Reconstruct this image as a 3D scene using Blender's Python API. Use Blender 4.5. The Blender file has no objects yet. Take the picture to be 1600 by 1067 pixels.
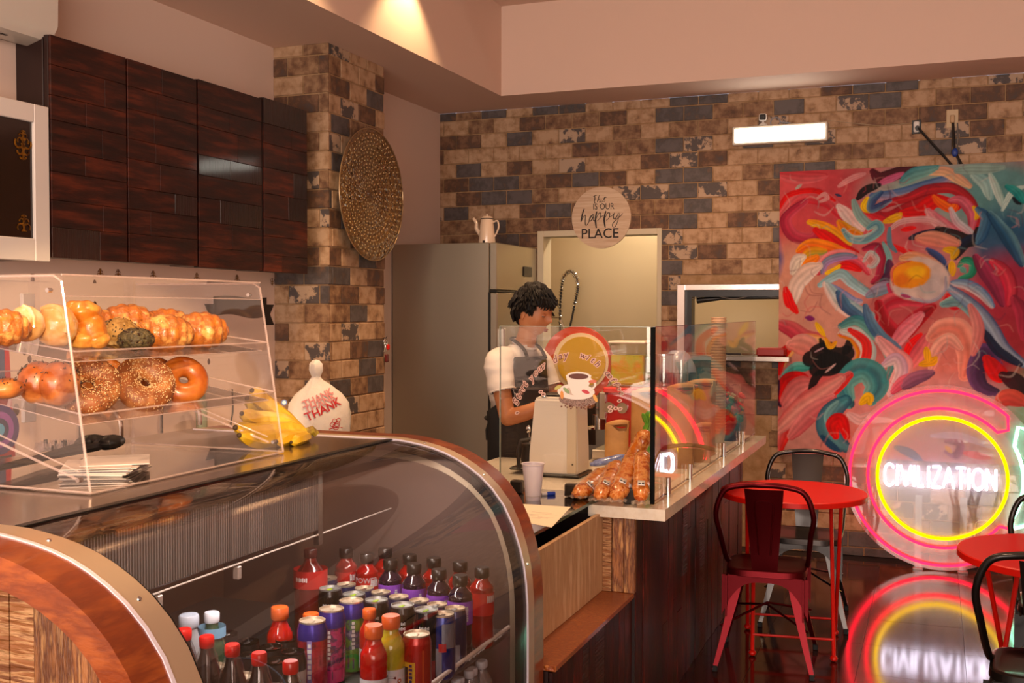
import bpy, bmesh, math, random
import numpy as np
from mathutils import Vector, Matrix, noise as mnoise
R = math.radians
PI = math.pi
random.seed(7)
S = bpy.context.scene
COL = S.collection

# ------------------------------------------------------------------ camera
YAW, PITCH, ROLL, FPX, EYE = R(21.305), R(1.645), R(-0.08), 1700.0, 1.62
_F = Vector((-math.sin(YAW)*math.cos(PITCH), math.cos(YAW)*math.cos(PITCH), -math.sin(PITCH)))
_R0 = Vector((math.cos(YAW), math.sin(YAW), 0)); _D0 = _F.cross(_R0)
_RT = _R0*math.cos(ROLL)+_D0*math.sin(ROLL); _DN = -_R0*math.sin(ROLL)+_D0*math.cos(ROLL)
cam = bpy.data.cameras.new('camera'); camo = bpy.data.objects.new('camera', cam); COL.objects.link(camo)
cam.sensor_width = 36; cam.lens = FPX/1600*36; cam.clip_start = .05
camo.matrix_world = Matrix(((_RT.x, -_DN.x, -_F.x, 0), (_RT.y, -_DN.y, -_F.y, 0), (_RT.z, -_DN.z, -_F.z, EYE), (0, 0, 0, 1)))
S.camera = camo
S.view_settings.view_transform = 'Standard'; S.view_settings.look = 'None'
S.view_settings.gamma = 1; S.view_settings.use_curve_mapping = False
S.view_settings.exposure = 0.45
S.cycles.max_bounces = 8; S.cycles.transparent_max_bounces = 24; S.cycles.glossy_bounces = 4
S.cycles.diffuse_bounces = 3; S.cycles.transmission_bounces = 6
S.cycles.sample_clamp_indirect = 4; S.cycles.caustics_reflective = False; S.cycles.caustics_refractive = False

def at(x, y, X=None, Y=None, Z=None):
    """point seen at (x, y) of the photograph on the plane X=, Y= or Z= of the room"""
    d = _F + _RT*((x-800)/FPX) + _DN*((y-533.5)/FPX)
    if X is not None: t = X/d.x
    elif Y is not None: t = Y/d.y
    else: t = (Z-EYE)/d.z
    return Vector((0, 0, EYE)) + d*t

# ------------------------------------------------------------------ world and lights
W = bpy.data.worlds.new('street_daylight'); S.world = W; W.use_nodes = True
W.node_tree.nodes['Background'].inputs[0].default_value = (.62, .72, .9, 1)
W.node_tree.nodes['Background'].inputs[1].default_value = 1.0

def area(name, loc, target, sx, sy, power, col):
    l = bpy.data.lights.new(name, 'AREA'); l.shape = 'RECTANGLE'; l.size = sx; l.size_y = sy; l.energy = power; l.color = col
    o = bpy.data.objects.new(name, l); COL.objects.link(o); o.location = loc
    o.rotation_euler = (Vector(target)-Vector(loc)).to_track_quat('-Z', 'Y').to_euler(); return o
def spot(name, loc, target, angle, power, col, blend=.3, radius=.03):
    l = bpy.data.lights.new(name, 'SPOT'); l.spot_size = R(angle); l.spot_blend = blend; l.energy = power; l.color = col; l.shadow_soft_size = radius
    o = bpy.data.objects.new(name, l); COL.objects.link(o); o.location = loc
    o.rotation_euler = (Vector(target)-Vector(loc)).to_track_quat('-Z', 'Y').to_euler(); return o
WARM = (1, .62, .36)
area('storefront_daylight', (-.2, -2.6, 1.7), (-.6, 4, 1.2), 5.0, 2.3, 270, (1, .79, .64))
spot('afternoon_sunbeam', (1.9, -1.9, 2.95), (-1.80, 2.10, 1.50), 13.5, 1050, (1, .64, .32), .12, .05)
spot('downlight_a', (-2.62, 5.55, 3.69), (-2.66, 5.55, 1), 92, 46, (1, .66, .34), .5, .02)
spot('downlight_b', (-2.62, 4.25, 3.69), (-2.66, 4.25, 1), 92, 46, (1, .66, .34), .5, .02)
spot('downlight_c', (-1.3, 4.6, 3.69), (-1.3, 4.7, 1), 100, 120, WARM, .6, .05)
spot('downlight_d', (-1.0, 2.2, 3.69), (-1.3, 2.4, 1), 100, 60, WARM, .6, .05)
spot('downlight_e', (.6, 5.3, 3.69), (.6, 5.5, 1), 100, 60, WARM, .6, .05)
spot('downlight_f', (-2.3, 1.6, 3.69), (-2.9, 2.6, 1.5), 110, 55, WARM, .6, .05)
spot('downlight_g', (-1.3, 5.7, 3.69), (-1.6, 6.6, 1.2), 92, 80, WARM, .6, .05)
spot('pillar_fill_spot', (-2.35, 4.35, 3.69), (-3.15, 5.45, 1.15), 44, 55, (1, .66, .34), .8, .05)  # added spot, gives the warm sunlit patch low on the pillar
spot('bar_fill_spot', (-1.7, 5.2, 3.69), (-1.25, 5.35, 1.1), 46, 55, WARM, .7, .05)  # added fill, brightens the items behind the side glass
area('kitchen_tube_light', (-1.9, 8.6, 2.85), (-1.9, 8.6, 0), 1.2, .3, 30, (1, .82, .62))

# ------------------------------------------------------------------ materials
def srgb(h):
    if isinstance(h, str):
        h = h.lstrip('#'); c = [int(h[i:i+2], 16)/255 for i in (0, 2, 4)]
    else: c = list(h)
    return tuple([(v/12.92 if v <= .04045 else ((v+.055)/1.055)**2.4) for v in c]+[1])
MATS = {}
def mat(name, col, rough=.5, metal=0, c2=None, nscale=6, stretch=(1, 1, 1), lo=.35, hi=.65, bump=0, bscale=60, coat=0,
        emit=None, estr=0, spec=.5, coord='obj', rnd=0, sss=0, alpha=None, det=4, trans=0):
    if name in MATS: return MATS[name]
    m = bpy.data.materials.new(name); m.use_nodes = True; MATS[name] = m
    nt = m.node_tree; N = nt.nodes; L = nt.links; b = N['Principled BSDF']
    b.inputs['Base Color'].default_value = srgb(col); b.inputs['Roughness'].default_value = rough
    b.inputs['Metallic'].default_value = metal; b.inputs['Specular IOR Level'].default_value = spec
    b.inputs['Coat Weight'].default_value = coat; b.inputs['Coat Roughness'].default_value = .08
    b.inputs['Transmission Weight'].default_value = trans
    if sss: b.inputs['Subsurface Weight'].default_value = sss; b.inputs['Subsurface Radius'].default_value = (.02, .008, .004)
    if alpha is not None: b.inputs['Alpha'].default_value = alpha
    if emit: b.inputs['Emission Color'].default_value = (*emit, 1); b.inputs['Emission Strength'].default_value = estr
    if c2 or bump:
        if coord == 'pos': g = N.new('ShaderNodeNewGeometry'); vec = g.outputs['Position']
        else: g = N.new('ShaderNodeTexCoord'); vec = g.outputs['Object']
        mp = N.new('ShaderNodeMapping'); mp.inputs['Scale'].default_value = stretch; L.new(vec, mp.inputs[0])
    if c2:
        n = N.new('ShaderNodeTexNoise'); n.inputs['Scale'].default_value = nscale; n.inputs['Detail'].default_value = det
        n.inputs['Roughness'].default_value = .6; L.new(mp.outputs[0], n.inputs['Vector'])
        r = N.new('ShaderNodeValToRGB'); L.new(n.outputs[0], r.inputs[0])
        cs = [col] + (list(c2) if isinstance(c2, (list, tuple)) and not isinstance(c2[0], float) else [c2])
        e = r.color_ramp.elements; e[0].position = lo; e[1].position = hi
        e[0].color = srgb(cs[0]); e[1].color = srgb(cs[-1])
        for k in range(1, len(cs)-1):
            el = e.new(lo+(hi-lo)*k/(len(cs)-1)); el.color = srgb(cs[k])
        out = r.outputs[0]
        if rnd:
            oi = N.new('ShaderNodeObjectInfo'); hs = N.new('ShaderNodeHueSaturation')
            mr = N.new('ShaderNodeMapRange'); mr.inputs['To Min'].default_value = 1-rnd; mr.inputs['To Max'].default_value = 1+rnd
            L.new(oi.outputs['Random'], mr.inputs['Value']); L.new(mr.outputs[0], hs.inputs['Value']); L.new(out, hs.inputs['Color']); out = hs.outputs[0]
        L.new(out, b.inputs['Base Color'])
    if bump:
        n2 = N.new('ShaderNodeTexNoise'); n2.inputs['Scale'].default_value = bscale; n2.inputs['Detail'].default_value = 3
        L.new(mp.outputs[0], n2.inputs['Vector'])
        bp = N.new('ShaderNodeBump'); bp.inputs['Strength'].default_value = bump; bp.inputs['Distance'].default_value = .01
        L.new(n2.outputs[0], bp.inputs['Height']); L.new(bp.outputs[0], b.inputs['Normal'])
    return m
def glass(name, tint=(1, 1, 1), f0=.04, rough=0.0, haze=0, hazecol=(1, 1, 1), gl=(1, 1, 1), fk=1.0):
    if name in MATS: return MATS[name]
    m = bpy.data.materials.new(name); m.use_nodes = True; MATS[name] = m
    nt = m.node_tree; N = nt.nodes; L = nt.links; N.remove(N['Principled BSDF']); out = N['Material Output']
    lw = N.new('ShaderNodeLayerWeight'); lw.inputs[0].default_value = .5
    p = N.new('ShaderNodeMath'); p.operation = 'POWER'; p.inputs[1].default_value = 5; L.new(lw.outputs['Facing'], p.inputs[0])
    q = N.new('ShaderNodeMath'); q.operation = 'MULTIPLY_ADD'; q.inputs[1].default_value = (1-f0)*fk; q.inputs[2].default_value = f0; L.new(p.outputs[0], q.inputs[0])
    t = N.new('ShaderNodeBsdfTransparent'); t.inputs[0].default_value = (*tint, 1)
    g = N.new('ShaderNodeBsdfGlossy'); g.inputs['Roughness'].default_value = rough; g.inputs[0].default_value = (*gl, 1)
    base = t.outputs[0]
    if haze:
        d = N.new('ShaderNodeBsdfTranslucent'); d.inputs[0].default_value = (*hazecol, 1)
        d2 = N.new('ShaderNodeBsdfDiffuse'); d2.inputs[0].default_value = (*hazecol, 1)
        a = N.new('ShaderNodeMixShader'); a.inputs[0].default_value = .5; L.new(d.outputs[0], a.inputs[1]); L.new(d2.outputs[0], a.inputs[2])
        x = N.new('ShaderNodeMixShader'); x.inputs[0].default_value = haze; L.new(t.outputs[0], x.inputs[1]); L.new(a.outputs[0], x.inputs[2]); base = x.outputs[0]
    mx = N.new('ShaderNodeMixShader'); L.new(q.outputs[0], mx.inputs[0]); L.new(base, mx.inputs[1]); L.new(g.outputs[0], mx.inputs[2])
    L.new(mx.outputs[0], out.inputs[0]); return m
def emission(name, col):
    m = bpy.data.materials.new(name); m.use_nodes = True
    nt = m.node_tree; nt.nodes.remove(nt.nodes['Principled BSDF'])
    e = nt.nodes.new('ShaderNodeEmission'); e.inputs[0].default_value = (*col, 1); e.inputs[1].default_value = 1
    nt.links.new(e.outputs[0], nt.nodes['Material Output'].inputs[0]); return m

# ------------------------------------------------------------------ mesh builder
class MB:
    def __init__(s): s.bm = bmesh.new()
    def box(s, lo, hi, bev=0, rot=None, piv=None):
        lo, hi = Vector(lo), Vector(hi); c = (lo+hi)/2; d = hi-lo
        r = bmesh.ops.create_cube(s.bm, size=1); vs = r['verts']
        for v in vs: v.co = Vector((v.co.x*d.x, v.co.y*d.y, v.co.z*d.z))+c
        if bev:
            es = list({e for v in vs for e in v.link_edges})
            rr = bmesh.ops.bevel(s.bm, geom=es, offset=bev, segments=1, affect='EDGES'); vs = list({v for f in rr['faces'] for v in f.verts} | {v for v in vs if v.is_valid})
        if rot is not None:
            p = Vector(piv) if piv is not None else c
            for v in vs: v.co = rot @ (v.co-p)+p
        return s
    def cyl(s, p, q, r, r2=None, n=16, cap=True):
        p, q = Vector(p), Vector(q); r2 = r if r2 is None else r2
        z = (q-p).normalized(); x = z.orthogonal().normalized(); y = z.cross(x)
        A = [s.bm.verts.new(p+(x*math.cos(2*PI*i/n)+y*math.sin(2*PI*i/n))*r) for i in range(n)]
        B = [s.bm.verts.new(q+(x*math.cos(2*PI*i/n)+y*math.sin(2*PI*i/n))*r2) for i in range(n)]
        for i in range(n): s.bm.faces.new((A[i], A[(i+1) % n], B[(i+1) % n], B[i]))
        if cap: s.bm.faces.new(A[::-1]); s.bm.faces.new(B)
        return s
    def tube(s, pts, r, n=8, closed=False, cap=True, flat=None):
        pts = [Vector(p) for p in pts]; rs = r if isinstance(r, (list, tuple)) else [r]*len(pts); m = len(pts); rings = []
        up = None
        for i, p in enumerate(pts):
            if closed: t = pts[(i+1) % m]-pts[i-1]
            else: t = pts[min(i+1, m-1)]-pts[max(i-1, 0)]
            t.normalize()
            if up is None: up = t.orthogonal().normalized()
            else:
                up = up-t*up.dot(t)
                up = up.normalized() if up.length > 1e-6 else t.orthogonal().normalized()
            y = t.cross(up)
            if flat is not None:
                fn = Vector(flat); u = t.cross(fn).normalized()
                rings.append([s.bm.verts.new(p+u*math.cos(2*PI*k/n)*rs[i]+fn*math.sin(2*PI*k/n)*min(rs[i]*.4, .0015)) for k in range(n)])
            else: rings.append([s.bm.verts.new(p+(up*math.cos(2*PI*k/n)+y*math.sin(2*PI*k/n))*rs[i]) for k in range(n)])
        for i in range(m if closed else m-1):
            a, b = rings[i], rings[(i+1) % m]; off = 0
            if closed and i == m-1:
                off = min(range(n), key=lambda o: (a[0].co-b[o].co).length)
            for k in range(n): s.bm.faces.new((a[k], a[(k+1) % n], b[(k+1+off) % n], b[(k+off) % n]))
        if cap and not closed: s.bm.faces.new(rings[0][::-1]); s.bm.faces.new(rings[-1])
        return s
    def lathe(s, prof, c=(0, 0, 0), n=24, axis='z'):
        c = Vector(c); rings = []
        for r, z in prof:
            if r < 1e-6: rings.append([s.bm.verts.new(s._ax((0, 0, z), axis)+c)])
            else: rings.append([s.bm.verts.new(s._ax((r*math.cos(2*PI*i/n), r*math.sin(2*PI*i/n), z), axis)+c) for i in range(n)])
        for a, b in zip(rings, rings[1:]):
            for i in range(n):
                j = (i+1) % n
                if len(a) == 1 and len(b) == 1: continue
                if len(a) == 1: s.bm.faces.new((a[0], b[j], b[i]))
                elif len(b) == 1: s.bm.faces.new((a[i], a[j], b[0]))
                else: s.bm.faces.new((a[i], a[j], b[j], b[i]))
        return s
    def _ax(s, v, a):
        x, y, z = v
        return Vector((x, y, z)) if a == 'z' else (Vector((z, x, y)) if a == 'x' else Vector((x, -z, y)))
    def prism(s, poly, lo, hi, plane='xz'):
        def P(a, b, t): return (a, t, b) if plane == 'xz' else ((a, b, t) if plane == 'xy' else (t, a, b))
        A = [s.bm.verts.new(P(a, b, lo)) for a, b in poly]; B = [s.bm.verts.new(P(a, b, hi)) for a, b in poly]; n = len(A)
        for i in range(n): s.bm.faces.new((A[i], A[(i+1) % n], B[(i+1) % n], B[i]))
        s.bm.faces.new(A[::-1]); s.bm.faces.new(B); return s
    def strip(s, a, b, lo, hi):
        """solid between two matching xz polylines a and b, from y=lo to y=hi"""
        va = [[s.bm.verts.new((p[0], y, p[1])) for p in a] for y in (lo, hi)]
        vb = [[s.bm.verts.new((p[0], y, p[1])) for p in b] for y in (lo, hi)]
        for i in range(len(a)-1):
            s.bm.faces.new((va[0][i], va[0][i+1], va[1][i+1], va[1][i])); s.bm.faces.new((vb[0][i+1], vb[0][i], vb[1][i], vb[1][i+1]))
            s.bm.faces.new((va[0][i+1], va[0][i], vb[0][i], vb[0][i+1])); s.bm.faces.new((va[1][i], va[1][i+1], vb[1][i+1], vb[1][i]))
        for i in (0, len(a)-1): s.bm.faces.new((va[0][i], va[1][i], vb[1][i], vb[0][i]))
        return s
    def ell(s, c, r, nu=24, nv=16, fn=None, rot=None):
        c = Vector(c); rows = []
        for j in range(nv+1):
            th = PI*j/nv; row = []
            for i in range(nu if 0 < j < nv else 1):
                ph = 2*PI*i/nu; d = Vector((math.sin(th)*math.cos(ph), math.sin(th)*math.sin(ph), math.cos(th)))
                k = fn(d, th, ph) if fn else 1
                if isinstance(k, Vector): p = k
                else: p = Vector((d.x*r[0], d.y*r[1], d.z*r[2]))*k
                if rot is not None: p = rot @ p
                row.append(s.bm.verts.new(p+c))
            rows.append(row)
        for a, b in zip(rows, rows[1:]):
            for i in range(nu):
                j = (i+1) % nu
                if len(a) == 1: s.bm.faces.new((a[0], b[i], b[j]))
                elif len(b) == 1: s.bm.faces.new((a[i], b[0], a[j]))
                else: s.bm.faces.new((a[i], b[i], b[j], a[j]))
        return s
    def torus(s, c, R0, r, nu=32, nv=14, sq=1, rot=None, fn=None):
        c = Vector(c); g = []
        for i in range(nu):
            a = 2*PI*i/nu; row = []
            for j in range(nv):
                b = 2*PI*j/nv; k = fn(a, b) if fn else 1
                p = Vector(((R0+r*k*math.cos(b))*math.cos(a), (R0+r*k*math.cos(b))*math.sin(a), r*k*sq*math.sin(b)))
                if rot is not None: p = rot @ p
                row.append(s.bm.verts.new(p+c))
            g.append(row)
        for i in range(nu):
            for j in range(nv): s.bm.faces.new((g[i][j], g[(i+1) % nu][j], g[(i+1) % nu][(j+1) % nv], g[i][(j+1) % nv]))
        return s
    def add_mesh(s, me, M=None):
        n0 = len(s.bm.verts); s.bm.from_mesh(me); s.bm.verts.ensure_lookup_table()
        if M is not None:
            for v in list(s.bm.verts)[n0:]: v.co = M @ v.co
        return s
    def xf(s, M):
        for v in s.bm.verts: v.co = M @ v.co
        return s
    def mesh(s, name, mats, smooth=True, angle=35):
        me = bpy.data.meshes.new(name); bmesh.ops.recalc_face_normals(s.bm, faces=s.bm.faces); s.bm.to_mesh(me); s.bm.free()
        for m in (mats if isinstance(mats, (list, tuple)) else [mats]): me.materials.append(m)
        if smooth:
            me.shade_smooth(); me.set_sharp_from_angle(angle=R(angle))
        return me

INV = {}
def link(name, me, parent=None, world=True, **tags):
    o = bpy.data.objects.new(name, me); COL.objects.link(o)
    if parent is not None:
        o.parent = parent
        if world: o.matrix_parent_inverse = base_matrix(parent).inverted()
    for k, v in tags.items(): o[k] = v
    return o
def base_matrix(o):
    m = o.matrix_basis.copy()
    if o.parent: m = base_matrix(o.parent) @ o.matrix_parent_inverse @ m
    return m
def part(name, mb, m, parent, label=None, local=False, angle=35, smooth=True):
    o = link(name, mb.mesh(name, m, smooth, angle) if isinstance(mb, MB) else mb, parent, world=not local)
    if label: o['label'] = label
    return o
def thing(name, label, cat, loc=(0, 0, 0), rz=0, group=None):
    o = bpy.data.objects.new(name, None); COL.objects.link(o); o.location = loc; o.rotation_euler = (0, 0, rz)
    o['label'] = label; o['category'] = cat; o.empty_display_size = .05
    if group: o['group'] = group
    return o
def solo(name, mb, m, label, cat, group=None, angle=35):
    o = link(name, mb.mesh(name, m, True, angle)); o['label'] = label; o['category'] = cat
    if group: o['group'] = group
    return o
def struct(name, mb, m, parent=None, smooth=False):
    o = link(name, mb.mesh(name, m, smooth), parent)
    o['kind'] = 'structure'; return o
def children(o): return [c for c in bpy.data.objects if c.parent == o]
KIDS = {}
def dup(root, loc, rz=0, label=None, group=None, kids=None):
    r = root.copy(); COL.objects.link(r); r.location = loc; r.rotation_euler = (root.rotation_euler[0], root.rotation_euler[1], rz)
    if label: r['label'] = label
    if group: r['group'] = group
    if root.name not in KIDS: KIDS[root.name] = [(c, children(c)) for c in children(root)]
    for c, gs in KIDS[root.name]:
        d = c.copy(); COL.objects.link(d); d.parent = r
        for g in gs:
            e = g.copy(); COL.objects.link(e); e.parent = d
    return r
def text_mesh(txt, size, m, ext=.001, align='CENTER', name='lettering', bold=0):
    cu = bpy.data.curves.new('t', 'FONT'); cu.body = txt; cu.size = size; cu.extrude = ext; cu.align_x = align; cu.align_y = 'CENTER'; cu.resolution_u = 3; cu.offset = bold
    o = bpy.data.objects.new('t', cu); COL.objects.link(o)
    dg = bpy.context.evaluated_depsgraph_get(); dg.update()
    me = bpy.data.meshes.new_from_object(o.evaluated_get(dg)); me.name = name; me.materials.clear(); me.materials.append(m)
    bpy.data.objects.remove(o); bpy.data.curves.remove(cu); return me
def spline(pts, k=6, closed=False):
    pts = [Vector(p) for p in pts]; n = len(pts); out = []
    rng = range(n) if closed else range(n-1)
    for i in rng:
        p0 = pts[(i-1) % n] if closed or i > 0 else pts[0]; p1 = pts[i]; p2 = pts[(i+1) % n]
        p3 = pts[(i+2) % n] if closed or i+2 < n else pts[-1]
        for j in range(k):
            t = j/k; out.append(.5*((2*p1)+(-p0+p2)*t+(2*p0-5*p1+4*p2-p3)*t*t+(-p0+3*p1-3*p2+p3)*t**3))
    if not closed: out.append(pts[-1])
    return out
RX = lambda a: Matrix.Rotation(a, 4, 'X')
RY = lambda a: Matrix.Rotation(a, 4, 'Y')
RZ = lambda a: Matrix.Rotation(a, 4, 'Z')
T = Matrix.Translation

M_wall = mat('painted_plaster', 'e4c6b4', .75, bump=.04, bscale=90)
M_wallw = mat('white_plaster', 'e8cfc0', .7, bump=.03, bscale=90)
M_cream = mat('cream_kitchen_wall', 'd2bf9a', .6)
M_steel = mat('brushed_steel', 'b9b0a8', .28, 1, bump=.04, bscale=30, stretch=(1, 1, 30))
M_steelb = mat('bright_steel', 'd8d2cc', .2, 1)
M_chrome = mat('chrome', 'dddddd', .12, 1)
M_black = mat('black_plastic', '151414', .35)
M_dark = mat('dark_void', '0d0a09', .7)
M_white = mat('white_plastic', 'e8e2dc', .4)
M_whitep = mat('white_paint', 'ded6d0', .35)
M_red = mat('red_lacquer', 'cc1408', .38, 0, spec=.3, coat=.08)
M_quartz = mat('white_quartz', 'e6dccb', .2, c2=('dccfba',), nscale=40, coat=.3)
# ================================================================== the setting
YW, XL, ZC, ZU = 7.5, -3.51, 3.1, 3.714
XP, YP = -3.155, 5.28                     # the pillar's right and front faces
M_floor = mat('dark_tile', '30100c', .11, c2=('421a12',), nscale=5, coat=.0, spec=.55, coord='pos')
M_grout = mat('dark_grout', '180c0a', .6)
M_mortar = mat('sandy_mortar', 'b08e6c', .85, c2=('96744e',), nscale=14, coord='pos')
struct('floor', MB().box((-3.6, -3, -.12), (3.4, 9.1, -.003)), M_grout); FLOOR = bpy.data.objects['floor']
tm = MB().box((-.2275, -.2275, -.02), (.2275, .2275, 0)).mesh('tile', M_floor, False)
for i in range(7):
    for j in range(11):
        x, y = -1.0+.457*i, 3.0+.457*j
        if y+.23 > YW: continue
        t = link('tile', tm, FLOOR); t.location = (x, y, random.uniform(-.0003, .0003)); t['kind'] = 'structure'
struct('ceiling', MB().box((-2.82, -3, ZU), (3.4, 7.02, ZU+.1)).box((XL, -3, ZC), (-2.82, YW, ZU+.1)).box((-2.82, 7.02, ZC), (3.4, YW, ZU+.1)), M_wall)
struct('wall_left', MB().box((XL-.1, -3, 0), (XL, YW, ZC)), M_wallw)
struct('wall_right', MB().box((3.4, -3, 0), (3.5, YW, ZU)), M_wall)
struct('wall_front', MB().box((XL, -3.1, 0), (3.4, -3, .5)).box((XL, -3.1, 2.9), (3.4, -3, ZU)).box((XL, -3.1, .5), (-2.6, -3, 2.9)).box((2.6, -3.1, .5), (3.4, -3, 2.9)), M_wall)
f = MB()
for x in (-2.6, -.9, .85, 2.55): f.box((x, -3.08, .5), (x+.05, -3.02, 2.9))
f.box((-2.6, -3.08, .5), (2.6, -3.02, .56)).box((-2.6, -3.08, 2.84), (2.6, -3.02, 2.9))
struct('window_2', f, M_black)

def slab_with_holes(x0, x1, z0, z1, y0, y1, holes):
    xs = sorted({x0, x1, *[h[0] for h in holes], *[h[1] for h in holes]}); zs = sorted({z0, z1, *[h[2] for h in holes], *[h[3] for h in holes]})
    b = MB()
    for i in range(len(xs)-1):
        for k in range(len(zs)-1):
            cx, cz = (xs[i]+xs[i+1])/2, (zs[k]+zs[k+1])/2
            if any(h[0] < cx < h[1] and h[2] < cz < h[3] for h in holes): continue
            b.box((xs[i], y0, zs[k]), (xs[i+1], y1, zs[k+1]))
    bmesh.ops.remove_doubles(b.bm, verts=b.bm.verts, dist=1e-4); return b
DOOR = (-2.711, -1.81, 0, 2.185); WIN = (-1.665, -.90, 1.315, 1.80)
wb = struct('wall_back', slab_with_holes(XL-.1, 3.4, 0, ZC, YW+.006, YW+.14, [DOOR, WIN]), M_mortar)

BR = [(mat('brick_cream', 'ba9878', .7, c2=('a4805e', '70503a'), nscale=14, bump=.12, bscale=50, coord='pos', lo=.42, hi=.72), .30),
      (mat('brick_tan', '9c7a5a', .7, c2=('7a583e', '523626'), nscale=14, bump=.12, bscale=50, coord='pos', lo=.38, hi=.7), .20),
      (mat('brick_slate', '5c5250', .6, c2=('48403e', '6a4e3c'), nscale=13, bump=.1, bscale=60, coord='pos', lo=.42, hi=.72), .22),
      (mat('brick_chipped', 'b69a80', .65, c2=('a88a70', '5c5350', '524845'), nscale=11, bump=.12, bscale=50, coord='pos', lo=.47, hi=.54, det=6), .14),
      (mat('brick_brown', '7c5a42', .7, c2=('5c402e', '4e423e'), nscale=14, bump=.12, bscale=50, coord='pos', lo=.38, hi=.68), .14)]
BC = {}
def brick_mesh(w, h, k, axis):
    key = (round(w, 3), round(h, 3), k, axis)
    if key not in BC:
        d = (w/2, .006, h/2) if axis == 'x' else (.006, w/2, h/2)
        BC[key] = MB().box((-d[0], -d[1], -d[2]), d, .0025).mesh('brick', BR[k][0], False)
    return BC[key]
PITCH_Z, BW, BH = .1065, .2035, .0985
def brick_layout(u0, u1, z0, z1, phase, holes=()):
    out = []; row = 0; z = 2.935+PITCH_Z*2
    while z > z0-PITCH_Z:
        lo, hi = max(z, z0), min(z+BH, z1)
        if hi-lo > .015:
            u = phase+(BW/2 if row % 2 else 0); u -= math.ceil((u-u0)/BW+1)*BW
            while u < u1:
                a, b = max(u+.0035, u0), min(u+BW-.0035, u1)
                if b-a > .012:
                    segs = [(a, b)]
                    for h in holes:
                        if lo < h[3]-.02 and hi > h[2]+.02:
                            ns = []
                            for (p, q) in segs:
                                if q <= h[0] or p >= h[1]: ns.append((p, q)); continue
                                if p < h[0]-.012: ns.append((p, h[0]))
                                if q > h[1]+.012: ns.append((h[1], q))
                            segs = ns
                    for p, q in segs: out.append(((p+q)/2, (lo+hi)/2, q-p, hi-lo))
                u += BW
        row += 1; z -= PITCH_Z
    return out
def pickb():
    r = random.random(); s_ = 0
    for i, (_, p) in enumerate(BR):
        s_ += p
        if r < s_: return i
    return 0
holes = [DOOR, WIN, (-.93, 3.4, .72, 2.49), (-3.4, -2.8, 0, 2.0), (-3.6, -1.05, 0, .85)]
lay = [b for b in brick_layout(XL, 1.15, 0.0, ZC, -.021, holes)]
lay.sort(key=lambda b: Vector((b[0], YW, 0)).dot(_F))
rest = MB()
for i, (u, z, w, h) in enumerate(lay):
    k = pickb()
    if i < 300:
        o = link('brick', brick_mesh(w, h, k, 'x'), wb); o.location = (u, YW+random.uniform(.0035, .0065), z); o['kind'] = 'structure'
    else:
        n0 = len(rest.bm.faces); rest.box((u-w/2, YW-.001, z-h/2), (u+w/2, YW+.011, z+h/2), .0025); rest.bm.faces.ensure_lookup_table()
        for fc in rest.bm.faces[n0:]: fc.material_index = k
if len(rest.bm.faces):
    o = part('brick_courses', rest, [b[0] for b in BR], wb, smooth=False); o['kind'] = 'stuff'
# pillar
pl = struct('wall_pillar', MB().box((XL, YP+.006, 0), (XP-.006, 5.94, ZC)), M_mortar)
for (u, z, w, h) in brick_layout(XL, XP+.001, .8, ZC, XP-.06):
    o = link('brick', brick_mesh(w, h, pickb(), 'x'), pl); o.location = (u, YP+random.uniform(.004, .0065), z); o['kind'] = 'structure'
for (u, z, w, h) in brick_layout(YP+.012, 5.94, .8, ZC, YP+.14):
    o = link('brick', brick_mesh(w, h, pickb(), 'y'), pl); o.location = (XP-random.uniform(.004, .0065), u, z); o['kind'] = 'structure'
# kitchen seen through the openings
struct('wall_kitchen_back', MB().box((-3.6, 8.76, 0), (-.45, 8.86, 3.0)), M_cream)
struct('wall_kitchen_left', MB().box((-3.6, YW+.14, 0), (-3.5, 8.76, 3.0)), M_cream)
struct('wall_kitchen_right', MB().box((-.55, YW+.14, 0), (-.45, 8.76, 3.0)), M_cream)
struct('ceiling_kitchen', MB().box((-3.6, YW+.14, 3.0), (-.45, 8.85, 3.1)), M_whitep)
b = MB(); x0, x1, _, z1 = DOOR
for (lo, hi) in (((x0-.012, YW-.012, 0), (x0+.035, YW+.16, z1+.012)), ((x1-.02, YW-.012, 0), (x1+.012, YW+.16, z1+.012)), ((x0+.035, YW-.012, z1-.03), (x1-.02, YW+.16, z1+.012))): b.box(lo, hi, .002)
struct('door_1', b, mat('cream_door_frame', 'cfc2a6', .5))
# stainless pass-through
x0, x1, z0, z1 = WIN; M_sf = M_steelb
b = MB()
for (lo, hi) in (((x0-.02, YW-.02, z0), (x0+.035, YW+.15, z1+.0)), ((x0+.035, YW-.02, z1-.04), (x1-.03, YW+.15, z1)), ((x1-.03, YW-.02, z0), (x1, YW+.15, z1))): b.box(lo, hi, .003)
w1 = struct('window_1', b, M_sf)
o = part('window_sill', MB().box((x0-.03, YW-.16, z0-.035), (x1, YW+.16, z0), .004), M_steel, w1); o['kind'] = 'structure'
o = part('inner_frame', MB().box((x0+.035, YW+.02, z0), (x0+.075, YW+.13, z1-.041)).box((x0+.075, YW+.02, z1-.085), (x1-.03, YW+.13, z1-.041)), M_black, w1); o['kind'] = 'structure'
cb = MB().tube(spline([(-1.60, 7.53, 1.70), (-1.45, 7.53, 1.725), (-1.3, 7.52, 1.70), (-1.15, 7.53, 1.725), (-.96, 7.53, 1.70)], 8), .004, 6)
solo('hanging_cable', cb, mat('grey_cable', '6b6660', .5), 'thin grey cable sagging inside the top of the steel pass-through window', 'cable')
b = MB().cyl((-1.56, 7.56, 1.69), (-1.40, 7.56, 1.705), .022, .014).cyl((-1.40, 7.56, 1.705), (-1.0, 7.56, 1.71), .012)
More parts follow.
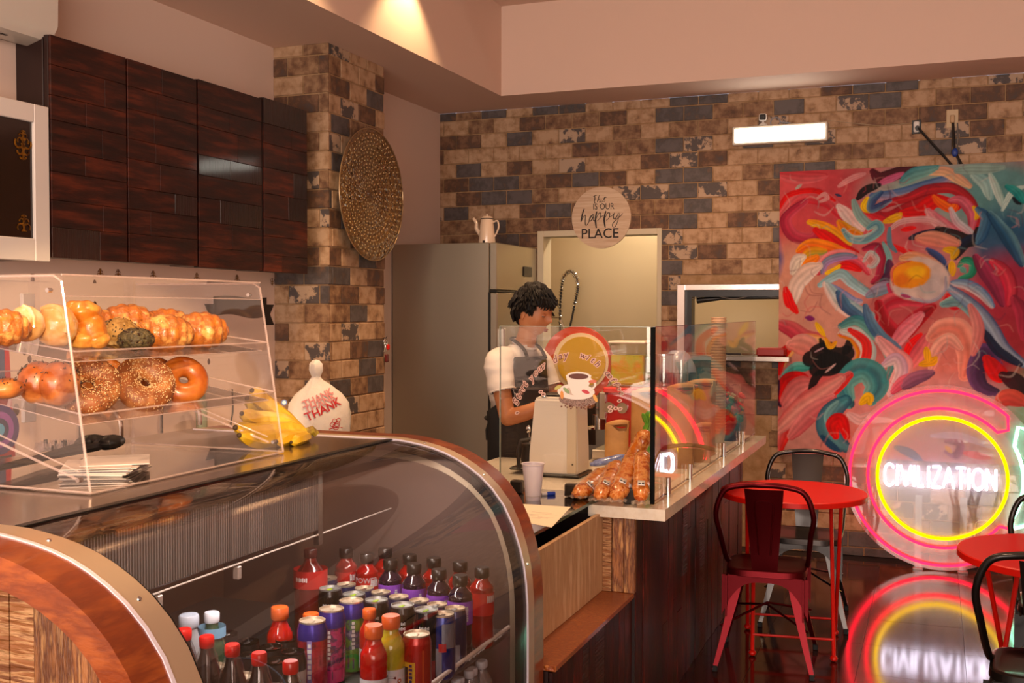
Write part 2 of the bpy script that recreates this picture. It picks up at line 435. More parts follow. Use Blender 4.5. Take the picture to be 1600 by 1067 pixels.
solo('can_opener_bar', b, M_black, 'black rod fixture under the top edge of the steel pass-through', 'fixture')
b = MB().box((-1.12, 7.36, 1.315), (-.93, 7.56, 1.37), .01)
solo('red_tray', b, mat('red_plastic', '9a1a14', .4), 'dark red tray on the steel sill of the pass-through window', 'tray')
t = thing('spray_faucet', 'tall coiled spring spray faucet in the kitchen doorway', 'faucet', (-2.66, 8.60, .9))
pz = [at(876, 640, Y=8.6), at(876, 560, Y=8.6), at(875, 500, Y=8.6), at(876, 465, Y=8.6), at(880, 435, Y=8.6), at(890, 424, Y=8.6), at(900, 432, Y=8.6), at(903, 448, Y=8.6), at(899, 470, Y=8.6), at(893, 500, Y=8.6), at(888, 520, Y=8.6)]
sp = spline(pz, 10)
part('hose', MB().tube(sp, .009, 8), mat('dark_rubber', '2a2826', .5), t)
coil = []; ax = sp[18:85]
for i in range(len(ax)*6):
    q = i/6; a = ax[int(q)]; c2_ = ax[min(int(q)+1, len(ax)-1)]; c = a.lerp(c2_, q-int(q)); tg = (c2_-a).normalized() if (c2_-a).length > 1e-6 else Vector((0, 0, 1))
    n1 = tg.cross(Vector((0, 1, 0))).normalized(); n2 = tg.cross(n1); an = q*2.2*PI/1.6
    coil.append(c+(n1*math.cos(an)+n2*math.sin(an))*.018)
part('spring', MB().tube(coil, .0035, 5), M_chrome, t)
part('support_bar', MB().cyl(at(858, 496, Y=8.6), at(877, 496, Y=8.6), .008).cyl((-2.66, 8.6, .9), at(876, 500, Y=8.6), .014), M_chrome, t)
part('spray_handle', MB().cyl(at(889, 515, Y=8.58), at(884, 545, Y=8.58), .016, .022), M_black, t)
b = MB().box((-3.4, 8.2, .84), (-1.0, 8.75, .9), .005).box((-3.4, 8.25, 0), (-1.0, 8.75, .84))
solo('kitchen_counter', b, M_steel, 'steel kitchen counter seen through the doorway behind the bar', 'counter')

# ================================================================== wall cabinets, left
M_cab = mat('dark_reclaimed_wood', '200905', .5, c2=('341007', '54200e'), nscale=4, stretch=(6, 1, 8), bump=.12, bscale=25, rnd=.35, coat=.06, spec=.35, coord='pos')
M_cabg = mat('dark_cabinet_case', '200b08', .4)
M_brd = [M_cab, mat('dark_ribbed_wood', '2a0f08', .36, c2=('1a0704',), nscale=40, stretch=(1, 3, .1), bump=.5, bscale=50, rnd=.3, coat=.25, coord='pos')]
def wood_boards(parent, y0, y1, z0, z1, xf, m, rows, prefix='board', gap=.002):
    z = z0
    hs = [random.uniform(.8, 1.3) for _ in range(rows)]; k = (z1-z0)/sum(hs)
    for h in hs:
        zt = z+h*k; cuts = [y0]
        if y1-y0 > .3 and random.random() < .75: cuts.append(y0+(y1-y0)*random.uniform(.3, .7))
        cuts.append(y1)
        for a, c in zip(cuts, cuts[1:]):
            th = random.uniform(.009, .012)
            mm = m[1] if random.random() < .14 else m[0]
            cx = Vector((xf-th/2, (a+c)/2, (z+zt)/2))
            me = MB().box((-th/2, -(c-a)/2+gap/2, -(zt-z)/2+gap/4), (th/2, (c-a)/2-gap/2, (zt-z)/2-gap/4), .0012).mesh(prefix, mm)
            o = link(prefix, me, parent); o.location = cx
        z = zt
XF = -3.2
def cab(y0, y1, z0, z1, doors, label, xf=XF, rows=8):
    t = thing('wall_cabinet', label, 'cabinet', (XL+.15, (y0+y1)/2, z0), group=None)
    part('carcass', MB().box((XL+.14, y0, z0+.006), (xf-.034, y1-.004, z1-.006), .002), M_cabg, t)
    for a, c in doors:
        d = part('door', MB().box((xf-.033, a+.004, z0), (xf-.012, c-.004, z1), .001), M_cabg, t)
        wood_boards(d, a+.004, c-.004, z0, z1, xf, M_brd, rows)
    return t
cab(3.289, 4.19, 1.822, 2.683, [(3.289, 3.72), (3.72, 4.19)], 'wide dark reclaimed wood wall cabinet, nearest of the dark cabinets')
cab(4.195, 4.71, 1.818, 2.69, [(4.195, 4.71)], 'dark wood wall cabinet in the middle with a shiny glare on its boards')
cab(4.715, 5.13, 1.816, 2.70, [(4.715, 5.13)], 'narrow dark wood wall cabinet against the brick pillar', xf=XF+.005)
struct('trim_1', MB().box((XL, 2.6, 1.84), (XL+.14, 5.1, 2.66)), M_wallw)
t = thing('glazed_wall_cabinet', 'white framed wall cabinet with dark glass and gold corner stickers', 'cabinet', (-3.35, 2.9, 1.81))
y0, y1, z0, z1 = 2.45, 3.284, 1.805, 2.40
part('carcass', MB().box((XL, y0, z0+.005), (XF-.03, y1-.005, z1-.005)), M_cabg, t)
fr = MB()
for lo, hi in (((XF-.025, y0, z0), (XF, y0+.07, z1)), ((XF-.025, y1-.075, z0), (XF, y1, z1)), ((XF-.025, y0+.07, z0), (XF, y1-.075, z0+.085)), ((XF-.025, y0+.07, z1-.07), (XF, y1-.075, z1))): fr.box(lo, hi, .003)
dr = part('door_frame', fr, M_whitep, t)
part('glass_pane', MB().box((XF-.02, y0+.07, z0+.085), (XF-.012, y1-.075, z1-.07)), mat('dark_pane', '1c0a07', .12, coat=.5), t)
M_gold = mat('gold_foil', 'b5832a', .3, .8, c2=('5a3510',), nscale=60)
def ornament(b, c, s, nx, up=1):
    """a curled gold scroll ornament on a wall facing +X"""
    c = Vector(c)
    for sg in (-1, 1):
        for (oy, oz, r, a0, a1) in ((.45, .1, .42, -.2, 1.4), (.35, .75, .3, 0, 1.6), (.15, 1.2, .2, .1, 1.5)):
            pts = [c+Vector((.001, sg*(oy+r*math.cos(PI*(a0+(a1-a0)*k/10)))*s, up*(oz+r*math.sin(PI*(a0+(a1-a0)*k/10)))*s)) for k in range(11)]
            b.tube(pts, s*.09, 5, flat=(1, 0, 0))
    b.tube([c+Vector((.001, 0, -.3*s*up)), c+Vector((.001, 0, 1.5*s*up))], s*.1, 5, flat=(1, 0, 0))
    return b
g1 = ornament(ornament(MB(), (XF-.011, y1-.12, z1-.15), .03, 1), (XF-.011, y1-.12, z1-.15), .045, 1, -1)
part('gold_sticker', g1, M_gold, t, 'gold scroll sticker')
g1 = ornament(MB(), (XF-.011, y1-.12, z0+.12), .035, 1)
part('gold_sticker', g1, M_gold, t, 'gold scroll sticker')
# air conditioner
t = thing('air_conditioner', 'white wall-mounted air conditioner above the white framed cabinet', 'air conditioner', (XL, 2.9, 2.66))
prof = [(XL, 2.70), (XL+.20, 2.645), (XL+.27, 2.665), (XL+.305, 2.72), (XL+.31, 2.93), (XL, 2.93)]
part('casing', MB().prism(prof, 2.45, 3.34, 'xz'), mat('aged_white_plastic', 'd9cfc2', .35, coat=.2), t)
part('air_vent', MB().box((XL+.10, 2.50, 2.648), (XL+.235, 3.16, 2.66), rot=RY(R(-4)).to_3x3()), M_black, t)
for k in range(4): part('louvre', MB().box((XL+.11+.03*k, 2.51, 2.640), (XL+.117+.03*k, 3.15, 2.662)), M_white, t)
part('label', MB().box((XL+.15, 3.2, 2.6535), (XL+.19, 3.28, 2.6555), rot=RY(R(15)).to_3x3()), mat('grey_print', '9a9288', .5), t)
# decals under the cabinets
for k, (x, y) in enumerate(((156, 424), (184, 425), (239, 427), (307, 430), (370, 433))):
    p = at(x, y, X=XL)
    solo('gold_decal', ornament(MB(), (XL+.0008, p.y, p.z-.02), .022, 1), M_gold, ['gold scroll decal under the cabinets, leftmost of the five', 'second gold scroll decal from the left under the cabinets', 'gold scroll decal under the cabinets, middle one of the five', 'fourth gold scroll decal from the left under the cabinets', 'gold scroll decal under the cabinets nearest the dark banner'][k], 'decal', 'gold decals under the cabinets')
p = at(428, 437, X=XL)
solo('gold_decal', ornament(MB(), (XL+.0008, p.y-.02, p.z), .022, 1, -1), M_gold, 'gold scroll decal pointing down at the edge of the brick pillar', 'decal')
# ribbon banner decal
a, c = at(333, 478, X=XL), at(416, 478, X=XL); b = MB()
def band(y0, y1, zb, zt, dx): b.prism([(y0, zb), (y1, zb), (y1, zt), (y0, zt)], XL+dx, XL+dx+.001, 'yz')
n = 16
for i in range(n):
    u0, u1 = i/n, (i+1)/n; w0, w1 = .012*math.sin(u0*2*PI), .012*math.sin(u1*2*PI)
    ya, yb = a.y+(c.y-a.y)*u0, a.y+(c.y-a.y)*u1
    b.prism([(ya, a.z-.055+w0), (yb, a.z-.055+w1), (yb, a.z+.05+w1*.4), (ya, a.z+.05+w0*.4)], XL+.002, XL+.003, 'yz')
for sg, ye in ((-1, a.y), (1, c.y)):
    b.prism([(ye+sg*.075, a.z-.105), (ye-sg*.03, a.z-.105), (ye-sg*.03, a.z+.01), (ye+sg*.075, a.z+.01), (ye+sg*.035, a.z-.045)], XL+.0005, XL+.0015, 'yz')
solo('ribbon_decal', b, mat('charcoal_vinyl', '241e1e', .5), 'black ribbon banner decal on the white wall left of the brick pillar', 'decal')
BEANS = ['coffee bean decal left of the golden knot, upper of the pair between the trays', 'coffee bean decal left of the golden knot, lower of the pair between the trays', 'coffee bean decal at the far left above the lower tray', 'coffee bean decal right of the plain bagel, between the two trays', 'coffee bean decal just behind the edge of the plain bagel', 'large coffee bean decal beside the red poster at the left edge', 'coffee bean decal above the croissants on the upper tray', 'coffee bean decal above the pale glazed rolls']
for k, (x, y) in enumerate(((38, 549), (46, 561), (31, 585), (326, 565), (316, 583), (25, 640), (148, 476), (51, 477))):
    p = at(x, y, X=XL); s_ = 1.6 if k in (5,) else 1
    bb = MB().ell((XL+.001, p.y, p.z), (.002, .011*s_, .016*s_), 14, 8)
    bb.box((XL+.003, p.y-.001, p.z-.012*s_), (XL+.0036, p.y+.001, p.z+.012*s_))
    solo('bean_decal', bb, mat('coffee_bean_print', '3a2418', .4, c2=('6b4a35',), nscale=90), BEANS[k], 'decal', 'coffee bean decals on the left wall')

# ================================================================== back counter with sinks
bc = thing('back_counter', 'long back counter along the left wall with a steel double sink', 'counter', (-3.2, 3, 0))
part('cabinet_body', MB().box((XL+.003, .4, 0), (-2.92, YP-.01, .88)), mat('dark_brown_laminate', '3a1d14', .4), bc)
part('worktop', MB().box((XL+.003, .4, .88), (-2.88, YP-.01, .92), .004), mat('grey_brown_worktop', '6e5548', .25), bc)
snk = MB()
for y0 in (3.35, 3.95):
    snk.box((-3.40, y0, .921), (-2.96, y0+.52, .925)); snk.box((-3.36, y0+.03, .9215), (-3.0, y0+.49, .9265))
part('sink_rim', snk, M_steel, bc)
def faucet(y, lab):
    t = thing('faucet', lab, 'faucet', (-3.38, y, .925))
    part('base', MB().cyl((-3.38, y, .925), (-3.38, y, .99), .02, .016).box((-3.42, y-.05, .925), (-3.34, y+.05, .94), .005), M_steelb, t)
    part('spout', MB().tube([(-3.38, y, .98)]+[(-3.38+.11*(1-math.cos(PI*k/14)), y, 1.13+.09*math.sin(PI*k/14)) for k in range(15)]+[(-3.16, y, 1.09)], .011, 10), M_steelb, t)
    part('lever', MB().tube([(-3.38, y+.03, .97), (-3.36, y+.08, 1.0), (-3.33, y+.1, 1.02)], .006), M_steelb, t)
faucet(3.62, 'arched steel faucet over the sink, the nearer of the two'); faucet(4.14, 'arched steel faucet over the sink, the farther of the two')
solo('water_filter', MB().cyl((-3.40, 4.47, .925), (-3.40, 4.47, 1.17), .028).cyl((-3.40, 4.47, 1.17), (-3.40, 4.47, 1.2), .02), mat('frosted_green', '9aa48a', .3), 'slim pale green cylinder standing behind the sink', 'bottle')
pts = [at(363, 608, X=XL+.01), at(364, 640, X=XL+.012), at(361, 660, X=XL+.012), at(358, 690, X=XL+.02)]
solo('power_cord', MB().tube(spline(pts, 6), .004, 6), M_black, 'thin dark cord hanging down the white wall behind the bananas', 'cord')
p = at(10, 640, X=-2.95)
t = thing('poster_stand', 'red poster with purple and blue rings at the left edge behind the pastry case', 'poster', (-2.95, p.y, .92))
y1 = at(28, 700, X=-2.95).y; zt = at(5, 530, X=-2.95).z
part('board', MB().prism([(y1-.35, .92), (y1, .92), (y1-.035, zt), (y1-.35, zt)], -2.97, -2.95, 'yz'), mat('red_print', 'b01620', .4), t)
pc = at(2, 672, X=-2.94)
for r, cc, nm in ((.085, '3c2868', 'purple_print'), (.062, '8a4a9c', 'violet_print'), (.04, '1d2a55', 'navy_print'), (.022, '4aa0c8', 'cyan_print')):
    part('ring', MB().cyl((-2.949, pc.y, pc.z), (-2.948+.0004*(.1-r)*10, pc.y, pc.z), r, n=28), mat(nm, cc, .4), t)
part('panel', MB().box((-2.949, y1-.33, zt-.2), (-2.948, y1-.055, zt-.03)), mat('blue_grey_print', '3c4a6a', .4), t)
part('caption_panel', MB().box((-2.949, y1-.3, pc.z-.15), (-2.947, y1-.03, pc.z-.09)), M_black, t)
p = at(88, 702, X=-3.1)
t = thing('cutlery_jar', 'clear jar of wrapped black cutlery behind the pastry case', 'jar', (-3.1, p.y, .92))
part('jar', MB().lathe([(.0, .921), (.07, .921), (.085, 1.02), (.082, 1.02), (.068, .926), (0, .926)], (-3.1, p.y, 0)), glass('jar_glass', (.9, .88, .86), .06), t)
b = MB(); w = MB()
for k in range(16):
    an = random.uniform(0, 2*PI); q = random.uniform(.01, .06); e = Vector((-3.1+math.cos(an)*q*1.6, p.y+math.sin(an)*q*1.6, random.uniform(1.07, 1.14))); s0 = Vector((-3.1+math.cos(an)*q*.8, p.y+math.sin(an)*q*.8, .93))
    b.box((-.004, -.006, 0), (.004, .006, (e-s0).length)); 
    vs = list(b.bm.verts)[-8:]; M4 = T(s0) @ (e-s0).to_track_quat('Z', 'Y').to_matrix().to_4x4()
    for v in vs: v.co = M4 @ v.co
part('cutlery', b, M_black, t)
for k in range(10):
    an = k*.63; w.ell((-3.1+math.cos(an)*.06, p.y+math.sin(an)*.06, 1.07), (.022, .022, .05), 8, 6, fn=lambda d, th, ph: 1+.25*math.sin(5*ph+3*th))
part('wrappers', w, glass('cellophane', (.93, .9, .92), .12, .1, .08), t)

# plastic thank-you bag
t = thing('plastic_bag', 'white knotted plastic bag with red THANK lettering below the brick pillar', 'bag', (-3.02, 5.02, .92), 0)
o = at(513, 640, X=-3.02)
def bagfn(d, th, ph):
    return 1
b = MB(); rows = []
prof = [(.0, .155, .075), (.06, .165, .085), (.14, .165, .08), (.20, .155, .07), (.25, .12, .055), (.29, .07, .035), (.32, .035, .022), (.335, .022, .018), (.345, .026, .022), (.37, .036, .032), (.40, .034, .03), (.418, .018, .016), (.422, .002, .002)]
ztop = at(518, 560, X=-3.02).z; sc = (ztop-.92)/.422
for (z, ry, rx) in prof:
    ring = []
    for i in range(40):
        a = 2*PI*i/40; k = 1+.06*math.sin(5*a+9*z)+.03*math.sin(11*a+z*30)
        sy = math.copysign(abs(math.sin(a))**.75, math.sin(a)); 
        lop = -.012 if z > .3 else 0
        ring.append(b.bm.verts.new((rx*math.cos(a)*k, ry*sy*k+lop, z*sc)))
    rows.append(ring)
for a, c in zip(rows, rows[1:]):
    for i in range(40): b.bm.faces.new((a[i], a[(i+1) % 40], c[(i+1) % 40], c[i]))
b.bm.faces.new(rows[0][::-1])
cy = at(513, 640, X=-2.96).y
o = part('bag_body', b, mat('thin_white_plastic', 'e6ddd2', .4, sss=.1, bump=.3, bscale=25), t, local=True)
t.location = (-3.02, cy, .92); t.rotation_euler = (0, 0, R(-42))
M_tred = mat('red_ink', 'c02028', .5); M_tpink = mat('faded_red_ink', 'd98a88', .5)
def bagtext(s, sz, y, z, m, rot=23, nm='lettering'):
    me = text_mesh(s, sz, m, .0006, name=nm, bold=.001)
    bm_ = bmesh.new(); bm_.from_mesh(me)
    bmesh.ops.subdivide_edges(bm_, edges=[e for e in bm_.edges if e.calc_length() > .02], cuts=3)
    M4 = RX(PI/2) @ RZ(R(rot))
    for v in bm_.verts:
        q = M4 @ v.co; yy = q.x+y; zz = q.z+z
        # onto the bulging front of the bag (facing local +x)
        pz = zz/sc; i = max(0, min(len(prof)-2, sum(1 for p_ in prof if p_[0] <= pz)-1)); f_ = (pz-prof[i][0])/(prof[i+1][0]-prof[i][0])
        ry = prof[i][1]+(prof[i+1][1]-prof[i][1])*f_; rx = prof[i][2]+(prof[i+1][2]-prof[i][2])*f_
        sn = min(.97, abs(yy)/ry)**(1/.75); sn = min(.98, sn); a_ = math.asin(sn)*(1 if yy > 0 else -1)
        k_ = 1+.06*math.sin(5*a_+9*pz)+.03*math.sin(11*a_+pz*30)
        v.co = Vector((rx*math.cos(a_)*k_+.003-q.y, yy, zz))
    bm_.to_mesh(me); bm_.free(); o = link(nm, me, t, world=False); return o
bagtext('THANK', .060, .005, .175*sc, M_tred)
bagtext('THANK', .054, -.008, .207*sc, M_tpink, nm='faded_lettering'); bagtext('THANK', .050, -.018, .232*sc, M_tpink, nm='faded_lettering')
for k_ in range(6): part('print_mark', MB().box((.078, .015+.017*k_+(.012 if k_ > 2 else 0), .028*sc), (.0835-.0012*k_, .027+.017*k_+(.012 if k_ > 2 else 0), .040*sc)), M_tred, t, local=True)
b = MB()
for (yy, zz, r) in ((.05, .10, .014), (.075, .10, .016), (.06, .118, .012), (.085, .12, .012), (.07, .09, .02)):
    b.tube([(.0, yy+r*math.cos(2*PI*k/12), (zz+r*.8*math.sin(2*PI*k/12))*sc) for k in range(12)], .0018, 5, closed=True, flat=(1, 0, 0))
b.tube([(0, .03, .078*sc), (0, .06, .085*sc), (0, .11, .08*sc)], .0025, 5, flat=(1, 0, 0))
for v in b.bm.verts:
    sn = min(.98, (abs(v.co.y)/.165)**(1/.75)); v.co.x += .083*math.cos(math.asin(sn))*(1+.06*math.sin(5*math.asin(sn)+.7))+.002
part('flower_print', b, M_tred, t, local=True)
# ================================================================== things on the pillar and the back wall
M_plat = mat('gold_glitter_glass', '5e4022', .3, .55, c2=('8c6838', '3e2814'), nscale=55, bump=.9, bscale=110, coat=.6)
t = thing('round_platter', 'large round golden textured glass platter hung on the side of the brick pillar', 'platter', (XP+.02, 5.67, 2.295))
RP = .385
def rip(r): return .012*math.sin(r*150)
prof = [(RP*k/36, .028+(.024 if k > 27 else .024*max(0, k-22)/5)+.004*math.sin(k*1.9)) for k in range(37)]
bb = MB(); cP = Vector((XP+.016, 5.67, 2.295)); rows = []
for k, (r, h) in enumerate(prof):
    if r < 1e-6: rows.append([bb.bm.verts.new(cP+Vector((h, 0, 0)))]); continue
    rows.append([bb.bm.verts.new(cP+Vector((h+.0045*math.sin(i*2*PI/96*24+k*.8)*(r/RP), r*math.cos(2*PI*i/96), r*math.sin(2*PI*i/96)))) for i in range(96)])
for a, c in zip(rows, rows[1:]):
    for i in range(96):
        j = (i+1) % 96
        if len(a) == 1: bb.bm.faces.new((a[0], c[i], c[j]))
        else: bb.bm.faces.new((a[i], c[i], c[j], a[j]))
part('dish', bb, M_plat, t, angle=80)
part('rim', MB().torus(cP+Vector((.05, 0, 0)), RP, .0035, 96, 8, rot=RY(PI/2).to_3x3()), mat('gold_rim', 'a08460', .3, .6), t)
bb = MB()
for k in range(5, 35, 2):
    n = int(6+k*1.6)
    for i in range(n):
        a = 2*PI*(i+.5*(k % 4))/n; r = RP*k/36
        bb.ell(cP+Vector((prof[k][1]+.003, r*math.cos(a), r*math.sin(a))), (.003, .0042, .0055), 6, 4)
o = part('glass_beads', bb, mat('amber_bead', 'd8bc88', .08, .5, coat=1), t); o['kind'] = 'stuff'
part('hook', MB().cyl((XP-.001, 5.67, 2.66), (XP+.03, 5.67, 2.66), .006), M_black, t)
p = at(600, 540, Y=5.96)
t = thing('key_ring', 'bunch of keys with red and silver fobs hanging at the pillar edge', 'keys', (XP+.01, 5.93, 1.5))
kx, ky = XP+.012, 5.925; z0 = at(600, 528, X=kx).z
part('hook', MB().tube([(XP-.004, ky, z0), (kx+.005, ky, z0), (kx+.012, ky, z0+.01)], .003), M_black, t)
part('ring', MB().torus((kx, ky, z0-.02), .018, .002, 20, 6, rot=RY(PI/2).to_3x3()), M_chrome, t)
part('fob', MB().box((kx-.004, ky-.01, z0-.15), (kx+.012, ky+.028, z0-.1), .006), mat('dark_red_fob', '5c120e', .4), t, 'dark red fob')
part('fob', MB().box((kx, ky+.008, z0-.075), (kx+.014, ky+.038, z0-.04), .006), M_red, t, 'bright red fob')
for k in range(3): part('key', MB().box((kx+.002*k, ky-.02+.012*k, z0-.09+.01*k), (kx+.003+.002*k, ky-.01+.012*k, z0-.035+.01*k), .001, rot=Matrix.Rotation(R(-20+20*k), 3, 'X')).cyl((kx+.002*k-.001, ky-.015+.012*k, z0-.036), (kx+.002+.002*k, ky-.015+.012*k, z0-.036), .011), M_chrome, t)

# refrigerator
YF, XF0, XF1, ZF = 6.70, XL+.01, -2.72, 2.07
M_fr = mat('fridge_steel', 'b0a898', .40, .88, bump=.06, bscale=2.2, stretch=(1, 1, 2.5))
t = thing('refrigerator', 'tall stainless steel refrigerator against the plain wall left of the doorway', 'refrigerator', (-3.1, 7.0, 0))
part('side_panel', MB().box((XF0, YF, .1), (XF1-.06, YF+.012, ZF), .003), M_fr, t)
part('cabinet_body', MB().box((XF0, YF+.012, .1), (XF1-.06, YW-.012, ZF-.01), .004), M_fr, t)
d = part('door', MB().box((XF1-.055, YF+.005, .14), (XF1, YW-.02, 1.74), .008), M_fr, t)
part('handle', MB().box((XF1, YF+.06, 1.0), (XF1+.03, YF+.09, 1.5), .006), M_steelb, d)
part('grille', MB().box((XF1-.055, YF+.005, 1.755), (XF1-.005, YW-.02, ZF), .005), M_fr, t)
part('door_gap', MB().box((XF1-.058, YF+.002, 1.742), (XF1-.002, YW-.02, 1.753)), M_black, t)
part('trim_strip', MB().box((XF1-.062, YF-.004, .12), (XF1-.05, YF+.004, 1.74)), M_black, t)
part('control_panel', MB().box((XF1-.003, YF+.5, 1.86), (XF1+.004, YF+.66, 1.93), .003), M_black, t)
part('label', MB().box((XF1-.002, YF+.63, 1.60), (XF1+.002, YF+.72, 1.68), .001), M_whitep, t)
for k in range(2): part('base_foot', MB().cyl((XF1-.1-.5*k, YF+.06, 0), (XF1-.1-.5*k, YF+.06, .1), .025), M_black, t)
# coffee pot on top
px = at(757, 376, Y=6.78)
t = thing('enamel_coffee_pot', 'small white enamel coffee pot with spout on top of the refrigerator', 'coffee pot', (px.x, 6.80, ZF))
M_en = mat('white_enamel', 'd8c0aa', .25, coat=.5); x0 = px.x+.01
part('body', MB().lathe([(0, 0), (.056, 0), (.058, .01), (.044, .15), (.04, .165), (0, .165)], (x0, 6.8, ZF), 28), M_en, t)
part('lid', MB().lathe([(.041, .165), (.043, .17), (.03, .183), (.006, .187), (.008, .197), (0, .2)], (x0, 6.8, ZF), 24), M_en, t)
part('rim', MB().torus((x0, 6.8, ZF+.166), .042, .0025, 24, 6), M_black, t)
part('spout', MB().tube(spline([(x0-.045, 6.8, ZF+.06), (x0-.075, 6.8, ZF+.10), (x0-.078, 6.8, ZF+.14), (x0-.10, 6.8, ZF+.172)], 5), [.017-.0005*k for k in range(16)], 10), M_en, t)
part('handle', MB().tube(spline([(x0+.042, 6.8, ZF+.14), (x0+.075, 6.8, ZF+.15), (x0+.085, 6.8, ZF+.11), (x0+.07, 6.8, ZF+.07), (x0+.053, 6.8, ZF+.045)], 6), .006, 8), M_en, t)
part('badge', MB().box((x0-.008, 6.74, ZF+.003), (x0+.008, 6.745, ZF+.018)), M_black, t)

# round sign
p = at(939, 340, Y=YW-.02); rs = .219
t = thing('round_sign', 'round whitewashed sign reading this is our happy PLACE over the doorway', 'sign', (p.x, YW-.02, p.z-rs))
M_sign = mat('whitewashed_wood', 'd6bda2', .6, c2=('c4a488',), nscale=5, stretch=(1, 1, 14), bump=.1, bscale=20)
part('disc', MB().cyl((p.x, YW-.0, p.z), (p.x, YW-.018, p.z), rs, n=64), M_sign, t)
M_ink = mat('brown_black_ink', '1c0d0a', .6)
def vtext(s, sz, x, y, z, m, parent, sx=1, bold=0, nm='lettering', rot=0):
    me = text_mesh(s, sz, m, .0008, name=nm, bold=bold); me.transform(T((x, y, z)) @ RX(PI/2) @ RZ(rot) @ Matrix.Diagonal((sx, 1, 1, 1))); return link(nm, me, parent)
U = lambda x: (x-531)/404*rs; V = lambda y: -(y-538)/425*rs
vtext('IS OUR', .062, p.x+U(565), YW-.0195, p.z+V(388), M_ink, t, .82)
vtext('PLACE', .098, p.x+U(515), YW-.0195, p.z+V(762), M_ink, t, 1.0, .0006)
SC = .0045/3
def scr(lst, name):
    b = MB()
    for s_ in lst:
        sp_ = spline([(p.x+U(a), YW-.0195, p.z+V(c)) for a, c in s_[1:]], 6); n = len(sp_)
        b.tube(sp_, [s_[0]*SC*(.6+.4*math.sin(PI*(i+.5)/n)) for i in range(n)], 6, flat=(0, 1, 0))
    return part(name, b, M_ink, t)
scr([(2.2, (440, 228), (447, 270), (438, 315), (452, 338)), (1.3, (418, 245), (480, 222)), (2.0, (508, 225), (492, 280), (478, 325)), (1.3, (480, 318), (505, 285), (518, 292), (508, 322), (524, 322), (536, 288), (532, 322), (548, 318), (590, 250), (568, 278), (588, 300), (562, 325)), (1.2, (575, 265), (606, 260))], 'script_lettering')
scr([(3.4, (300, 405), (275, 480), (255, 590)), (2.0, (255, 590), (290, 520), (318, 500), (312, 580), (320, 635), (350, 620), (385, 540), (430, 490)),
     (2.2, (428, 488), (385, 520), (370, 575), (395, 575), (425, 520), (440, 495)), (2.0, (432, 500), (425, 560), (440, 580), (460, 545)),
     (4.2, (474, 450), (455, 560), (468, 680)), (1.8, (460, 560), (500, 480), (528, 480), (520, 540), (480, 580)), (1.5, (525, 535), (565, 505)),
     (4.2, (597, 448), (575, 560), (590, 678)), (1.8, (580, 560), (620, 480), (650, 482), (640, 545), (600, 580)), (1.5, (640, 540), (700, 500), (715, 475)),
     (2.2, (712, 478), (700, 540), (725, 560), (770, 480)), (1.9, (785, 478), (765, 570), (730, 660), (695, 670), (690, 630), (740, 570), (800, 520), (826, 488))], 'script_lettering')
# LED panel light
a, c = at(1144, 210, Y=YW-.06), at(1293, 203, Y=YW-.06)
t = thing('emergency_light', 'glowing white rectangular light panel mounted high on the brick wall', 'light', ((a.x+c.x)/2, YW, a.z))
zc_ = 2.80
part('housing', MB().box((a.x, YW-.06, zc_-.062), (c.x, YW+.004, zc_+.062), .006), mat('light_housing', 'd8cdbc', .4), t)
part('diffuser', MB().box((a.x+.018, YW-.066, zc_-.046), (c.x-.018, YW-.055, zc_+.046), .004), emission('led_glow', (9, 8.6, 7.4)), t)
q = at(1192, 184, Y=YW-.05)
t = thing('security_camera', 'tiny white camera with black face above the light panel', 'camera', (q.x, YW, q.z))
part('body', MB().box((q.x-.026, YW-.06, q.z-.022), (q.x+.026, YW-.02, q.z+.028), .008), M_white, t)
part('lens', MB().box((q.x-.02, YW-.063, q.z-.016), (q.x+.02, YW-.058, q.z+.022), .006).cyl((q.x, YW-.063, q.z+.003), (q.x, YW-.068, q.z+.003), .009), M_black, t)
part('mount', MB().lathe([(.0, -.05), (.03, -.05), (.026, -.042), (.008, -.03), (.008, -.02), (0, -.02)], (q.x, YW-.035, q.z), 16).box((q.x-.012, YW-.03, q.z-.02), (q.x+.012, YW+.004, q.z+.0)), M_white, t)
q = at(1211, 188, Y=YW-.03)
solo('cable_loop', MB().torus((q.x, YW-.012, q.z-.01), .032, .0035, 20, 6, rot=RX(PI/2).to_3x3()).tube([(q.x+.03, YW-.01, q.z-.01), (q.x+.1, YW-.01, q.z-.02)], .003), mat('pale_blue_cable', '8c93a0', .5), 'small pale cable loop beside the camera above the light', 'cable')
pts = [at(1293, 188, Y=YW-.004), at(1340, 193, Y=YW-.004), at(1380, 196, Y=YW-.004), at(1425, 192, Y=YW-.004)]
solo('thin_wire', MB().tube(spline(pts, 6), .0022, 5), mat('beige_wire', 'b09a80', .5), 'thin pale wire running along the bricks from the light to the black outlet', 'wire')
q = at(1432, 198, Y=YW-.01)
t = thing('wall_outlet', 'black wall outlet without cover and a plug, left of the pale one', 'outlet', (q.x, YW, q.z))
part('box', MB().box((q.x-.028, YW-.004, q.z-.045), (q.x+.028, YW+.004, q.z+.045), .003), M_black, t)
part('socket', MB().box((q.x-.017, YW-.012, q.z-.034), (q.x+.017, YW-.003, q.z+.034), .006), M_white, t)
part('plug', MB().cyl((q.x+.006, YW-.045, q.z-.012), (q.x+.006, YW-.01, q.z-.012), .014), M_black, t)
pts = [Vector((q.x+.01, YW-.04, q.z-.012)), at(1460, 228, Y=YW-.02), at(1480, 250, Y=YW-.02), at(1494, 266, Y=YW-.008)]
part('cord', MB().tube(spline(pts, 6), .008, 8), M_black, t)
q = at(1488, 185, Y=YW-.01)
t = thing('wall_outlet', 'pale outlet plate with dark and blue cables, right of the black outlet', 'outlet', (q.x, YW, q.z))
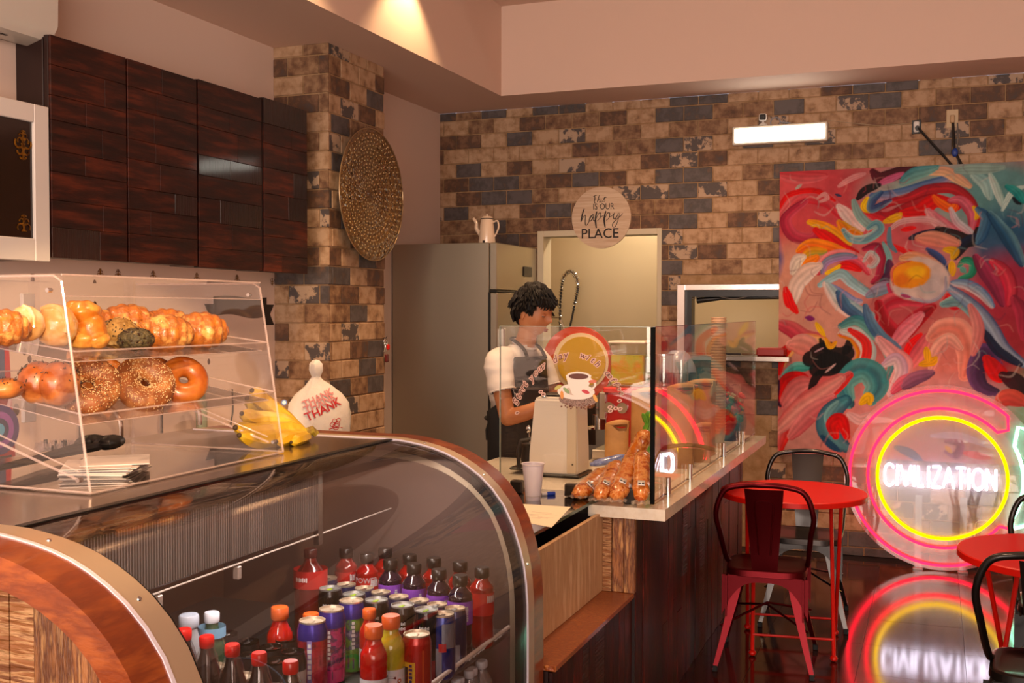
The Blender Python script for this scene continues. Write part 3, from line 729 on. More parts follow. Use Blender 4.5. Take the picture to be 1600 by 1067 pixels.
part('plate', MB().box((q.x-.036, YW-.004, q.z-.058), (q.x+.036, YW+.004, q.z+.058), .003), mat('ivory_plate', 'c9ad84', .4), t)
part('adapter', MB().box((q.x-.012, YW-.028, q.z-.03), (q.x+.014, YW-.003, q.z+.02), .004), mat('tan_adapter', 'b89468', .4), t)
pts = [at(1489, 192, Y=YW-.02), at(1490, 215, Y=YW-.02), at(1492, 236, Y=YW-.02), at(1505, 262, Y=YW-.01)]
part('cord', MB().tube(spline(pts, 6), .009, 8), M_black, t)
pts = [at(1496, 192, Y=YW-.02), at(1497, 215, Y=YW-.025), at(1495, 240, Y=YW-.02), at(1498, 262, Y=YW-.01)]
part('cable', MB().tube(spline(pts, 6), .004, 6), mat('grey_cable', '6b6660', .5), t, 'thin grey cable')
z = at(1492, 238, Y=YW-.02); part('cable_tie', MB().ell(z, (.02, .016, .03), 10, 8), mat('blue_tape', '1f3f90', .4), t, 'blue tape wrapped round the cables')

# ================================================================== the big painting
YPN = YW-.055
A0 = lambda x, y: (1180+x/3.048, 130+y/3.048)          # notes taken on two enlargements of the painting
B0 = lambda x, y: (1180+x/2.319, 440+y/2.319)
PX0, PX1, PZ0, PZ1 = -.985, .93, .655, 2.545
NX, NZ = 440, 436
img = np.zeros((NZ, NX, 3)); gx = np.linspace(PX0, PX1, NX); gz = np.linspace(PZ0, PZ1, NZ)
GX, GZ = np.meshgrid(gx, gz)
rng = np.random.RandomState(3)
def fbm(sc, seed):
    r_ = np.random.RandomState(seed); out = np.zeros((NZ, NX)); amp = 1
    for o_ in range(4):
        n_ = int(4*sc*2**o_)+3; g_ = r_.rand(n_, n_); xi = (GX-PX0)/(PX1-PX0)*(n_-2); zi = (GZ-PZ0)/(PZ1-PZ0)*(n_-2)
        x0_ = xi.astype(int); z0_ = zi.astype(int); fx = xi-x0_; fz = zi-z0_; fx = fx*fx*(3-2*fx); fz = fz*fz*(3-2*fz)
        out += amp*((g_[z0_, x0_]*(1-fx)+g_[z0_, x0_+1]*fx)*(1-fz)+(g_[z0_+1, x0_]*(1-fx)+g_[z0_+1, x0_+1]*fx)*fz); amp *= .5
    return out/1.875-.5
WX = fbm(3, 11)*.05; WZ = fbm(3, 12)*.05
def toP(pt, tag):
    x, y = (A0 if tag == 'A' else B0)(*pt); v = at(x, y, Y=YPN); return (v.x, v.z)
def lin(h): return np.array(srgb(h)[:3])
def blob(tag, pt, rx, ry, col, a=1.0, rot=0, soft=.25):
    cx, cz = toP(pt, tag); k = 1/236.0/(3.048 if tag == 'A' else 2.319); rx *= k; ry *= k
    dx, dz = GX+WX-cx, GZ+WZ-cz; c_, s_ = math.cos(rot), math.sin(rot)
    d = np.sqrt(((dx*c_+dz*s_)/rx)**2+((-dx*s_+dz*c_)/ry)**2)
    al = np.clip((1-d)/soft, 0, 1)*a; img[:] = img*(1-al[..., None])+lin(col)*al[..., None]
def stroke(tag, w, cols, *pts, a=.95):
    cols = cols.split(); k = 1/236.0/(3.048 if tag == 'A' else 2.319)
    P_ = [toP(p_, tag) for p_ in pts]; sp_ = spline([(x, 0, z) for x, z in P_], 8); q = np.array([(v.x, v.z) for v in sp_]); n = len(q)
    best = np.full(GX.shape, 9.0); side = np.zeros(GX.shape); tt = np.zeros(GX.shape)
    m = w*k*1.2+.01; sel = (GX > q[:, 0].min()-m) & (GX < q[:, 0].max()+m) & (GZ > q[:, 1].min()-m) & (GZ < q[:, 1].max()+m)
    gx_, gz_ = GX[sel]+WX[sel]*.25, GZ[sel]+WZ[sel]*.25; bs = np.full(gx_.shape, 9.0); sd = np.zeros(gx_.shape); t_ = np.zeros(gx_.shape)
    for i in range(n-1):
        ax_, az_ = q[i]; bx_, bz_ = q[i+1]; dx, dz = bx_-ax_, bz_-az_; L2 = dx*dx+dz*dz+1e-12
        u = np.clip(((gx_-ax_)*dx+(gz_-az_)*dz)/L2, 0, 1); ex, ez = gx_-ax_-u*dx, gz_-az_-u*dz; d = np.hypot(ex, ez); s2 = np.sign(dx*(gz_-az_)-dz*(gx_-ax_))
        up = d < bs; bs[up] = d[up]; sd[up] = (s2*d)[up]; t_[up] = (i+u[up])/(n-1)
    hw = w*k*.5*(.35+.65*np.sin(PI*np.clip(t_, .03, .97))**.6); e = .006
    al = np.clip((hw-bs)/e+.5, 0, 1)*a
    f_ = np.clip((sd/(hw+1e-6)+1)/2, 0, 1)*(len(cols)-1); i0 = np.clip(f_.astype(int), 0, max(0, len(cols)-2)); fr_ = np.clip((f_-i0), 0, 1)
    C_ = np.array([lin(c_) for c_ in cols])
    cc = C_[i0]*(1-fr_[..., None])+C_[np.minimum(i0+1, len(cols)-1)]*fr_[..., None]
    br = 1+.22*np.sin(sd/(hw+1e-6)*9+t_*5)*.5
    cur = img[sel]; img[sel] = cur*(1-al[..., None])+np.clip(cc*br[..., None], 0, 1)*al[..., None]
img[:] = lin('c98a86')
for tg, p_, rx, ry, c_, a_ in (('A', (250, 560), 420, 330, 'c8545c', .9), ('A', (180, 480), 160, 110, 'd4686c', .8), ('A', (900, 520), 420, 190, '9db3ac', .95), ('A', (1180, 560), 260, 260, '6f9c9c', .95), ('A', (1200, 800), 200, 260, '2f5f80', .9),
        ('A', (1240, 1000), 260, 230, 'b03a52', .9), ('A', (200, 950), 190, 260, 'd6a08c', .95), ('A', (650, 700), 260, 170, 'cf6a70', .9), ('B', (220, 150), 260, 200, 'd4a292', .9), ('B', (250, 480), 300, 160, 'd08e86', .9), ('B', (200, 400), 160, 130, 'cf6a6c', .85),
        ('B', (560, 150), 200, 170, 'b8545c', .85), ('B', (700, 260), 150, 190, 'd28a80', .95), ('B', (900, 300), 150, 230, 'a02c3c', .9), ('B', (760, 480), 420, 160, 'c0a4a8', .9), ('B', (130, 560), 160, 90, 'cfa09a', .9), ('A', (80, 820), 60, 150, '3a5a9c', .9), ('B', (1050, 460), 160, 220, '7a9c80', .8)):
    blob(tg, p_, rx, ry, c_, a_, soft=.5)
ST = '''A 70 c23040,d8787c 120,640 220,540 340,560 420,640
A 60 8c2440,b84058,c86070 240,560 150,640 180,720 270,740 300,690
A 26 e02020,c81818 110,600 160,530 280,510 380,560
A 22 d8a0a0 300,545 330,530 345,550 310,565
A 16 b8b0a8 195,500 220,480
A 60 6a1830,48081c 560,420 600,450 700,420 760,405
A 34 d080a0,c86888 590,480 640,455 700,430
A 40 140c14 490,548 530,510 590,485
A 60 c89aa8,8890b0,4870a0 560,540 640,535 740,515 840,480 930,450
A 46 f0c8a0,d8a890 820,425 900,420 960,450 1020,490
A 60 8ab8b0,5898a0 700,470 760,430 860,400
A 50 a81828,c83038,901828 560,610 640,570 740,540 830,505 940,500 1020,560 1060,660 1050,740
A 60 d84048,a01828 520,600 620,640 720,600 800,560 860,540
A 70 e02018,d81818 700,620 780,610 860,560 960,590
A 40 e86020,f08838 850,540 880,570 940,600 960,560
A 50 b03048,e08090,d06878 930,560 980,560 1030,620 1030,690
A 36 d8a8b0,c8ccd0 930,600 960,660 1010,700 1030,720
A 60 e0b0b0,d87888 820,610 860,650 920,690 980,730
A 26 e8c020,d8a818 1040,590 1060,620 1050,645
A 34 e8c020,f0d040 535,550 520,590 545,610
A 40 7898a8,486890,304878 600,520 560,560 560,600 640,560
A 60 e0d0cc,e8c8c4 400,590 450,640 510,690
A 44 98b8b0,88a8a8 470,560 490,620 540,670 600,680
A 50 e0b820,e89818 260,660 340,690 420,740 450,760
A 56 e8a018,d88010,c8a028 400,665 440,700 500,720
A 40 e8b828 620,660 670,640 690,625
A 60 e02818,c81818 290,700 350,740 420,790 480,810
A 46 88b8b8,6898a8,b8d0c8 420,700 460,740 530,740 590,700 580,670 540,690
A 30 d8a0a0,e0b8b8 640,700 700,660 820,650 900,680
A 24 e02828 700,700 760,690
A 26 e03030 620,760 720,800 770,810
A 34 301830,182848 740,740 800,720 870,700
A 60 180c10,100808 870,695 940,720 1000,750 1050,740 1060,700
A 50 181018,203050 950,830 990,770 1050,730
A 70 e09080,d8a088 780,740 860,740 960,760
A 34 283860,4868a0 820,790 880,830 910,890
A 50 6890a8,285880 1060,600 1100,640 1080,720 1060,760
A 60 204868,386888,78a0a8 1120,620 1180,700 1230,780 1270,860
A 60 b8d0c8,90b8b8 1040,440 1100,480 1120,540
A 34 d0dcd4,a8c8c0 1120,430 1150,500 1180,580
A 26 c8dcd4 1180,600 1220,520 1280,490
A 24 101020 1230,545 1265,570
A 40 208888,48a8a0 1200,490 1250,520 1280,560
A 60 d86040,e88020,f0a020 210,800 260,770 340,780 420,800
A 50 88a060,c8a030,e8a020 230,860 260,810 330,800
A 60 e88010,f09830 230,960 240,880 290,830
A 60 c83048,d86878,e8a0a0 300,900 340,840 420,820 500,850 540,900
A 40 e82018,d01818 370,900 430,870 500,890
A 30 f0c828 340,905 380,890 400,870
A 40 b890c0,7090a0 320,900 340,850 420,825 480,830
A 46 c04060,a02848,702038 520,790 580,780 610,840 590,920 560,950
A 30 d8a8a8,b8c8c8 520,850 550,810 580,840 560,870 540,870
A 26 88b8b8 610,760 640,830 620,900
A 50 402048,783058 640,850 640,910 600,960
A 24 6890a0 640,690 640,760 670,800
A 60 e8e0d0,d8c8c0 180,900 200,850 230,830
A 80 e8d8d0,dcc4b8 180,1040 200,960 250,900 300,870
A 50 e02018 145,980 160,1040 175,1062
B 30 e02020 110,30 130,80 150,110
A 50 d0c0c8,a8a8c8,8090c0 350,960 400,1000 460,1040 500,1040
A 30 284080,4868a0 345,960 370,1010 420,1050
A 50 b8d8e0,88b0b8 310,960 360,930 410,910 460,950 520,990 560,1010
A 60 7898a8,a898b0 540,1010 600,980 650,960
A 50 d0486c,902848 640,960 680,1010 740,1040
A 60 e8b888,d8a080 700,830 760,830 840,860 900,900
A 20 304870 900,860 920,910
A 40 e8c018,d8a818 905,790 950,800 940,830
A 34 e8b818 935,850 940,910
A 36 187858,289878,50b090 975,930 1030,910 1035,860 1000,845 970,870
A 26 70b0a0 980,880 1000,900
A 60 702848,b84868 1050,830 1090,890 1140,960 1180,1050
A 60 c83050,e05868,902038 1130,850 1190,900 1220,980 1210,1050
A 50 d8c0c0,a0b8c8,6080a8 940,950 1010,960 1080,1000 1130,1060
A 40 e82020,d04040 900,1010 960,1020 1000,1060
B 60 e8c8c0,c8d0d0,98b8c0 260,10 300,70 360,110 420,140 450,190
B 40 284878,6088a8 300,40 330,90 390,130
B 60 d05868,a82038,e07880 450,130 480,80 540,60 610,60 660,30
B 60 b01828,901420,c84050 450,80 470,150 520,190 590,130 640,90
B 50 e0a0a8,d87888 500,240 540,180 600,120
B 26 e82828 545,280 560,230 600,190
B 50 e89090,c85868 560,310 590,260 620,200
B 80 e8a898,d88878,e8b0a0 640,200 680,170 740,180 770,260 760,340
B 50 d8948c,e8b8a8 640,320 660,250 700,210 740,240
B 30 e0b018,d0a018 600,300 640,290 655,275
B 26 e0b018 620,240 630,290
B 24 d02838 680,50 720,90 760,80
B 46 90b8b8,6898a0,a0c8c0 680,80 740,70 790,110 820,170
B 50 7088a8,a8b8c8,485880 700,20 790,90 850,160 900,240 974,300
B 60 705080,483058,302848 880,300 830,250 800,320 820,380 870,400
B 34 182040 830,180 880,250 960,300
B 60 d82018,b81820 840,280 880,330 910,350
B 60 401020,280a14 900,340 950,370 974,420
B 50 c04860,802840 940,60 970,120 974,200
B 40 d89890,c87878 780,90 810,170 790,260
B 60 a83048,d05868,c87070 80,150 130,170 180,200 240,200
B 20 8a2878 185,130 210,135
B 20 e8c020 220,150 250,195
B 46 e8b070,f0c890,e09860 100,300 130,240 190,210 240,210
B 40 e02818,c81818 85,330 95,270 130,230
B 80 d88880,e0a8a0 130,230 180,230 220,250
B 40 309890,50b0a8,88c8c0 100,350 150,310 200,310
B 46 e02018,c81410 90,430 110,360 160,345 200,370
B 60 d89090,c87070 100,450 150,380 200,360
B 22 281838 85,360 75,420 90,450
B 110 120d0e,0c0808 200,280 250,270 300,280 330,260
B 90 100c0c,141010 220,320 260,300 320,290
B 30 0c0808 200,400 220,350 250,320
B 30 0e0a0a 345,205 335,240 320,260
B 26 0e0a0a 235,210 250,240 270,250
B 20 e8b840,e09828 255,205 270,235 290,220
B 6 c8a8b0 215,255 245,240
B 8 d0b8b8 255,330 290,300
B 50 d8a018,e02818,d0c8c0 310,190 360,200 390,260 360,320
B 56 d8d0c8,b8c8c8 320,180 370,190 410,250 390,310 350,350
B 36 e02818,d03030 345,175 400,220 400,280 360,330
B 46 78b0a8,58989a,3c7c88 310,160 370,140 430,180 480,240 500,310 470,360
B 40 486890,7090a8 400,90 420,150 460,200 520,240
B 60 e8b8b8,d89898 450,210 500,260 540,300 520,350 490,400
B 46 e0d0d0,c8a8c0 470,300 510,280 530,330 490,410
B 80 205868,387c88,58a0a0 340,440 320,380 370,320 430,330 450,380 420,430
B 50 88c0b8,489098 350,420 340,370 390,340 420,380 400,420
B 36 d0b020,e0c030 385,440 410,420 415,440
B 60 e03028,d05050,e08888 90,600 130,500 200,440 280,390 340,340
B 70 d89090,e0a8a0,d07070 80,540 150,470 230,410 310,350
B 60 c86870,e09898 130,560 200,480 280,420
B 80 306880,60a0a8,305070 330,430 280,470 260,530 300,580 330,600
B 40 90c0c0,588898 300,440 270,490 290,550
B 50 e02818,c01818 290,560 280,520 310,500 330,560
B 40 d8c0c0,c8a8a8 340,480 380,500 420,480
B 26 305878 240,560 270,590 300,610
B 40 b84868,d88090 500,400 540,360 600,340
B 46 604868,a87890 540,380 580,350 640,330
B 40 d0a0b0,c8b8c0 440,480 520,440 620,420 720,440
B 30 50708c 510,600 560,620 600,650
B 26 702858,a86088 690,580 740,590 730,630 690,620
B 16 d8a020 690,600 710,620
B 24 e04858 760,620 850,640
B 26 c8b8d0 640,560 740,560 860,600
B 60 a83838,d06858 880,440 920,420 974,440
B 60 508868,80b090 900,520 950,560 974,640
A 60 d8787c,c04850 120,440 220,450 330,440
A 30 e0a0a0 400,490 460,450 520,430
A 14 304060 385,530 410,537
A 46 98b0a8 960,420 1060,410 1180,400
'''
for ln in ST.strip().split('\n'):
    s_ = ln.split(); stroke(s_[0], float(s_[1]), s_[2].replace(',', ' '), *[tuple(float(v) for v in q_.split(',')) for q_ in s_[3:]])
# the fried-egg-like round form and its rim
blob('A', (785, 930), 130, 112, 'd8c4bc', 1, soft=.1); blob('A', (840, 960), 75, 85, 'b8b0b4', .6, soft=.6)
blob('A', (745, 905), 92, 72, 'e8a020', 1, soft=.12); blob('A', (770, 900), 55, 42, 'ecc030', .9, soft=.4); blob('A', (700, 930), 40, 40, 'd87818', .7, soft=.5)
for ln in ('A 18 c8b8c0,98a0b0 905,920 900,990 840,1035 770,1030 700,1000', 'A 16 b04878 700,1010 740,1020', 'A 14 d86858,e09070 660,960 650,900 680,860 740,845'):
    s_ = ln.split(); stroke(s_[0], float(s_[1]), s_[2].replace(',', ' '), *[tuple(float(v) for v in q_.split(',')) for q_ in s_[3:]])
for _ in range(90):            # fine dry-brush flicks
    x_, y_ = rng.uniform(0, 1280), rng.uniform(400, 1060); L_ = rng.uniform(20, 70); an = rng.uniform(0, 2*PI); c_ = ['e0b8b0', 'c8505c', '88b0b0', 'd8d0c8', '6a2840', 'e0a098'][rng.randint(6)]
    stroke('A', rng.uniform(4, 10), c_, (x_, y_), (x_+L_*math.cos(an), y_+L_*math.sin(an)), (x_+L_*1.6*math.cos(an+.5), y_+L_*1.6*math.sin(an+.5)), a=.3)
for _ in range(70):
    x_, y_ = rng.uniform(60, 974), rng.uniform(0, 620); L_ = rng.uniform(15, 55); an = rng.uniform(0, 2*PI); c_ = ['e0b8b0', 'c8505c', '88b0b0', 'd8d0c8', '5a3050', 'e0a098'][rng.randint(6)]
    stroke('B', rng.uniform(3, 8), c_, (x_, y_), (x_+L_*math.cos(an), y_+L_*math.sin(an)), (x_+L_*1.6*math.cos(an+.5), y_+L_*1.6*math.sin(an+.5)), a=.28)
img *= (1+fbm(10, 5)*.35)[..., None]; lum = img.mean(-1, keepdims=True); img = np.clip((lum+(img-lum)*1.12), 0, 1)**1.18*.86
co = np.stack([GX, np.full(GX.shape, YPN), GZ], -1).reshape(-1, 3)
ii = np.arange((NZ-1)*(NX-1)); r0 = ii//(NX-1); c0 = ii % (NX-1); a_ = r0*NX+c0
qd = np.stack([a_, a_+1, a_+NX+1, a_+NX], 1).astype(np.int32)
me = bpy.data.meshes.new('canvas_picture'); me.vertices.add(len(co)); me.vertices.foreach_set('co', co.ravel())
me.loops.add(qd.size); me.loops.foreach_set('vertex_index', qd.ravel()); me.polygons.add(len(qd))
me.polygons.foreach_set('loop_start', np.arange(0, qd.size, 4, dtype=np.int32)); me.update(calc_edges=True)
at_ = me.color_attributes.new('paint', 'FLOAT_COLOR', 'POINT'); at_.data.foreach_set('color', np.concatenate([img.reshape(-1, 3), np.ones((NX*NZ, 1))], 1).astype(np.float32).ravel())
M_paint = mat('oil_paint', 'ffffff', .55, spec=.12, bump=.25, bscale=14, coat=0, stretch=(4, 1, 1)); nt = M_paint.node_tree; an_ = nt.nodes.new('ShaderNodeAttribute'); an_.attribute_name = 'paint'
nt.links.new(an_.outputs['Color'], nt.nodes['Principled BSDF'].inputs['Base Color'])
me.materials.append(M_paint)
t = thing('abstract_painting', 'huge unframed canvas of red, pink and teal swirls on the brick wall', 'painting', ((PX0+PX1)/2, YW, PZ0))
part('canvas', MB().box((PX0, YPN+.0005, PZ0), (PX1, YW-.006, PZ1)), mat('primed_canvas', 'd8c8bc', .8), t)
link('painted_surface', me, t)

# ================================================================== neon sign
YN = 7.22
def ring_pts(cx, cz, r, a0, a1, n, y): return [Vector((cx+r*math.cos(a0+(a1-a0)*k/n), y, cz+r*math.sin(a0+(a1-a0)*k/n))) for k in range(n+1)]
cc = at(1470, 746, Y=YN); NCX, NCZ = cc.x+.003, cc.z-.005
t = thing('neon_sign', 'round clear neon sign with yellow and pink rings standing on the floor below the painting', 'neon sign', (NCX, YN+.03, 0))
M_acr = glass('clear_acrylic', (.93, .93, .95), .045, .02, .22, (.95, .93, .97))
RD = NCZ-.004
part('acrylic_disc', MB().cyl((NCX, YN+.03, NCZ), (NCX, YN+.022, NCZ), RD, n=96), M_acr, t)
M_np, M_ny, M_nw, M_ng, M_nr = emission('neon_pink', (6.5, .035, .16)), emission('neon_yellow', (4.5, 2.6, .0)), emission('neon_white', (7, 6.2, 7.5)), emission('neon_green', (2.2, 7, 4.2)), emission('neon_red_pink', (4.5, .04, .12))
ry = at(1572, 746, Y=YN).x-NCX; ry = (ry+(NCX-at(1368, 746, Y=YN).x))/2
part('yellow_ring', MB().tube(ring_pts(NCX, NCZ+.0, ry, 0, 2*PI, 96, YN)[:-1], .0095, 8, closed=True), M_ny, t, 'yellow neon ring')
R1 = RD-.035; R2 = (NCX-at(1356, 746, Y=YN).x)
def wp(x, y): return at(x, y, Y=YN)
up1, up2, lo1, lo2 = wp(1575, 651), wp(1549, 668), wp(1564, 809), wp(1590, 832)
a_o1 = math.atan2(up1.z-NCZ, up1.x-NCX); a_i1 = math.atan2(up2.z-NCZ, up2.x-NCX); a_i2 = math.atan2(lo1.z-NCZ, lo1.x-NCX); a_o2 = math.atan2(lo2.z-NCZ, lo2.x-NCX)
g1, g2 = R(47), R(-43)
band_ = ring_pts(NCX, NCZ, R1, g1, 2*PI+g2, 90, YN)
inner_ = ring_pts(NCX, NCZ, R2, 2*PI+g2+.06, g1-.06, 80, YN)
part('pink_outline', MB().tube(band_+[Vector((NCX+(R1+R2)/2*math.cos(g2+.12), YN, NCZ+(R1+R2)/2*math.sin(g2+.12)))]+inner_+[Vector((NCX+(R1+R2)/2*math.cos(g1-.12), YN, NCZ+(R1+R2)/2*math.sin(g1-.12)))], .0085, 8, closed=True), M_np, t, 'pink neon outline of two rings')
go = ring_pts(NCX, NCZ, R1+.03, R(34), R(-25), 30, YN); gi = ring_pts(NCX, NCZ, R2+.03, R(-30), R(28), 26, YN)
e1 = [Vector((NCX+(R1+.0)*math.cos(R(38)), YN, NCZ+(R1+.0)*math.sin(R(38))))]; e2 = [Vector((NCX+(R1-.04)*math.cos(R(-34)), YN, NCZ+(R1-.04)*math.sin(R(-34))))]
part('green_segment', MB().tube(go+e2+gi+e1, .0095, 8, closed=True), M_ng, t, 'pale green neon outline')
LET = {'C': [[(.95, .85), (.7, 1), (.3, 1), (.05, .75), (.05, .25), (.3, 0), (.7, 0), (.95, .15)]], 'I': [[(.5, 0), (.5, 1)]], 'V': [[(0, 1), (.5, 0)], [(.5, 0), (1, 1)]], 'L': [[(.1, 1), (.1, 0)], [(.1, 0), (.85, 0)]],
       'Z': [[(.05, 1), (.95, 1)], [(.95, 1), (.05, 0)], [(.05, 0), (.95, 0)]], 'A': [[(0, 0), (.5, 1)], [(.5, 1), (1, 0)], [(.2, .35), (.8, .35)]], 'T': [[(0, 1), (1, 1)], [(.5, 1), (.5, 0)]],
       'O': [[(.5, 1), (.15, .85), (.03, .5), (.15, .15), (.5, 0), (.85, .15), (.97, .5), (.85, .85), (.5, 1)]], 'N': [[(.05, 0), (.05, 1)], [(.05, 1), (.95, 0)], [(.95, 0), (.95, 1)]]}
xa, xb = wp(1382, 745).x, wp(1557, 745).x; za, zb = wp(1470, 762).z, wp(1470, 730).z
wid = {'C': 1, 'I': .28, 'V': 1.05, 'L': .8, 'Z': .95, 'A': 1.1, 'T': .95, 'O': 1.15, 'N': 1.0}; word = 'CIVILIZATION'; gap = .18
tot = sum(wid[c] for c in word)+gap*(len(word)-1); u = (xb-xa)/tot; x = xa
for c in word:
    b = MB()
    for pl_ in LET[c]:
        pp = [Vector((x+a*wid[c]*u, YN-.002, za+(zb-za)*h)) for a, h in pl_]
        b.tube(spline(pp, 4) if len(pp) > 3 else pp, .0072, 6)
    part('letter', b, M_nw, t, 'glowing white letter '+c); x += (wid[c]+gap)*u
b = MB()
for k in range(24):
    a = 2*PI*k/24; b.cyl((NCX+R1*math.cos(a), YN, NCZ+R1*math.sin(a)), (NCX+R1*math.cos(a), YN+.024, NCZ+R1*math.sin(a)), .005, n=6)
part('tube_supports', b, M_acr, t)
part('power_wire', MB().tube(spline([(NCX+.28, YN+.04, NCZ-.25), (NCX+.2, YN+.06, .3), (NCX+.24, YN+.08, .1), (NCX+.5, YN+.1, .006)], 8), .003), M_whitep, t)
part('support_foot', MB().box((NCX-.16, YN-.0, 0), (NCX-.10, YN+.12, .012), .002).box((NCX-.15, YN+.034, .012), (NCX-.11, YN+.044, NCZ*.8)).box((NCX+.10, YN-.0, 0), (NCX+.16, YN+.12, .012), .002).box((NCX+.11, YN+.034, .012), (NCX+.15, YN+.044, NCZ*.8)), glass('stand_acrylic', (.85, .85, .88), .06, .05, .35, (.9, .88, .9)), t)

# ================================================================== tables and chairs
def bistro_table(loc, r, label, ang, h=.75):
    t = thing('bistro_table', label, 'table', loc, ang, 'round red tables')
    L_ = lambda nm, b, m=M_red, lab=None: part(nm, b, m, t, lab, local=True)
    L_('tabletop', MB().lathe([(0, h-.012), (r-.012, h-.012), (r-.002, h-.028), (r, h-.026), (r, h-.004), (r-.004, h), (0, h)], n=72))
    s = r*.62
    for sg_, nm in ((1, 0), (-1, 1)):
        y = s
        b = MB()
        for sx in (-1, 1): b.tube([(sx*s*(.86 if nm else 1), sg_*y, .012), (sx*s*(.86 if nm else 1), -sg_*y*.72, h-.03)], .0095, 8)
        L_('leg_frame', b)
        bb = MB().tube([(-s*(.86 if nm else 1), sg_*y*.83, .09), (s*(.86 if nm else 1), sg_*y*.83, .09)], .006, 8)
        L_('crossbar', bb)
        for sx in (-1, 1): L_('foot', MB().ell((sx*s*(.86 if nm else 1), sg_*y, .014), (.018, .022, .014), 10, 8))
    L_('top_rail', MB().tube([(-s, -s*.72, h-.03), (-s, s*.72, h-.03)], .008).tube([(s, -s*.72, h-.03), (s, s*.72, h-.03)], .008))
    return t
tc = (-.635, 5.37, 0)
t1 = bistro_table(tc, .345, 'round red metal table between the red chair and the wall-side dark chair', R(8))
t2 = bistro_table((.44, 4.33, 0), .36, 'round red metal table at the right edge in front of the neon sign', R(-20))
M_cr = mat('red_metal_chair', '5e0a12', .38, .85, coat=0, bump=.02, bscale=60)
M_cg = mat('gunmetal_chair', '3a3432', .32, .8, coat=.3)
M_cb = mat('black_metal_chair', '18120f', .38, .6, coat=.3)
M_rf = mat('rubber_foot', '0c0b0b', .7)
def cafe_chair(loc, rz, m, label, grp, h=.85, sw=.355, sd=.35):
    """seat faces local +y, the backrest stands at -y"""
    t = thing('cafe_chair', label, 'chair', loc, rz, grp)
    L_ = lambda nm, b, mm=m, lab=None, ang=40: part(nm, b, mm, t, lab, local=True, angle=ang)
    b = MB(); zs = .455; n = 48; rows = []
    def sup(a, hx, hy, e=4.5):
        c_, s_ = math.cos(a), math.sin(a); k = (abs(c_)**e+abs(s_)**e)**(-1/e); return hx*c_*k, hy*s_*k
    for (k, z) in ((.0, zs-.012), (.45, zs-.012), (.8, zs-.008), (.93, zs), (1.0, zs-.004), (1.015, zs-.03), (1.0, zs-.032)):
        rows.append([b.bm.verts.new((*[v*k for v in sup(2*PI*i/n, sw/2, sd/2)], z)) for i in range(n)] if k else [b.bm.verts.new((0, 0, z))])
    for a, c in zip(rows, rows[1:]):
        for i in range(n):
            j = (i+1) % n
            b.bm.faces.new((a[0], c[i], c[j]) if len(a) == 1 else (a[i], c[i], c[j], a[j]))
    L_('seat', b)
    for sx in (-1, 1):
        for sy in (-1, 1):
            x0, y0, x1, y1 = sx*(sw/2-.035), sy*(sd/2-.025), sx*(sw/2+.045), sy*(sd/2+.065)
            b = MB(); rows = []
            for k in range(13):
                u = k/12; bow = .03*math.sin(PI*u)*(1-u); x = x0+(x1-x0)*u**1.3; y = y0+(y1-y0)*u**1.3; z = (zs-.02)*(1-u)+.012*u
                w = .030*(1-u)**1.2+.020
                o1, o2, o3 = Vector((x, y, z)), Vector((x-sx*w, y, z)), Vector((x, y-sy*w, z)); th = .004
                i2, i3 = Vector((x-sx*w, y-sy*th, z)), Vector((x-sx*th, y-sy*w, z)); i1 = Vector((x-sx*th, y-sy*th, z))
                rows.append([b.bm.verts.new(v) for v in (o2, o1, o3, i3, i1, i2)])
            for a, c in zip(rows, rows[1:]):
                for i in range(6): b.bm.faces.new((a[i], a[(i+1) % 6], c[(i+1) % 6], c[i]))
            b.bm.faces.new(rows[0]); b.bm.faces.new(rows[-1][::-1])
            lg = L_('leg', b, ang=30)
            o = link('rubber_foot', MB().box((x1-(.024 if sx > 0 else 0), y1-(.024 if sy > 0 else 0), 0), (x1+(.024 if sx < 0 else 0), y1+(.024 if sy < 0 else 0), .028), .003).mesh('rubber_foot', M_rf), lg, world=False)
    # arched aprons between the legs
    for side in range(4):
        b = MB(); pts_o, pts_i = [], []
        half = (sw if side % 2 == 0 else sd)/2; off = (sd if side % 2 == 0 else sw)/2
        for k in range(17):
            u = -1+2*k/16; x = u*(half+.012); zi = zs-.055-.16*abs(u)**3.2
            pts_o.append((x, zs-.028)); pts_i.append((x, zi))
        b.strip(pts_o, pts_i, off-.014, off-.006); b.xf(RZ(side*PI/2)); L_('apron', b)
    for sg_ in (-1, 1):
        L_('brace', MB().tube([(sg_*(sw/2+.012), sg_*(sd/2+.02), .2), (0, 0, .27), (-sg_*(sw/2+.012), sg_*-(sd/2+.02), .2)] if sg_ == 1 else [(-(sw/2+.012), sd/2+.02, .2), (0, 0, .262), (sw/2+.012, -(sd/2+.02), .2)], .0055))
    hw = sw/2+.025
    hoop = [(sw/2-.005, .04, zs-.012), (sw/2+.006, -.03, zs+.02), (hw-.005, -sd/2-.0, zs+.16), (hw+.008, -sd/2-.05, h-.13), (hw-.03, -sd/2-.065, h-.03), (hw-.11, -sd/2-.07, h-.003), (0, -sd/2-.085, h+.004)]
    hp = hoop+[(-x, y, z) for x, y, z in hoop[::-1][1:]]
    L_('back_frame', MB().tube(spline(hp, 7), .0125, 10))
    # splat
    b = MB(); rows = []
    for k in range(15):
        u = k/14; z = zs-.01+(h-.005-zs)*u; w = .055+.03*u; y = -sd/2+.008-.092*u**.9+.012*math.sin(PI*u)
        rows.append([b.bm.verts.new((x, y-.012*(1-(x/w)**2)*u, z)) for x in np.linspace(-w, w, 9)]+[b.bm.verts.new((x, y-.012*(1-(x/w)**2)*u-.003, z)) for x in np.linspace(w, -w, 9)])
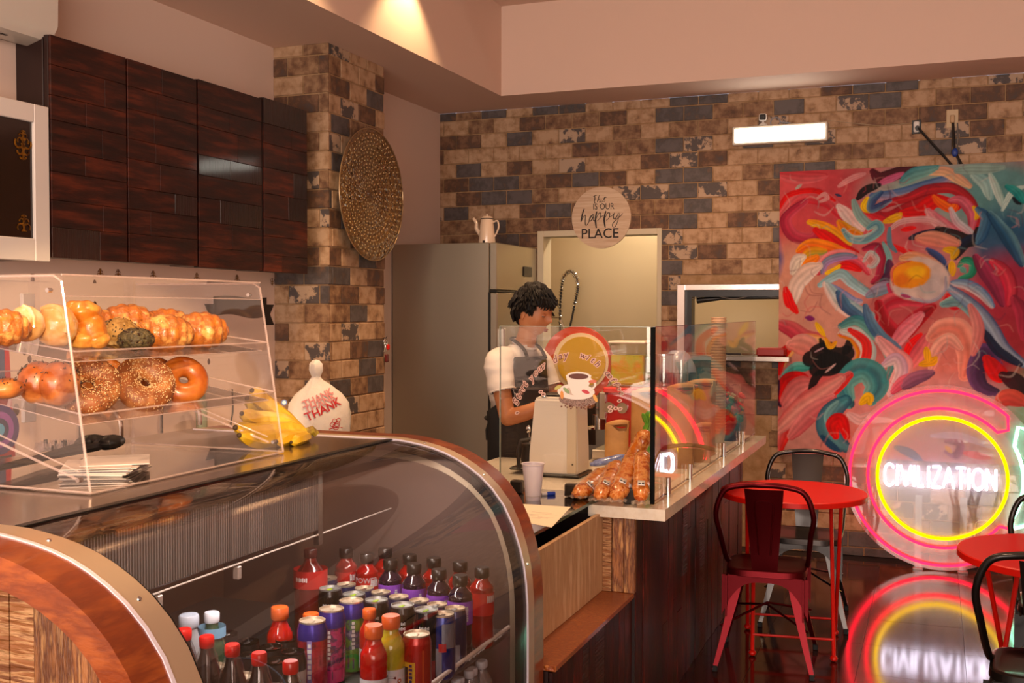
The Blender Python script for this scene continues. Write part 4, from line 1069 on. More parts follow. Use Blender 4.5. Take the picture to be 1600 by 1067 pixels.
    for a, c in zip(rows, rows[1:]):
        for i in range(18): b.bm.faces.new((a[i], a[(i+1) % 18], c[(i+1) % 18], c[i]))
    b.bm.faces.new(rows[0][::-1]); b.bm.faces.new(rows[-1]); L_('backrest_splat', b)
    b = MB(); pts = []
    def sp_(x, u): return (x, -sd/2+.008-.092*u**.9+.012*math.sin(PI*u)-.012*(1-(x/(.055+.03*u))**2)*u-.004, zs-.01+(h-.005-zs)*u)
    pts = [sp_(-.026, .22), sp_(-.03, .4), sp_(-.035, .6), sp_(-.041, .8), sp_(-.03, .86), sp_(0, .87), sp_(.03, .86), sp_(.041, .8), sp_(.035, .6), sp_(.03, .4), sp_(.026, .22)]
    b.tube(spline(pts, 4), .0038, 6); L_('embossed_rib', b)
    return t
cafe_chair((-.715, 5.09, 0), R(4), M_cr, 'glossy dark red metal cafe chair at the table beside the bar', 'metal cafe chairs')
cafe_chair((-.63, 5.86, 0), R(184), M_cg, 'gunmetal cafe chair facing us on the far side of the first red table', 'metal cafe chairs')
cafe_chair((.36, 3.95, 0), R(-6), M_cb, 'black metal cafe chair nearest us at the right edge', 'metal cafe chairs', .86)
cafe_chair((.50, 4.83, 0), R(176), M_cb, 'dark metal cafe chair behind the right-hand red table, before the neon sign', 'metal cafe chairs')
# ================================================================== bar counter
ZB, XE, XG = .90, -.905, -.97
M_bar = [mat('dark_red_bar_board', '460c07', .45, spec=.25, c2=('260704', '60180d'), nscale=6, stretch=(6, 6, 1), bump=.15, bscale=40, rnd=.5, coat=.03, coord='pos'), mat('ribbed_bar_board', '460f09', .42, c2=('200704',), nscale=70, stretch=(.2, .2, 2), bump=.8, bscale=60, rnd=.3, coat=.05, spec=.3, coord='pos')]
M_lite = [mat('reclaimed_board_light', '9a6338', .4, c2=('5c3018', 'b98652'), nscale=9, stretch=(8, 8, 1), bump=.3, bscale=50, rnd=.3), mat('sawn_board_light', '8a5630', .4, c2=('b88c60', '6c3e20'), nscale=60, stretch=(.15, .15, 1.5), bump=.8, bscale=70, rnd=.2, lo=.45, hi=.6)]
bar = thing('bar_counter', 'long bar with white stone worktop and dark reclaimed board front', 'counter', (-1.4, 5, 0))
part('worktop', MB().prism([(-1.99, 4.05), (-1.195, 4.05), (-1.195, 3.845), (XE, 3.845), (XE, 6.34), (-1.55, 6.34), (-1.55, 4.94), (-1.99, 4.94)], ZB-.042, ZB, 'xy'), M_quartz, bar, angle=30)
part('body', MB().box((-1.52, 3.90, 0), (-1.04, 6.28, ZB-.043)).box((-1.95, 4.1, 0), (-1.52, 4.88, ZB-.043)), M_cabg, bar)
y = 3.905
while y < 6.27:
    w = random.choice([.07, .09, .1, .12]); y1 = min(y+w, 6.28)
    zc = random.choice([None, random.uniform(.25, .65)])
    for z0, z1 in ([(0.0, ZB-.044)] if zc is None else [(0.0, zc), (zc, ZB-.044)]):
        th = random.uniform(.010, .016); me = MB().box((-th/2, -(y1-y)/2+.001, -(z1-z0)/2+.0005), (th/2, (y1-y)/2-.001, (z1-z0)/2-.0005), .0012).mesh('board', M_bar[1] if random.random() < .2 else M_bar[0])
        o = link('board', me, bar, world=True); o.location = (-1.04+th/2, (y+y1)/2, (z0+z1)/2)
    y = y1
# end panel facing the camera
for k, (x0, x1, mm) in enumerate(((-1.150, -1.116, M_lite[1]), (-1.114, -1.070, M_lite[0]), (-1.068, -1.026, M_lite[0]))):
    part('end_board', MB().box((x0, 3.880+.003*(k % 2), .575), (x1, 3.905, ZB-.044), .0015), mm, bar, 'light brown reclaimed end board')
part('end_panel', MB().box((-1.52, 3.895, 0), (-1.03, 3.905, ZB-.044)), M_cabg, bar)
# low body between display case and bar, with sill and plywood
t = thing('gate_counter', 'low boarded section between display case and bar, with orange wooden ledge', 'counter', (-1.2, 3.45, 0))
y = 3.0
while y < 3.89:
    y1 = min(y+random.choice([.07, .09, .11]), 3.893)
    me = MB().box((-.007, -(y1-y)/2+.001, -.275), (.007, (y1-y)/2-.001, .275), .001).mesh('board', M_bar[1] if random.random() < .3 else M_bar[0]); o = link('board', me, t); o.location = (-1.047, (y+y1)/2, .277); y = y1
part('body', MB().box((-1.5, 3.0, 0), (-1.055, 3.888, .555)), M_cabg, t)
part('ledge', MB().box((-1.172, 3.0, .556), (-1.03, 3.892, .574), .002), mat('orange_brown_plank', 'a8561c', .35, c2=('7a3410', 'c07028'), nscale=60, stretch=(1, 6, 1), bump=.7, bscale=90, coat=.3), t)
part('plywood_panel', MB().box((-1.166, 3.0, .575), (-1.15, 3.90, .868), .001), mat('pale_plywood', 'c9a379', .5, c2=('b98f66', 'd6b48c'), nscale=5, stretch=(1, 6, .8), bump=.05), t, 'pale plywood panel')
part('latch', MB().cyl((-1.21, 3.78, .82), (-1.168, 3.78, .82), .012), M_whitep, t)
# dark glass slab by the till
t = thing('glass_topped_counter', 'low cash counter with dark glass top in front of the cup', 'counter', (-1.5, 3.6, 0))
part('glass_top', MB().box((-1.93, 3.02, .9005), (-1.185, 4.045, .912), .001), mat('dark_glass_top', '1a1512', .08, coat=1, spec=.7), t)
part('glass_edge', MB().box((-1.186, 3.02, .9008), (-1.1835, 4.043, .9117)), mat('green_glass_edge', '1f4a30', .15), t, 'green edge of the glass')
part('cabinet_body', MB().box((-1.9, 3.02, 0), (-1.53, 3.86, .895)), M_dark, t)
part('shelf_underside', MB().box((-1.9, 3.02, .86), (-1.25, 3.86, .8995)), M_dark, t)
# glass screens
M_scr = glass('screen_glass', (.95, .96, .95), .05)
M_scrs = glass('screen_glass_side', (.95, .96, .95), .045, gl=(.85, .85, .85), fk=.7)
M_gedge = mat('dark_glass_edge', '1c2a22', .15, coat=.5)
M_clip = mat('steel_clip', '4c4844', .3, .9)
t = thing('front_glass_screen', 'clear glass screen across the bar end with a coffee cup transfer', 'glass screen', (-1.27, 3.915, ZB))
gx0, gx1 = at(782, 600, Y=3.92).x, XG-.012; GT = 1.558
part('pane', MB().box((gx0, 3.916, ZB+.013), (gx1, 3.924, GT)), M_scr, t)
part('edge', MB().box((gx0-.002, 3.915, ZB+.013), (gx0, 3.925, GT)), mat('pale_glass_edge', '9aa89a', .2), t)
part('edge', MB().box((gx0, 3.915, GT), (gx1, 3.925, GT+.002)), mat('pale_glass_edge', '9aa89a', .2), t)
for x_, yy in ((808, 770), (893, 735), (985, 777)):
    q = at(x_, 781, Y=3.92).x
    part('clip', MB().box((q-.024, 3.902, ZB+.001 if q > -1.19 else .9125), (q+.024, 3.938, ZB+.062), .005), M_clip, t)
M_dec = mat('transfer_brown', '6a3a28', .6); M_decp = mat('transfer_pink_cream', 'd0a898', .6)
words = [('Start', 806, 628, 820, 600, 68, 58, .038), ('your', 830, 591, 849, 571, 50, 34, .034), ('day', 867, 562, 884, 555, 28, 14, .038), ('with', 911, 556, 934, 569, -20, -36, .034), ('coffee', 949, 583, 971, 614, -50, -62, .032)]
jm = [MB(), MB()]
for wd, xa_, ya_, xb_, yb_, aa, ab, wsz in words:
    n = len(wd)
    for i, ch in enumerate(wd):
        u = i/(n-1); bow = 4*u*(1-u)*3
        q = at(xa_+(xb_-xa_)*u, ya_+(yb_-ya_)*u-bow*.6, Y=3.912); ang = R(aa+(ab-aa)*u)
        for li, (m_, yy, bo) in enumerate(((M_decp, 3.9152, .0032), (M_dec, 3.9144, .0002))):
            me = text_mesh(ch, wsz, m_, .0002, name='l', bold=bo); jm[li].add_mesh(me, T((q.x, yy, q.z)) @ RX(PI/2) @ RZ(ang) @ Matrix(((1, .28, 0, 0), (0, 1, 0, 0), (0, 0, 1, 0), (0, 0, 0, 1)))); bpy.data.meshes.remove(me)
part('lettering_outline', jm[0], M_decp, t, smooth=False)['kind'] = 'stuff'; part('lettering', jm[1], M_dec, t, smooth=False)['kind'] = 'stuff'
def disc(parent, nm, x_, y_, rx, ry_, m, yy, rot=0, n=24, label=None):
    q = at(x_, y_, Y=yy); k = 3.65/1700*1.08; b = MB()
    b.prism([(q.x+rx*k*math.cos(a)*math.cos(rot)-ry_*k*math.sin(a)*math.sin(rot), q.z+rx*k*math.cos(a)*math.sin(rot)+ry_*k*math.sin(a)*math.cos(rot)) for a in [2*PI*i/n for i in range(n)]], yy-.0003, yy, 'xz')
    return part(nm, b, m, parent, label, smooth=False)
M_porc = mat('transfer_porcelain', 'e2d8cc', .5); M_cof = mat('transfer_coffee', '5a2410', .4); M_beans = mat('transfer_beans', '5e3a2a', .6, c2=('c0a090', '3a2018'), nscale=260, lo=.4, hi=.55)
disc(t, 'bean_bed', 903, 624, 33, 12, M_beans, 3.9154); disc(t, 'saucer', 900, 612, 32, 13, M_porc, 3.9150); disc(t, 'saucer_well', 900, 611, 20, 7, mat('transfer_shadow', 'c8b0a0', .6), 3.9147)
q0 = at(884, 586, Y=3.914); q1 = at(924, 586, Y=3.914); qb = at(903, 618, Y=3.914)
part('cup_print', MB().prism([(q0.x, q0.z), (q0.x+.008, q0.z-.03), (q0.x+.026, qb.z+.004), (qb.x-.012, qb.z), (qb.x+.012, qb.z), (q1.x-.022, qb.z+.006), (q1.x-.006, q1.z-.03), (q1.x, q1.z)], 3.9140, 3.9144), M_porc, t, smooth=False)
disc(t, 'cup_rim', 904, 587, 20, 6.5, M_porc, 3.9139); disc(t, 'coffee_print', 904, 588, 17, 4.8, M_cof, 3.9135)
part('cup_handle', MB().tube([at(922+8*math.sin(PI*k/8), 592+18*k/8, Y=3.9142) for k in range(9)], .004, 5, flat=(0, 1, 0)), M_porc, t)
for k, (x_, y_, cc_) in enumerate(((872, 605, 'b8b060'), (926, 596, 'c86a50'), (915, 612, 'c0404a'), (885, 610, '8aa070'), (930, 622, 'd8a050'), (878, 617, 'd89048'))): disc(t, 'petal', x_, y_, 7, 3, mat('petal_print_%s' % 'abcdef'[k], cc_, .6), 3.9131, rot=.5-k*.4, n=12)
for k in range(22):
    x_ = 872+random.uniform(0, 62); y_ = 630+random.uniform(0, 9)
    disc(t, 'bean_print', x_, y_, 1.8, 1.3, M_dec, 3.9131, n=8)
for (x_, y_) in ((808, 645), (968, 626), (953, 636), (962, 638), (969, 639), (954, 642), (845, 612), (849, 616)): disc(t, 'leaf_print', x_, y_, 4.2, 2.8, M_decp, 3.9147, rot=.3, n=14); disc(t, 'leaf_print', x_, y_, 2.4, 1.4, M_dec, 3.9140, rot=.3, n=12)
t = thing('side_glass_screen', 'long clear glass screen along the customer side of the bar', 'glass screen', (XG, 5.1, ZB))
part('pane', MB().box((XG-.004, 3.93, ZB+.012), (XG+.004, 6.33, GT)), M_scrs, t)
part('edge', MB().box((XG-.009, 3.914, ZB+.004), (XG+.006, 3.93, GT)), mat('black_seal', '060706', .7, spec=.1), t, 'black vertical seal at the corner')
part('edge', MB().box((XG-.005, 3.93, GT), (XG+.005, 6.33, GT+.002)), M_gedge, t)
part('edge', MB().box((XG-.003, 3.93, ZB+.008), (XG+.003, 6.33, ZB+.012)), M_gedge, t)
for yy in (4.12, 4.52, 5.30, 5.86): part('clip', MB().cyl((XG+.012, yy, ZB), (XG+.012, yy, ZB+.075), .010, n=14), M_steelb, t)

# ------------------------------------------------------------------ things on the bar
c = at(833, 781, Z=.912)
t = thing('takeaway_cup', 'white takeaway cup standing on the dark glass counter', 'cup', (c.x, c.y, .912))
hc = .135; part('cup_body', MB().lathe([(0, 0), (.027, 0), (.028, .004), (.041, hc-.002), (.0435, hc), (.0435, hc+.003), (.039, hc+.001), (.026, .006), (0, .006)], n=32).xf(T((c.x, c.y, .912))), mat('white_cup', 'dcd4dc', .35, sss=.1), t)
part('rim', MB().torus((c.x, c.y, .912+hc), .042, .002, 32, 8), M_whitep, t)
for z in (.013, .017): part('print_line', MB().torus((c.x, c.y, .912+z), .0285+z*.1, .0005, 32, 4), mat('grey_print', '9a9288', .5), t)
a, b_ = at(846, 772, Z=.918), at(867, 771, Z=.918)
t = thing('marker_pen', 'blue capped pen lying behind the white cup', 'pen', (a.x, a.y, .913))
part('barrel', MB().cyl(a, a.lerp(b_, .4), .0065), M_whitep, t); part('cap', MB().cyl(a.lerp(b_, .4), b_, .0085), mat('blue_plastic', '1c3fa8', .3), t)
q = [at(*v, Z=.9125) for v in ((812, 787), (892, 792), (862, 824), (800, 812))]
b = MB(); b.prism([(v.x, v.y) for v in q], .9122, .9128, 'xy'); solo('paper_sheet', b, mat('warm_paper', 'efe0c4', .6), 'handwritten paper sheet lying on the dark glass counter', 'paper')
PAP = bpy.data.objects['paper_sheet']
b = MB(); c0 = (q[0]+q[2])/2
for k in range(9):
    p0 = c0+Vector((random.uniform(-.05, .03), -.06+.014*k, 0)); b.tube([p0+Vector((0, 0, .0003)), p0+Vector((.03, .006*random.uniform(-1, 1), .0003)), p0+Vector((.06, .004*random.uniform(-1, 1), .0003))], .0009, 4, flat=(0, 0, 1))
part('handwriting', b, mat('faint_ink', '9a8a80', .6), PAP)
# grinder
t = thing('coffee_grinder', 'white coffee grinder with a flat back on the bar', 'grinder', (-1.53, 4.52, ZB))
Mg = mat('cream_metal', 'e2d8cc', .3, coat=.3)
bx0, bx1, by0, by1 = -1.645, -1.425, 4.42, 4.60; hz = .345
b = MB(); rows = []
for (z, i0, i1) in ((.012, 0, 0), (.10, .0, .004), (.12, .002, .005), (.335, .022, .014), (hz, .03, .022)):
    rows.append([b.bm.verts.new((x, y, ZB+z)) for x, y in ((bx0+i0, by0+i1), (bx1-i0*.3, by0+i1), (bx1-i0*.3, by1-i1), (bx0+i0, by1-i1))])
for a, cc_ in zip(rows, rows[1:]):
    for i in range(4): b.bm.faces.new((a[i], a[(i+1) % 4], cc_[(i+1) % 4], cc_[i]))
b.bm.faces.new(rows[0][::-1]); b.bm.faces.new(rows[-1])
bmesh.ops.bevel(b.bm, geom=list(b.bm.edges), offset=.006, segments=2, affect='EDGES')
part('housing', b, Mg, t)
part('front_panel', MB().box((bx1-.045, by0-.004, ZB+.02), (bx1-.002, by0+.004, ZB+hz-.012), .003), mat('beige_metal', 'd2bfa4', .35), t)
part('base_plate', MB().box((bx0-.01, by0-.012, ZB+.001), (bx1+.012, by1+.01, ZB+.014), .004), M_black, t)
part('top_lid', MB().box((bx0+.045, by0+.04, ZB+hz), (bx1-.03, by1-.03, ZB+hz+.012), .004), M_black, t)
part('knob', MB().cyl((bx0+.06, by0+.03, ZB+hz), (bx0+.06, by0+.03, ZB+hz+.016), .012), M_chrome, t)
part('portafilter_fork', MB().tube([(bx0+.01, by0+.03, ZB+.16), (bx0-.04, by0+.01, ZB+.15), (bx0-.05, by0-.0, ZB+.11), (bx0-.045, by0, ZB+.03)], .009), M_black, t)
part('screw', MB().cyl((bx1-.018, by0-.007, ZB+.06), (bx1-.018, by0-.004, ZB+.06), .004), M_chrome, t)
part('warming_lever', MB().box((bx0-.10, by0+.02, ZB+.018), (bx0-.0, by0+.14, ZB+.03), .005), M_black, t)
q = at(831, 737, Y=4.5)
t = thing('small_black_jug', 'small black jug with a metal spoon beside the coffee grinder', 'jug', (-1.70, 4.62, ZB))
part('body', MB().lathe([(0, .001), (.04, .001), (.046, .05), (.036, .1), (.04, .115), (.034, .112), (0, .09)], (-1.71, 4.62, ZB), 24), M_black, t)
part('spoon', MB().tube([(-1.71, 4.62, ZB+.07), (-1.72, 4.62, ZB+.17)], .004).ell((-1.721, 4.62, ZB+.18), (.012, .005, .018), 12, 8), M_chrome, t)
# espresso machine / red appliance behind
t = thing('espresso_machine', 'steel espresso machine with red panels behind the grinder', 'coffee machine', (-1.35, 5.0, ZB))
part('body', MB().box((-1.46, 4.97, ZB+.06), (-1.10, 5.32, ZB+.33), .012), mat('bright_red_panel', 'c01414', .3, coat=.4), t)
part('top_tray', MB().box((-1.47, 4.96, ZB+.33), (-1.09, 5.33, ZB+.355), .004), mat('red_gloss', 'd81e18', .25, coat=.5), t)
part('front_panel', MB().box((-1.50, 4.98, ZB+.20), (-1.46, 5.31, ZB+.33), .006), M_steelb, t)
part('drip_tray', MB().box((-1.53, 4.97, ZB+.012), (-1.46, 5.31, ZB+.055), .004), M_steelb, t)
part('gauge', MB().cyl((-1.44, 4.955, ZB+.26), (-1.44, 4.972, ZB+.26), .026).cyl((-1.375, 4.955, ZB+.26), (-1.375, 4.972, ZB+.26), .026), M_chrome, t)
part('group_head', MB().cyl((-1.53, 5.1, ZB+.14), (-1.53, 5.1, ZB+.21), .032).tube([(-1.53, 5.1, ZB+.15), (-1.58, 5.06, ZB+.145), (-1.62, 5.04, ZB+.14)], .011), M_chrome, t)
for i in range(4): part('foot', MB().cyl((-1.43+.29*(i % 2), 5.0+.28*(i//2), ZB), (-1.43+.29*(i % 2), 5.0+.28*(i//2), ZB+.06), .018), M_black, t)
# the juice dispenser with yellow fruit
t = thing('drink_dispenser', 'clear drink dispenser with yellow citrus juice on top of the red machine', 'dispenser', (-1.45, 5.12, ZB+.356))
cx, cy, z0 = -1.38, 5.12, ZB+.3565
part('tank', MB().box((cx-.085, cy-.08, z0), (cx+.09, cy+.08, z0+.205), .01), glass('tank_clear', (.94, .93, .88), .06), t)
part('juice', MB().box((cx-.078, cy-.073, z0+.008), (cx+.083, cy+.073, z0+.15), .006), mat('yellow_juice', 'd9b81e', .15, c2=('c8c83a', 'e89a18'), nscale=9), t)
part('lid', MB().box((cx-.09, cy-.085, z0+.205), (cx+.095, cy+.085, z0+.216), .004), mat('pale_lid', 'e6d8c4', .3), t)
# round red signboard behind
t = thing('round_board', 'round cream and orange-red board standing behind the drink dispenser', 'board', (-1.56, 5.40, ZB+.1))
q = at(902, 568, Y=5.56); bY = .14
part('disc', MB().cyl((q.x, 5.56, q.z), (q.x, 5.575, q.z), .20, n=48), mat('orange_red_print', 'c8482a', .4), t)
part('inner_disc', MB().cyl((q.x+.02, 5.555, q.z+.01), (q.x+.02, 5.56, q.z+.01), .155, n=48), mat('cream_print', 'e6cfa8', .4), t)
part('centre_disc', MB().cyl((q.x+.025, 5.55, q.z+.01), (q.x+.025, 5.555, q.z+.01), .135, n=48), mat('lemon_print', 'cda028', .4), t)
part('stand', MB().box((q.x+.0, 5.565, ZB), (q.x+.10, 5.58, q.z-.15)), M_black, t)
# jars on the red machine
M_jar = glass('jar_clear', (.95, .96, .95), .09, .02)
for k, (x_, lab) in enumerate(((-1.30, 'clear glass with green herbs standing on the red machine'), (-1.215, 'wide clear glass jar with steel lid on the red machine'), (-1.13, 'clear tall glass at the corner of the red machine'))):
    t = thing('glass_jar', lab, 'jar', (x_, 5.12, ZB+.356)); h = (.14, .15, .13)[k]; r = (.038, .045, .032)[k]
    part('glass', MB().lathe([(0, 0), (r, 0), (r, h), (r-.003, h), (r-.003, .006), (0, .006)], (x_, 5.12, ZB+.356), 24), M_jar, t)
    if k == 0:
        b = MB()
        for i in range(26): a = random.uniform(0, 2*PI); q = random.uniform(0, .026); b.ell((x_+q*math.cos(a), 5.12+q*math.sin(a), ZB+.37+random.uniform(0, .13)), (.012, .004, .008), 7, 5, rot=RZ(a).to_3x3())
        part('herbs', b, mat('green_leaves', '4c8a3a', .5, c2=('8ab060',), nscale=40), t)
    if k == 1: part('lid', MB().cyl((x_, 5.12, ZB+.356+h), (x_, 5.12, ZB+.362+h), .048, n=28), M_chrome, t)
    if k == 2: part('straw', MB().cyl((x_, 5.115, ZB+.37), (x_+.015, 5.12, ZB+.52), .004), M_whitep, t)
# kraft bags
M_kraft = mat('kraft_paper', 'd0995a', .6, c2=('b8824a',), nscale=12, bump=.15, bscale=20)
def kraft(x, y, w, d, h, rz, lab):
    t = thing('paper_bag', lab, 'bag', (x, y, ZB), rz, 'standing brown paper bags'); b = MB(); rows = []; n = 32
    for k in range(12):
        u = k/11; row = []; z = h*u
        for i in range(n):
            a = 2*PI*i/n; e = 5
            c_, s_ = math.cos(a), math.sin(a); kk = (abs(c_)**e+abs(s_)**e)**(-1/e)
            zz = z+(.012*math.sin(2*a+1)+.012*math.cos(3*a) if k == 11 else 0); pinch = 1-.10*math.sin(PI*u)*abs(c_)
            row.append(b.bm.verts.new((w/2*c_*kk*(1+.04*math.sin(5*a+u*5)*u), d/2*s_*kk*pinch, zz)))
        rows.append(row)
    for k in range(11, 6, -1):
        u = k/11; rows.append([b.bm.verts.new((v.co.x*.95, v.co.y*.93, v.co.z-.002)) for v in rows[k]])
    for a, c in zip(rows, rows[1:]):
        for i in range(n): b.bm.faces.new((a[i], a[(i+1) % n], c[(i+1) % n], c[i]))
    b.bm.faces.new(rows[0][::-1]); b.bm.faces.new(rows[-1]); part('bag_body', b, M_kraft, t, local=True)
    b = MB(); rows = []          # the folded-over flap of the mouth
    for i in range(11):
        u = -1+2*i/10; rows.append([b.bm.verts.new((w/2*u*1.02, d/2+.002, h-.005)), b.bm.verts.new((w/2*u*1.05, d/2-.012-.015*(1-u*u), h+.016+.012*(1-u*u)+.008*u)), b.bm.verts.new((w/2*u, d/2-.03-.02*(1-u*u), h+.008*(1-u*u)+.008*u))])
    for a, c in zip(rows, rows[1:]):
        for j in (0, 1): b.bm.faces.new((a[j], a[j+1], c[j+1], c[j]))
    fl = part('flap', b, M_kraft, t, local=True); md = fl.modifiers.new('thick', 'SOLIDIFY'); md.thickness = .0015
kraft(-1.345, 4.76, .105, .07, .195, R(10), 'small open brown paper bag between the grinder and the snack packets')
kraft(-1.235, 4.855, .13, .08, .34, R(-8), 'tall brown paper bag just left of the black glass seal')
kraft(-1.085, 4.91, .12, .075, .36, R(12), 'tall brown paper bag behind the side glass, right of the black seal')
kraft(-1.10, 5.40, .15, .10, .35, R(-6), 'brown paper bag with folded mouth farther along behind the side glass')
kraft(-1.035, 5.14, .09, .07, .16, R(5), 'low brown paper bag between the two tall ones behind the side glass')
# tortilla / bread-roll packets
M_pk = mat('orange_crisp_packet', 'c86a12', .25, c2=('c0641c', 'd8924e', 'a4480a'), nscale=26, bump=.35, bscale=22, coat=.8, lo=.35, hi=.6)
M_lab = mat('white_label', 'dcd8d0', .4); M_lb2 = mat('label_black', '2a2a34', .4)
def packet(x0, y0, z0, x1, y1, z1, r, lab, i):
    a, c = Vector((x0, y0, z0)), Vector((x1, y1, z1)); t = thing('snack_packet', lab, 'snack packet', a, 0, 'orange snack packets')
    n = 18; ax = c-a; L_ = ax.length; q = ax.to_track_quat('Z', 'Y').to_matrix().to_4x4(); b = MB(); rows = []
    for k in range(n+1):
        u = k/n; rr = r*(.35+.65*min(1, u*6, (1-u)*6)**.6) if 0 < k < n else r*.25
        rows.append([b.bm.verts.new((rr*math.cos(2*PI*j/20)*(1+.09*math.sin(9*u*PI+j)), rr*.72*math.sin(2*PI*j/20)*(1+.07*math.sin(13*u*PI+j*2)), u*L_)) for j in range(20)])
    for p_, s_ in zip(rows, rows[1:]):
        for j in range(20): b.bm.faces.new((p_[j], p_[(j+1) % 20], s_[(j+1) % 20], s_[j]))
    b.bm.faces.new(rows[0][::-1]); b.bm.faces.new(rows[-1]); b.xf(T(a) @ q); part('packet_body', b, M_pk, t)
    b = MB(); rw = []
    for e_ in (0, 1):
        for j in range(9): xx = -r*1.1+2.2*r*j/8; rw.append(b.bm.verts.new((xx, .004*math.sin(j*2.3), (-.022 if e_ == 0 else .004))))
    for j in range(8): b.bm.faces.new((rw[j], rw[j+1], rw[9+j+1], rw[9+j]))
    b.xf(T(a) @ q); o_ = part('crimped_end', b, glass('film', (.93, .88, .82), .12, .1, .3, (.9, .8, .7)), t)
    v = Vector((.27, -1, .17)).normalized(); w_ = ax.normalized(); v = (v-w_*v.dot(w_)).normalized(); u_ = v.cross(w_); p = a+ax*.2+v*r*1.04
    def quad(hw, hh, off, m_, nm, dz=0, du=0):
        b = MB(); cs = [p+v*off+u_*(sx*hw+du)+w_*(sz*hh+dz) for sx, sz in ((-1, -1), (1, -1), (1, 1), (-1, 1))]; b.bm.faces.new([b.bm.verts.new(k_) for k_ in cs]); o = part(nm, b, m_, t); md = o.modifiers.new('thick', 'SOLIDIFY'); md.thickness = .001; return o
    quad(.013, .017, .001, M_lab, 'price_label'); quad(.0045, .004, .003, M_lb2, 'label_print', -.006, -.006); quad(.0045, .004, .003, M_lb2, 'label_print', -.006, .006)
b_ = [at(*v, Z=ZB+.03) for v in ((901, 775), (936, 779), (962, 780), (1001, 783), (988, 772))]
tops = [at(948, 735, Y=4.22), at(965, 722, Y=4.2), at(990, 712, Y=4.2), at(1003, 706, Y=4.14), at(1008, 705, Y=4.2)]
labs = ['orange snack packet leaning leftmost of the row on the bar', 'second orange snack packet from the left, steeply leaning', 'third orange snack packet from the left in the row', 'orange snack packet nearest the black glass seal', 'thin orange snack packet wedged between the third one and the seal']
for k in range(5): packet(*b_[k], *tops[k], (.039, .035, .038, .031, .031)[k], labs[k], k)
a = at(978, 735, Y=4.26); c = at(1012, 672, Y=4.30); packet(*a, *c, .046, 'orange snack packet lying on top of the others with its end up', 6)
a = at(922, 726, Z=ZB+.05); c = at(982, 712, Y=a.y+.08)
t = thing('blue_packet', 'blue foil snack packet lying behind the orange packets', 'snack packet', a)
b = MB(); ax = Vector(c)-a; q = ax.to_track_quat('Z', 'Y').to_matrix().to_4x4(); rows = []
for k in range(13):
    u = k/12; rr = .028*(.4+.6*min(1, u*5, (1-u)*5)); rows.append([b.bm.verts.new((rr*math.cos(2*PI*j/16)*(1+.1*math.sin(7*u*PI+j)), rr*.6*math.sin(2*PI*j/16), u*ax.length)) for j in range(16)])
for p_, s_ in zip(rows, rows[1:]):
    for j in range(16): b.bm.faces.new((p_[j], p_[(j+1) % 16], s_[(j+1) % 16], s_[j]))
b.bm.faces.new(rows[0][::-1]); b.bm.faces.new(rows[-1]); b.xf(T(a) @ q); part('packet_body', b, mat('blue_foil', '5468b0', .3, c2=('8a98c8', '3a4890'), nscale=30, coat=.7), t)
t = thing('lettuce_bunch', 'small bunch of green leaves above the snack packets', 'leaves', at(1013, 665, Y=4.62))
b = MB(); g_ = at(1012, 664, Y=4.62)
for k in range(7): b.ell(g_+Vector((.012*math.cos(k*2), .01*math.sin(k*2), .012*k-.035)), (.024, .006, .03), 10, 8, rot=(RZ(k*1.1) @ RX(.4)).to_3x3())
b.cyl((g_.x, g_.y, ZB), g_, .012); part('leaves', b, mat('fresh_green', '5a9a28', .45), t)
# tall stack of paper cups
cs = at(1141, 690, Z=ZB); cX, cY = -1.06, 5.70
t = thing('cup_stack', 'very tall stack of paper cups behind the side glass', 'cups', (cX, cY, ZB)); ztop = at(1125, 492, Y=cY).z
n = 40; dz = (ztop-.10-ZB)/n; cm = MB().lathe([(.026, 0), (.038, .082), (.041, .084), (.041, .088), (.037, .088), (.025, .001)], n=22).mesh('cup', mat('paper_cup', 'd8b48e', .5))
for k in range(n+1):
    o = link('cup', cm, t, world=False); o.location = (.0006*math.sin(k), -.0008*k*.3, k*dz)
# flower vase and other bits behind the side glass
t = thing('flower_arrangement', 'red and green flowers in a dark pot at the far end of the bar', 'flowers', (-1.2, 5.95, ZB))
part('pot', MB().lathe([(0, .001), (.05, .001), (.062, .1), (.056, .1), (0, .09)], (-1.06, 6.05, ZB), 20), mat('dark_pot', '2a2a30', .4), t)
for nm, cc_, n_ in (('red_blossoms', 'b01a14', 12), ('yellow_blossoms', 'd09820', 6), ('leaves', '3c7a5a', 18)):
    b = MB()
    for k in range(n_): a = random.uniform(0, 2*PI); r_ = random.uniform(.01, .09); b.ell((-1.06+r_*math.cos(a), 6.05+r_*math.sin(a), ZB+.12+random.uniform(0, .13)), (.022, .022, .014), 9, 6, fn=lambda d, th, ph: 1+.2*math.sin(5*ph), rot=(RX(a) @ RY(r_*9)).to_3x3())
    part(nm, b, mat(nm, cc_, .5), t)
t = thing('upturned_bowl', 'pale blue upturned bowl on top of the paper bags shelf behind the side glass', 'bowl', (-1.25, 5.55, 1.2))
part('stand', MB().box((-1.33, 5.50, ZB), (-1.17, 5.66, 1.30), .005), M_black, t)
part('bowl', MB().lathe([(.095, 0), (.09, .03), (.06, .09), (.035, .11), (.03, .105), (.055, .085), (.085, .03), (.09, 0)], (-1.25, 5.58, 1.301), 28), mat('pale_blue_ceramic', '98a0b0', .3, coat=.5), t)

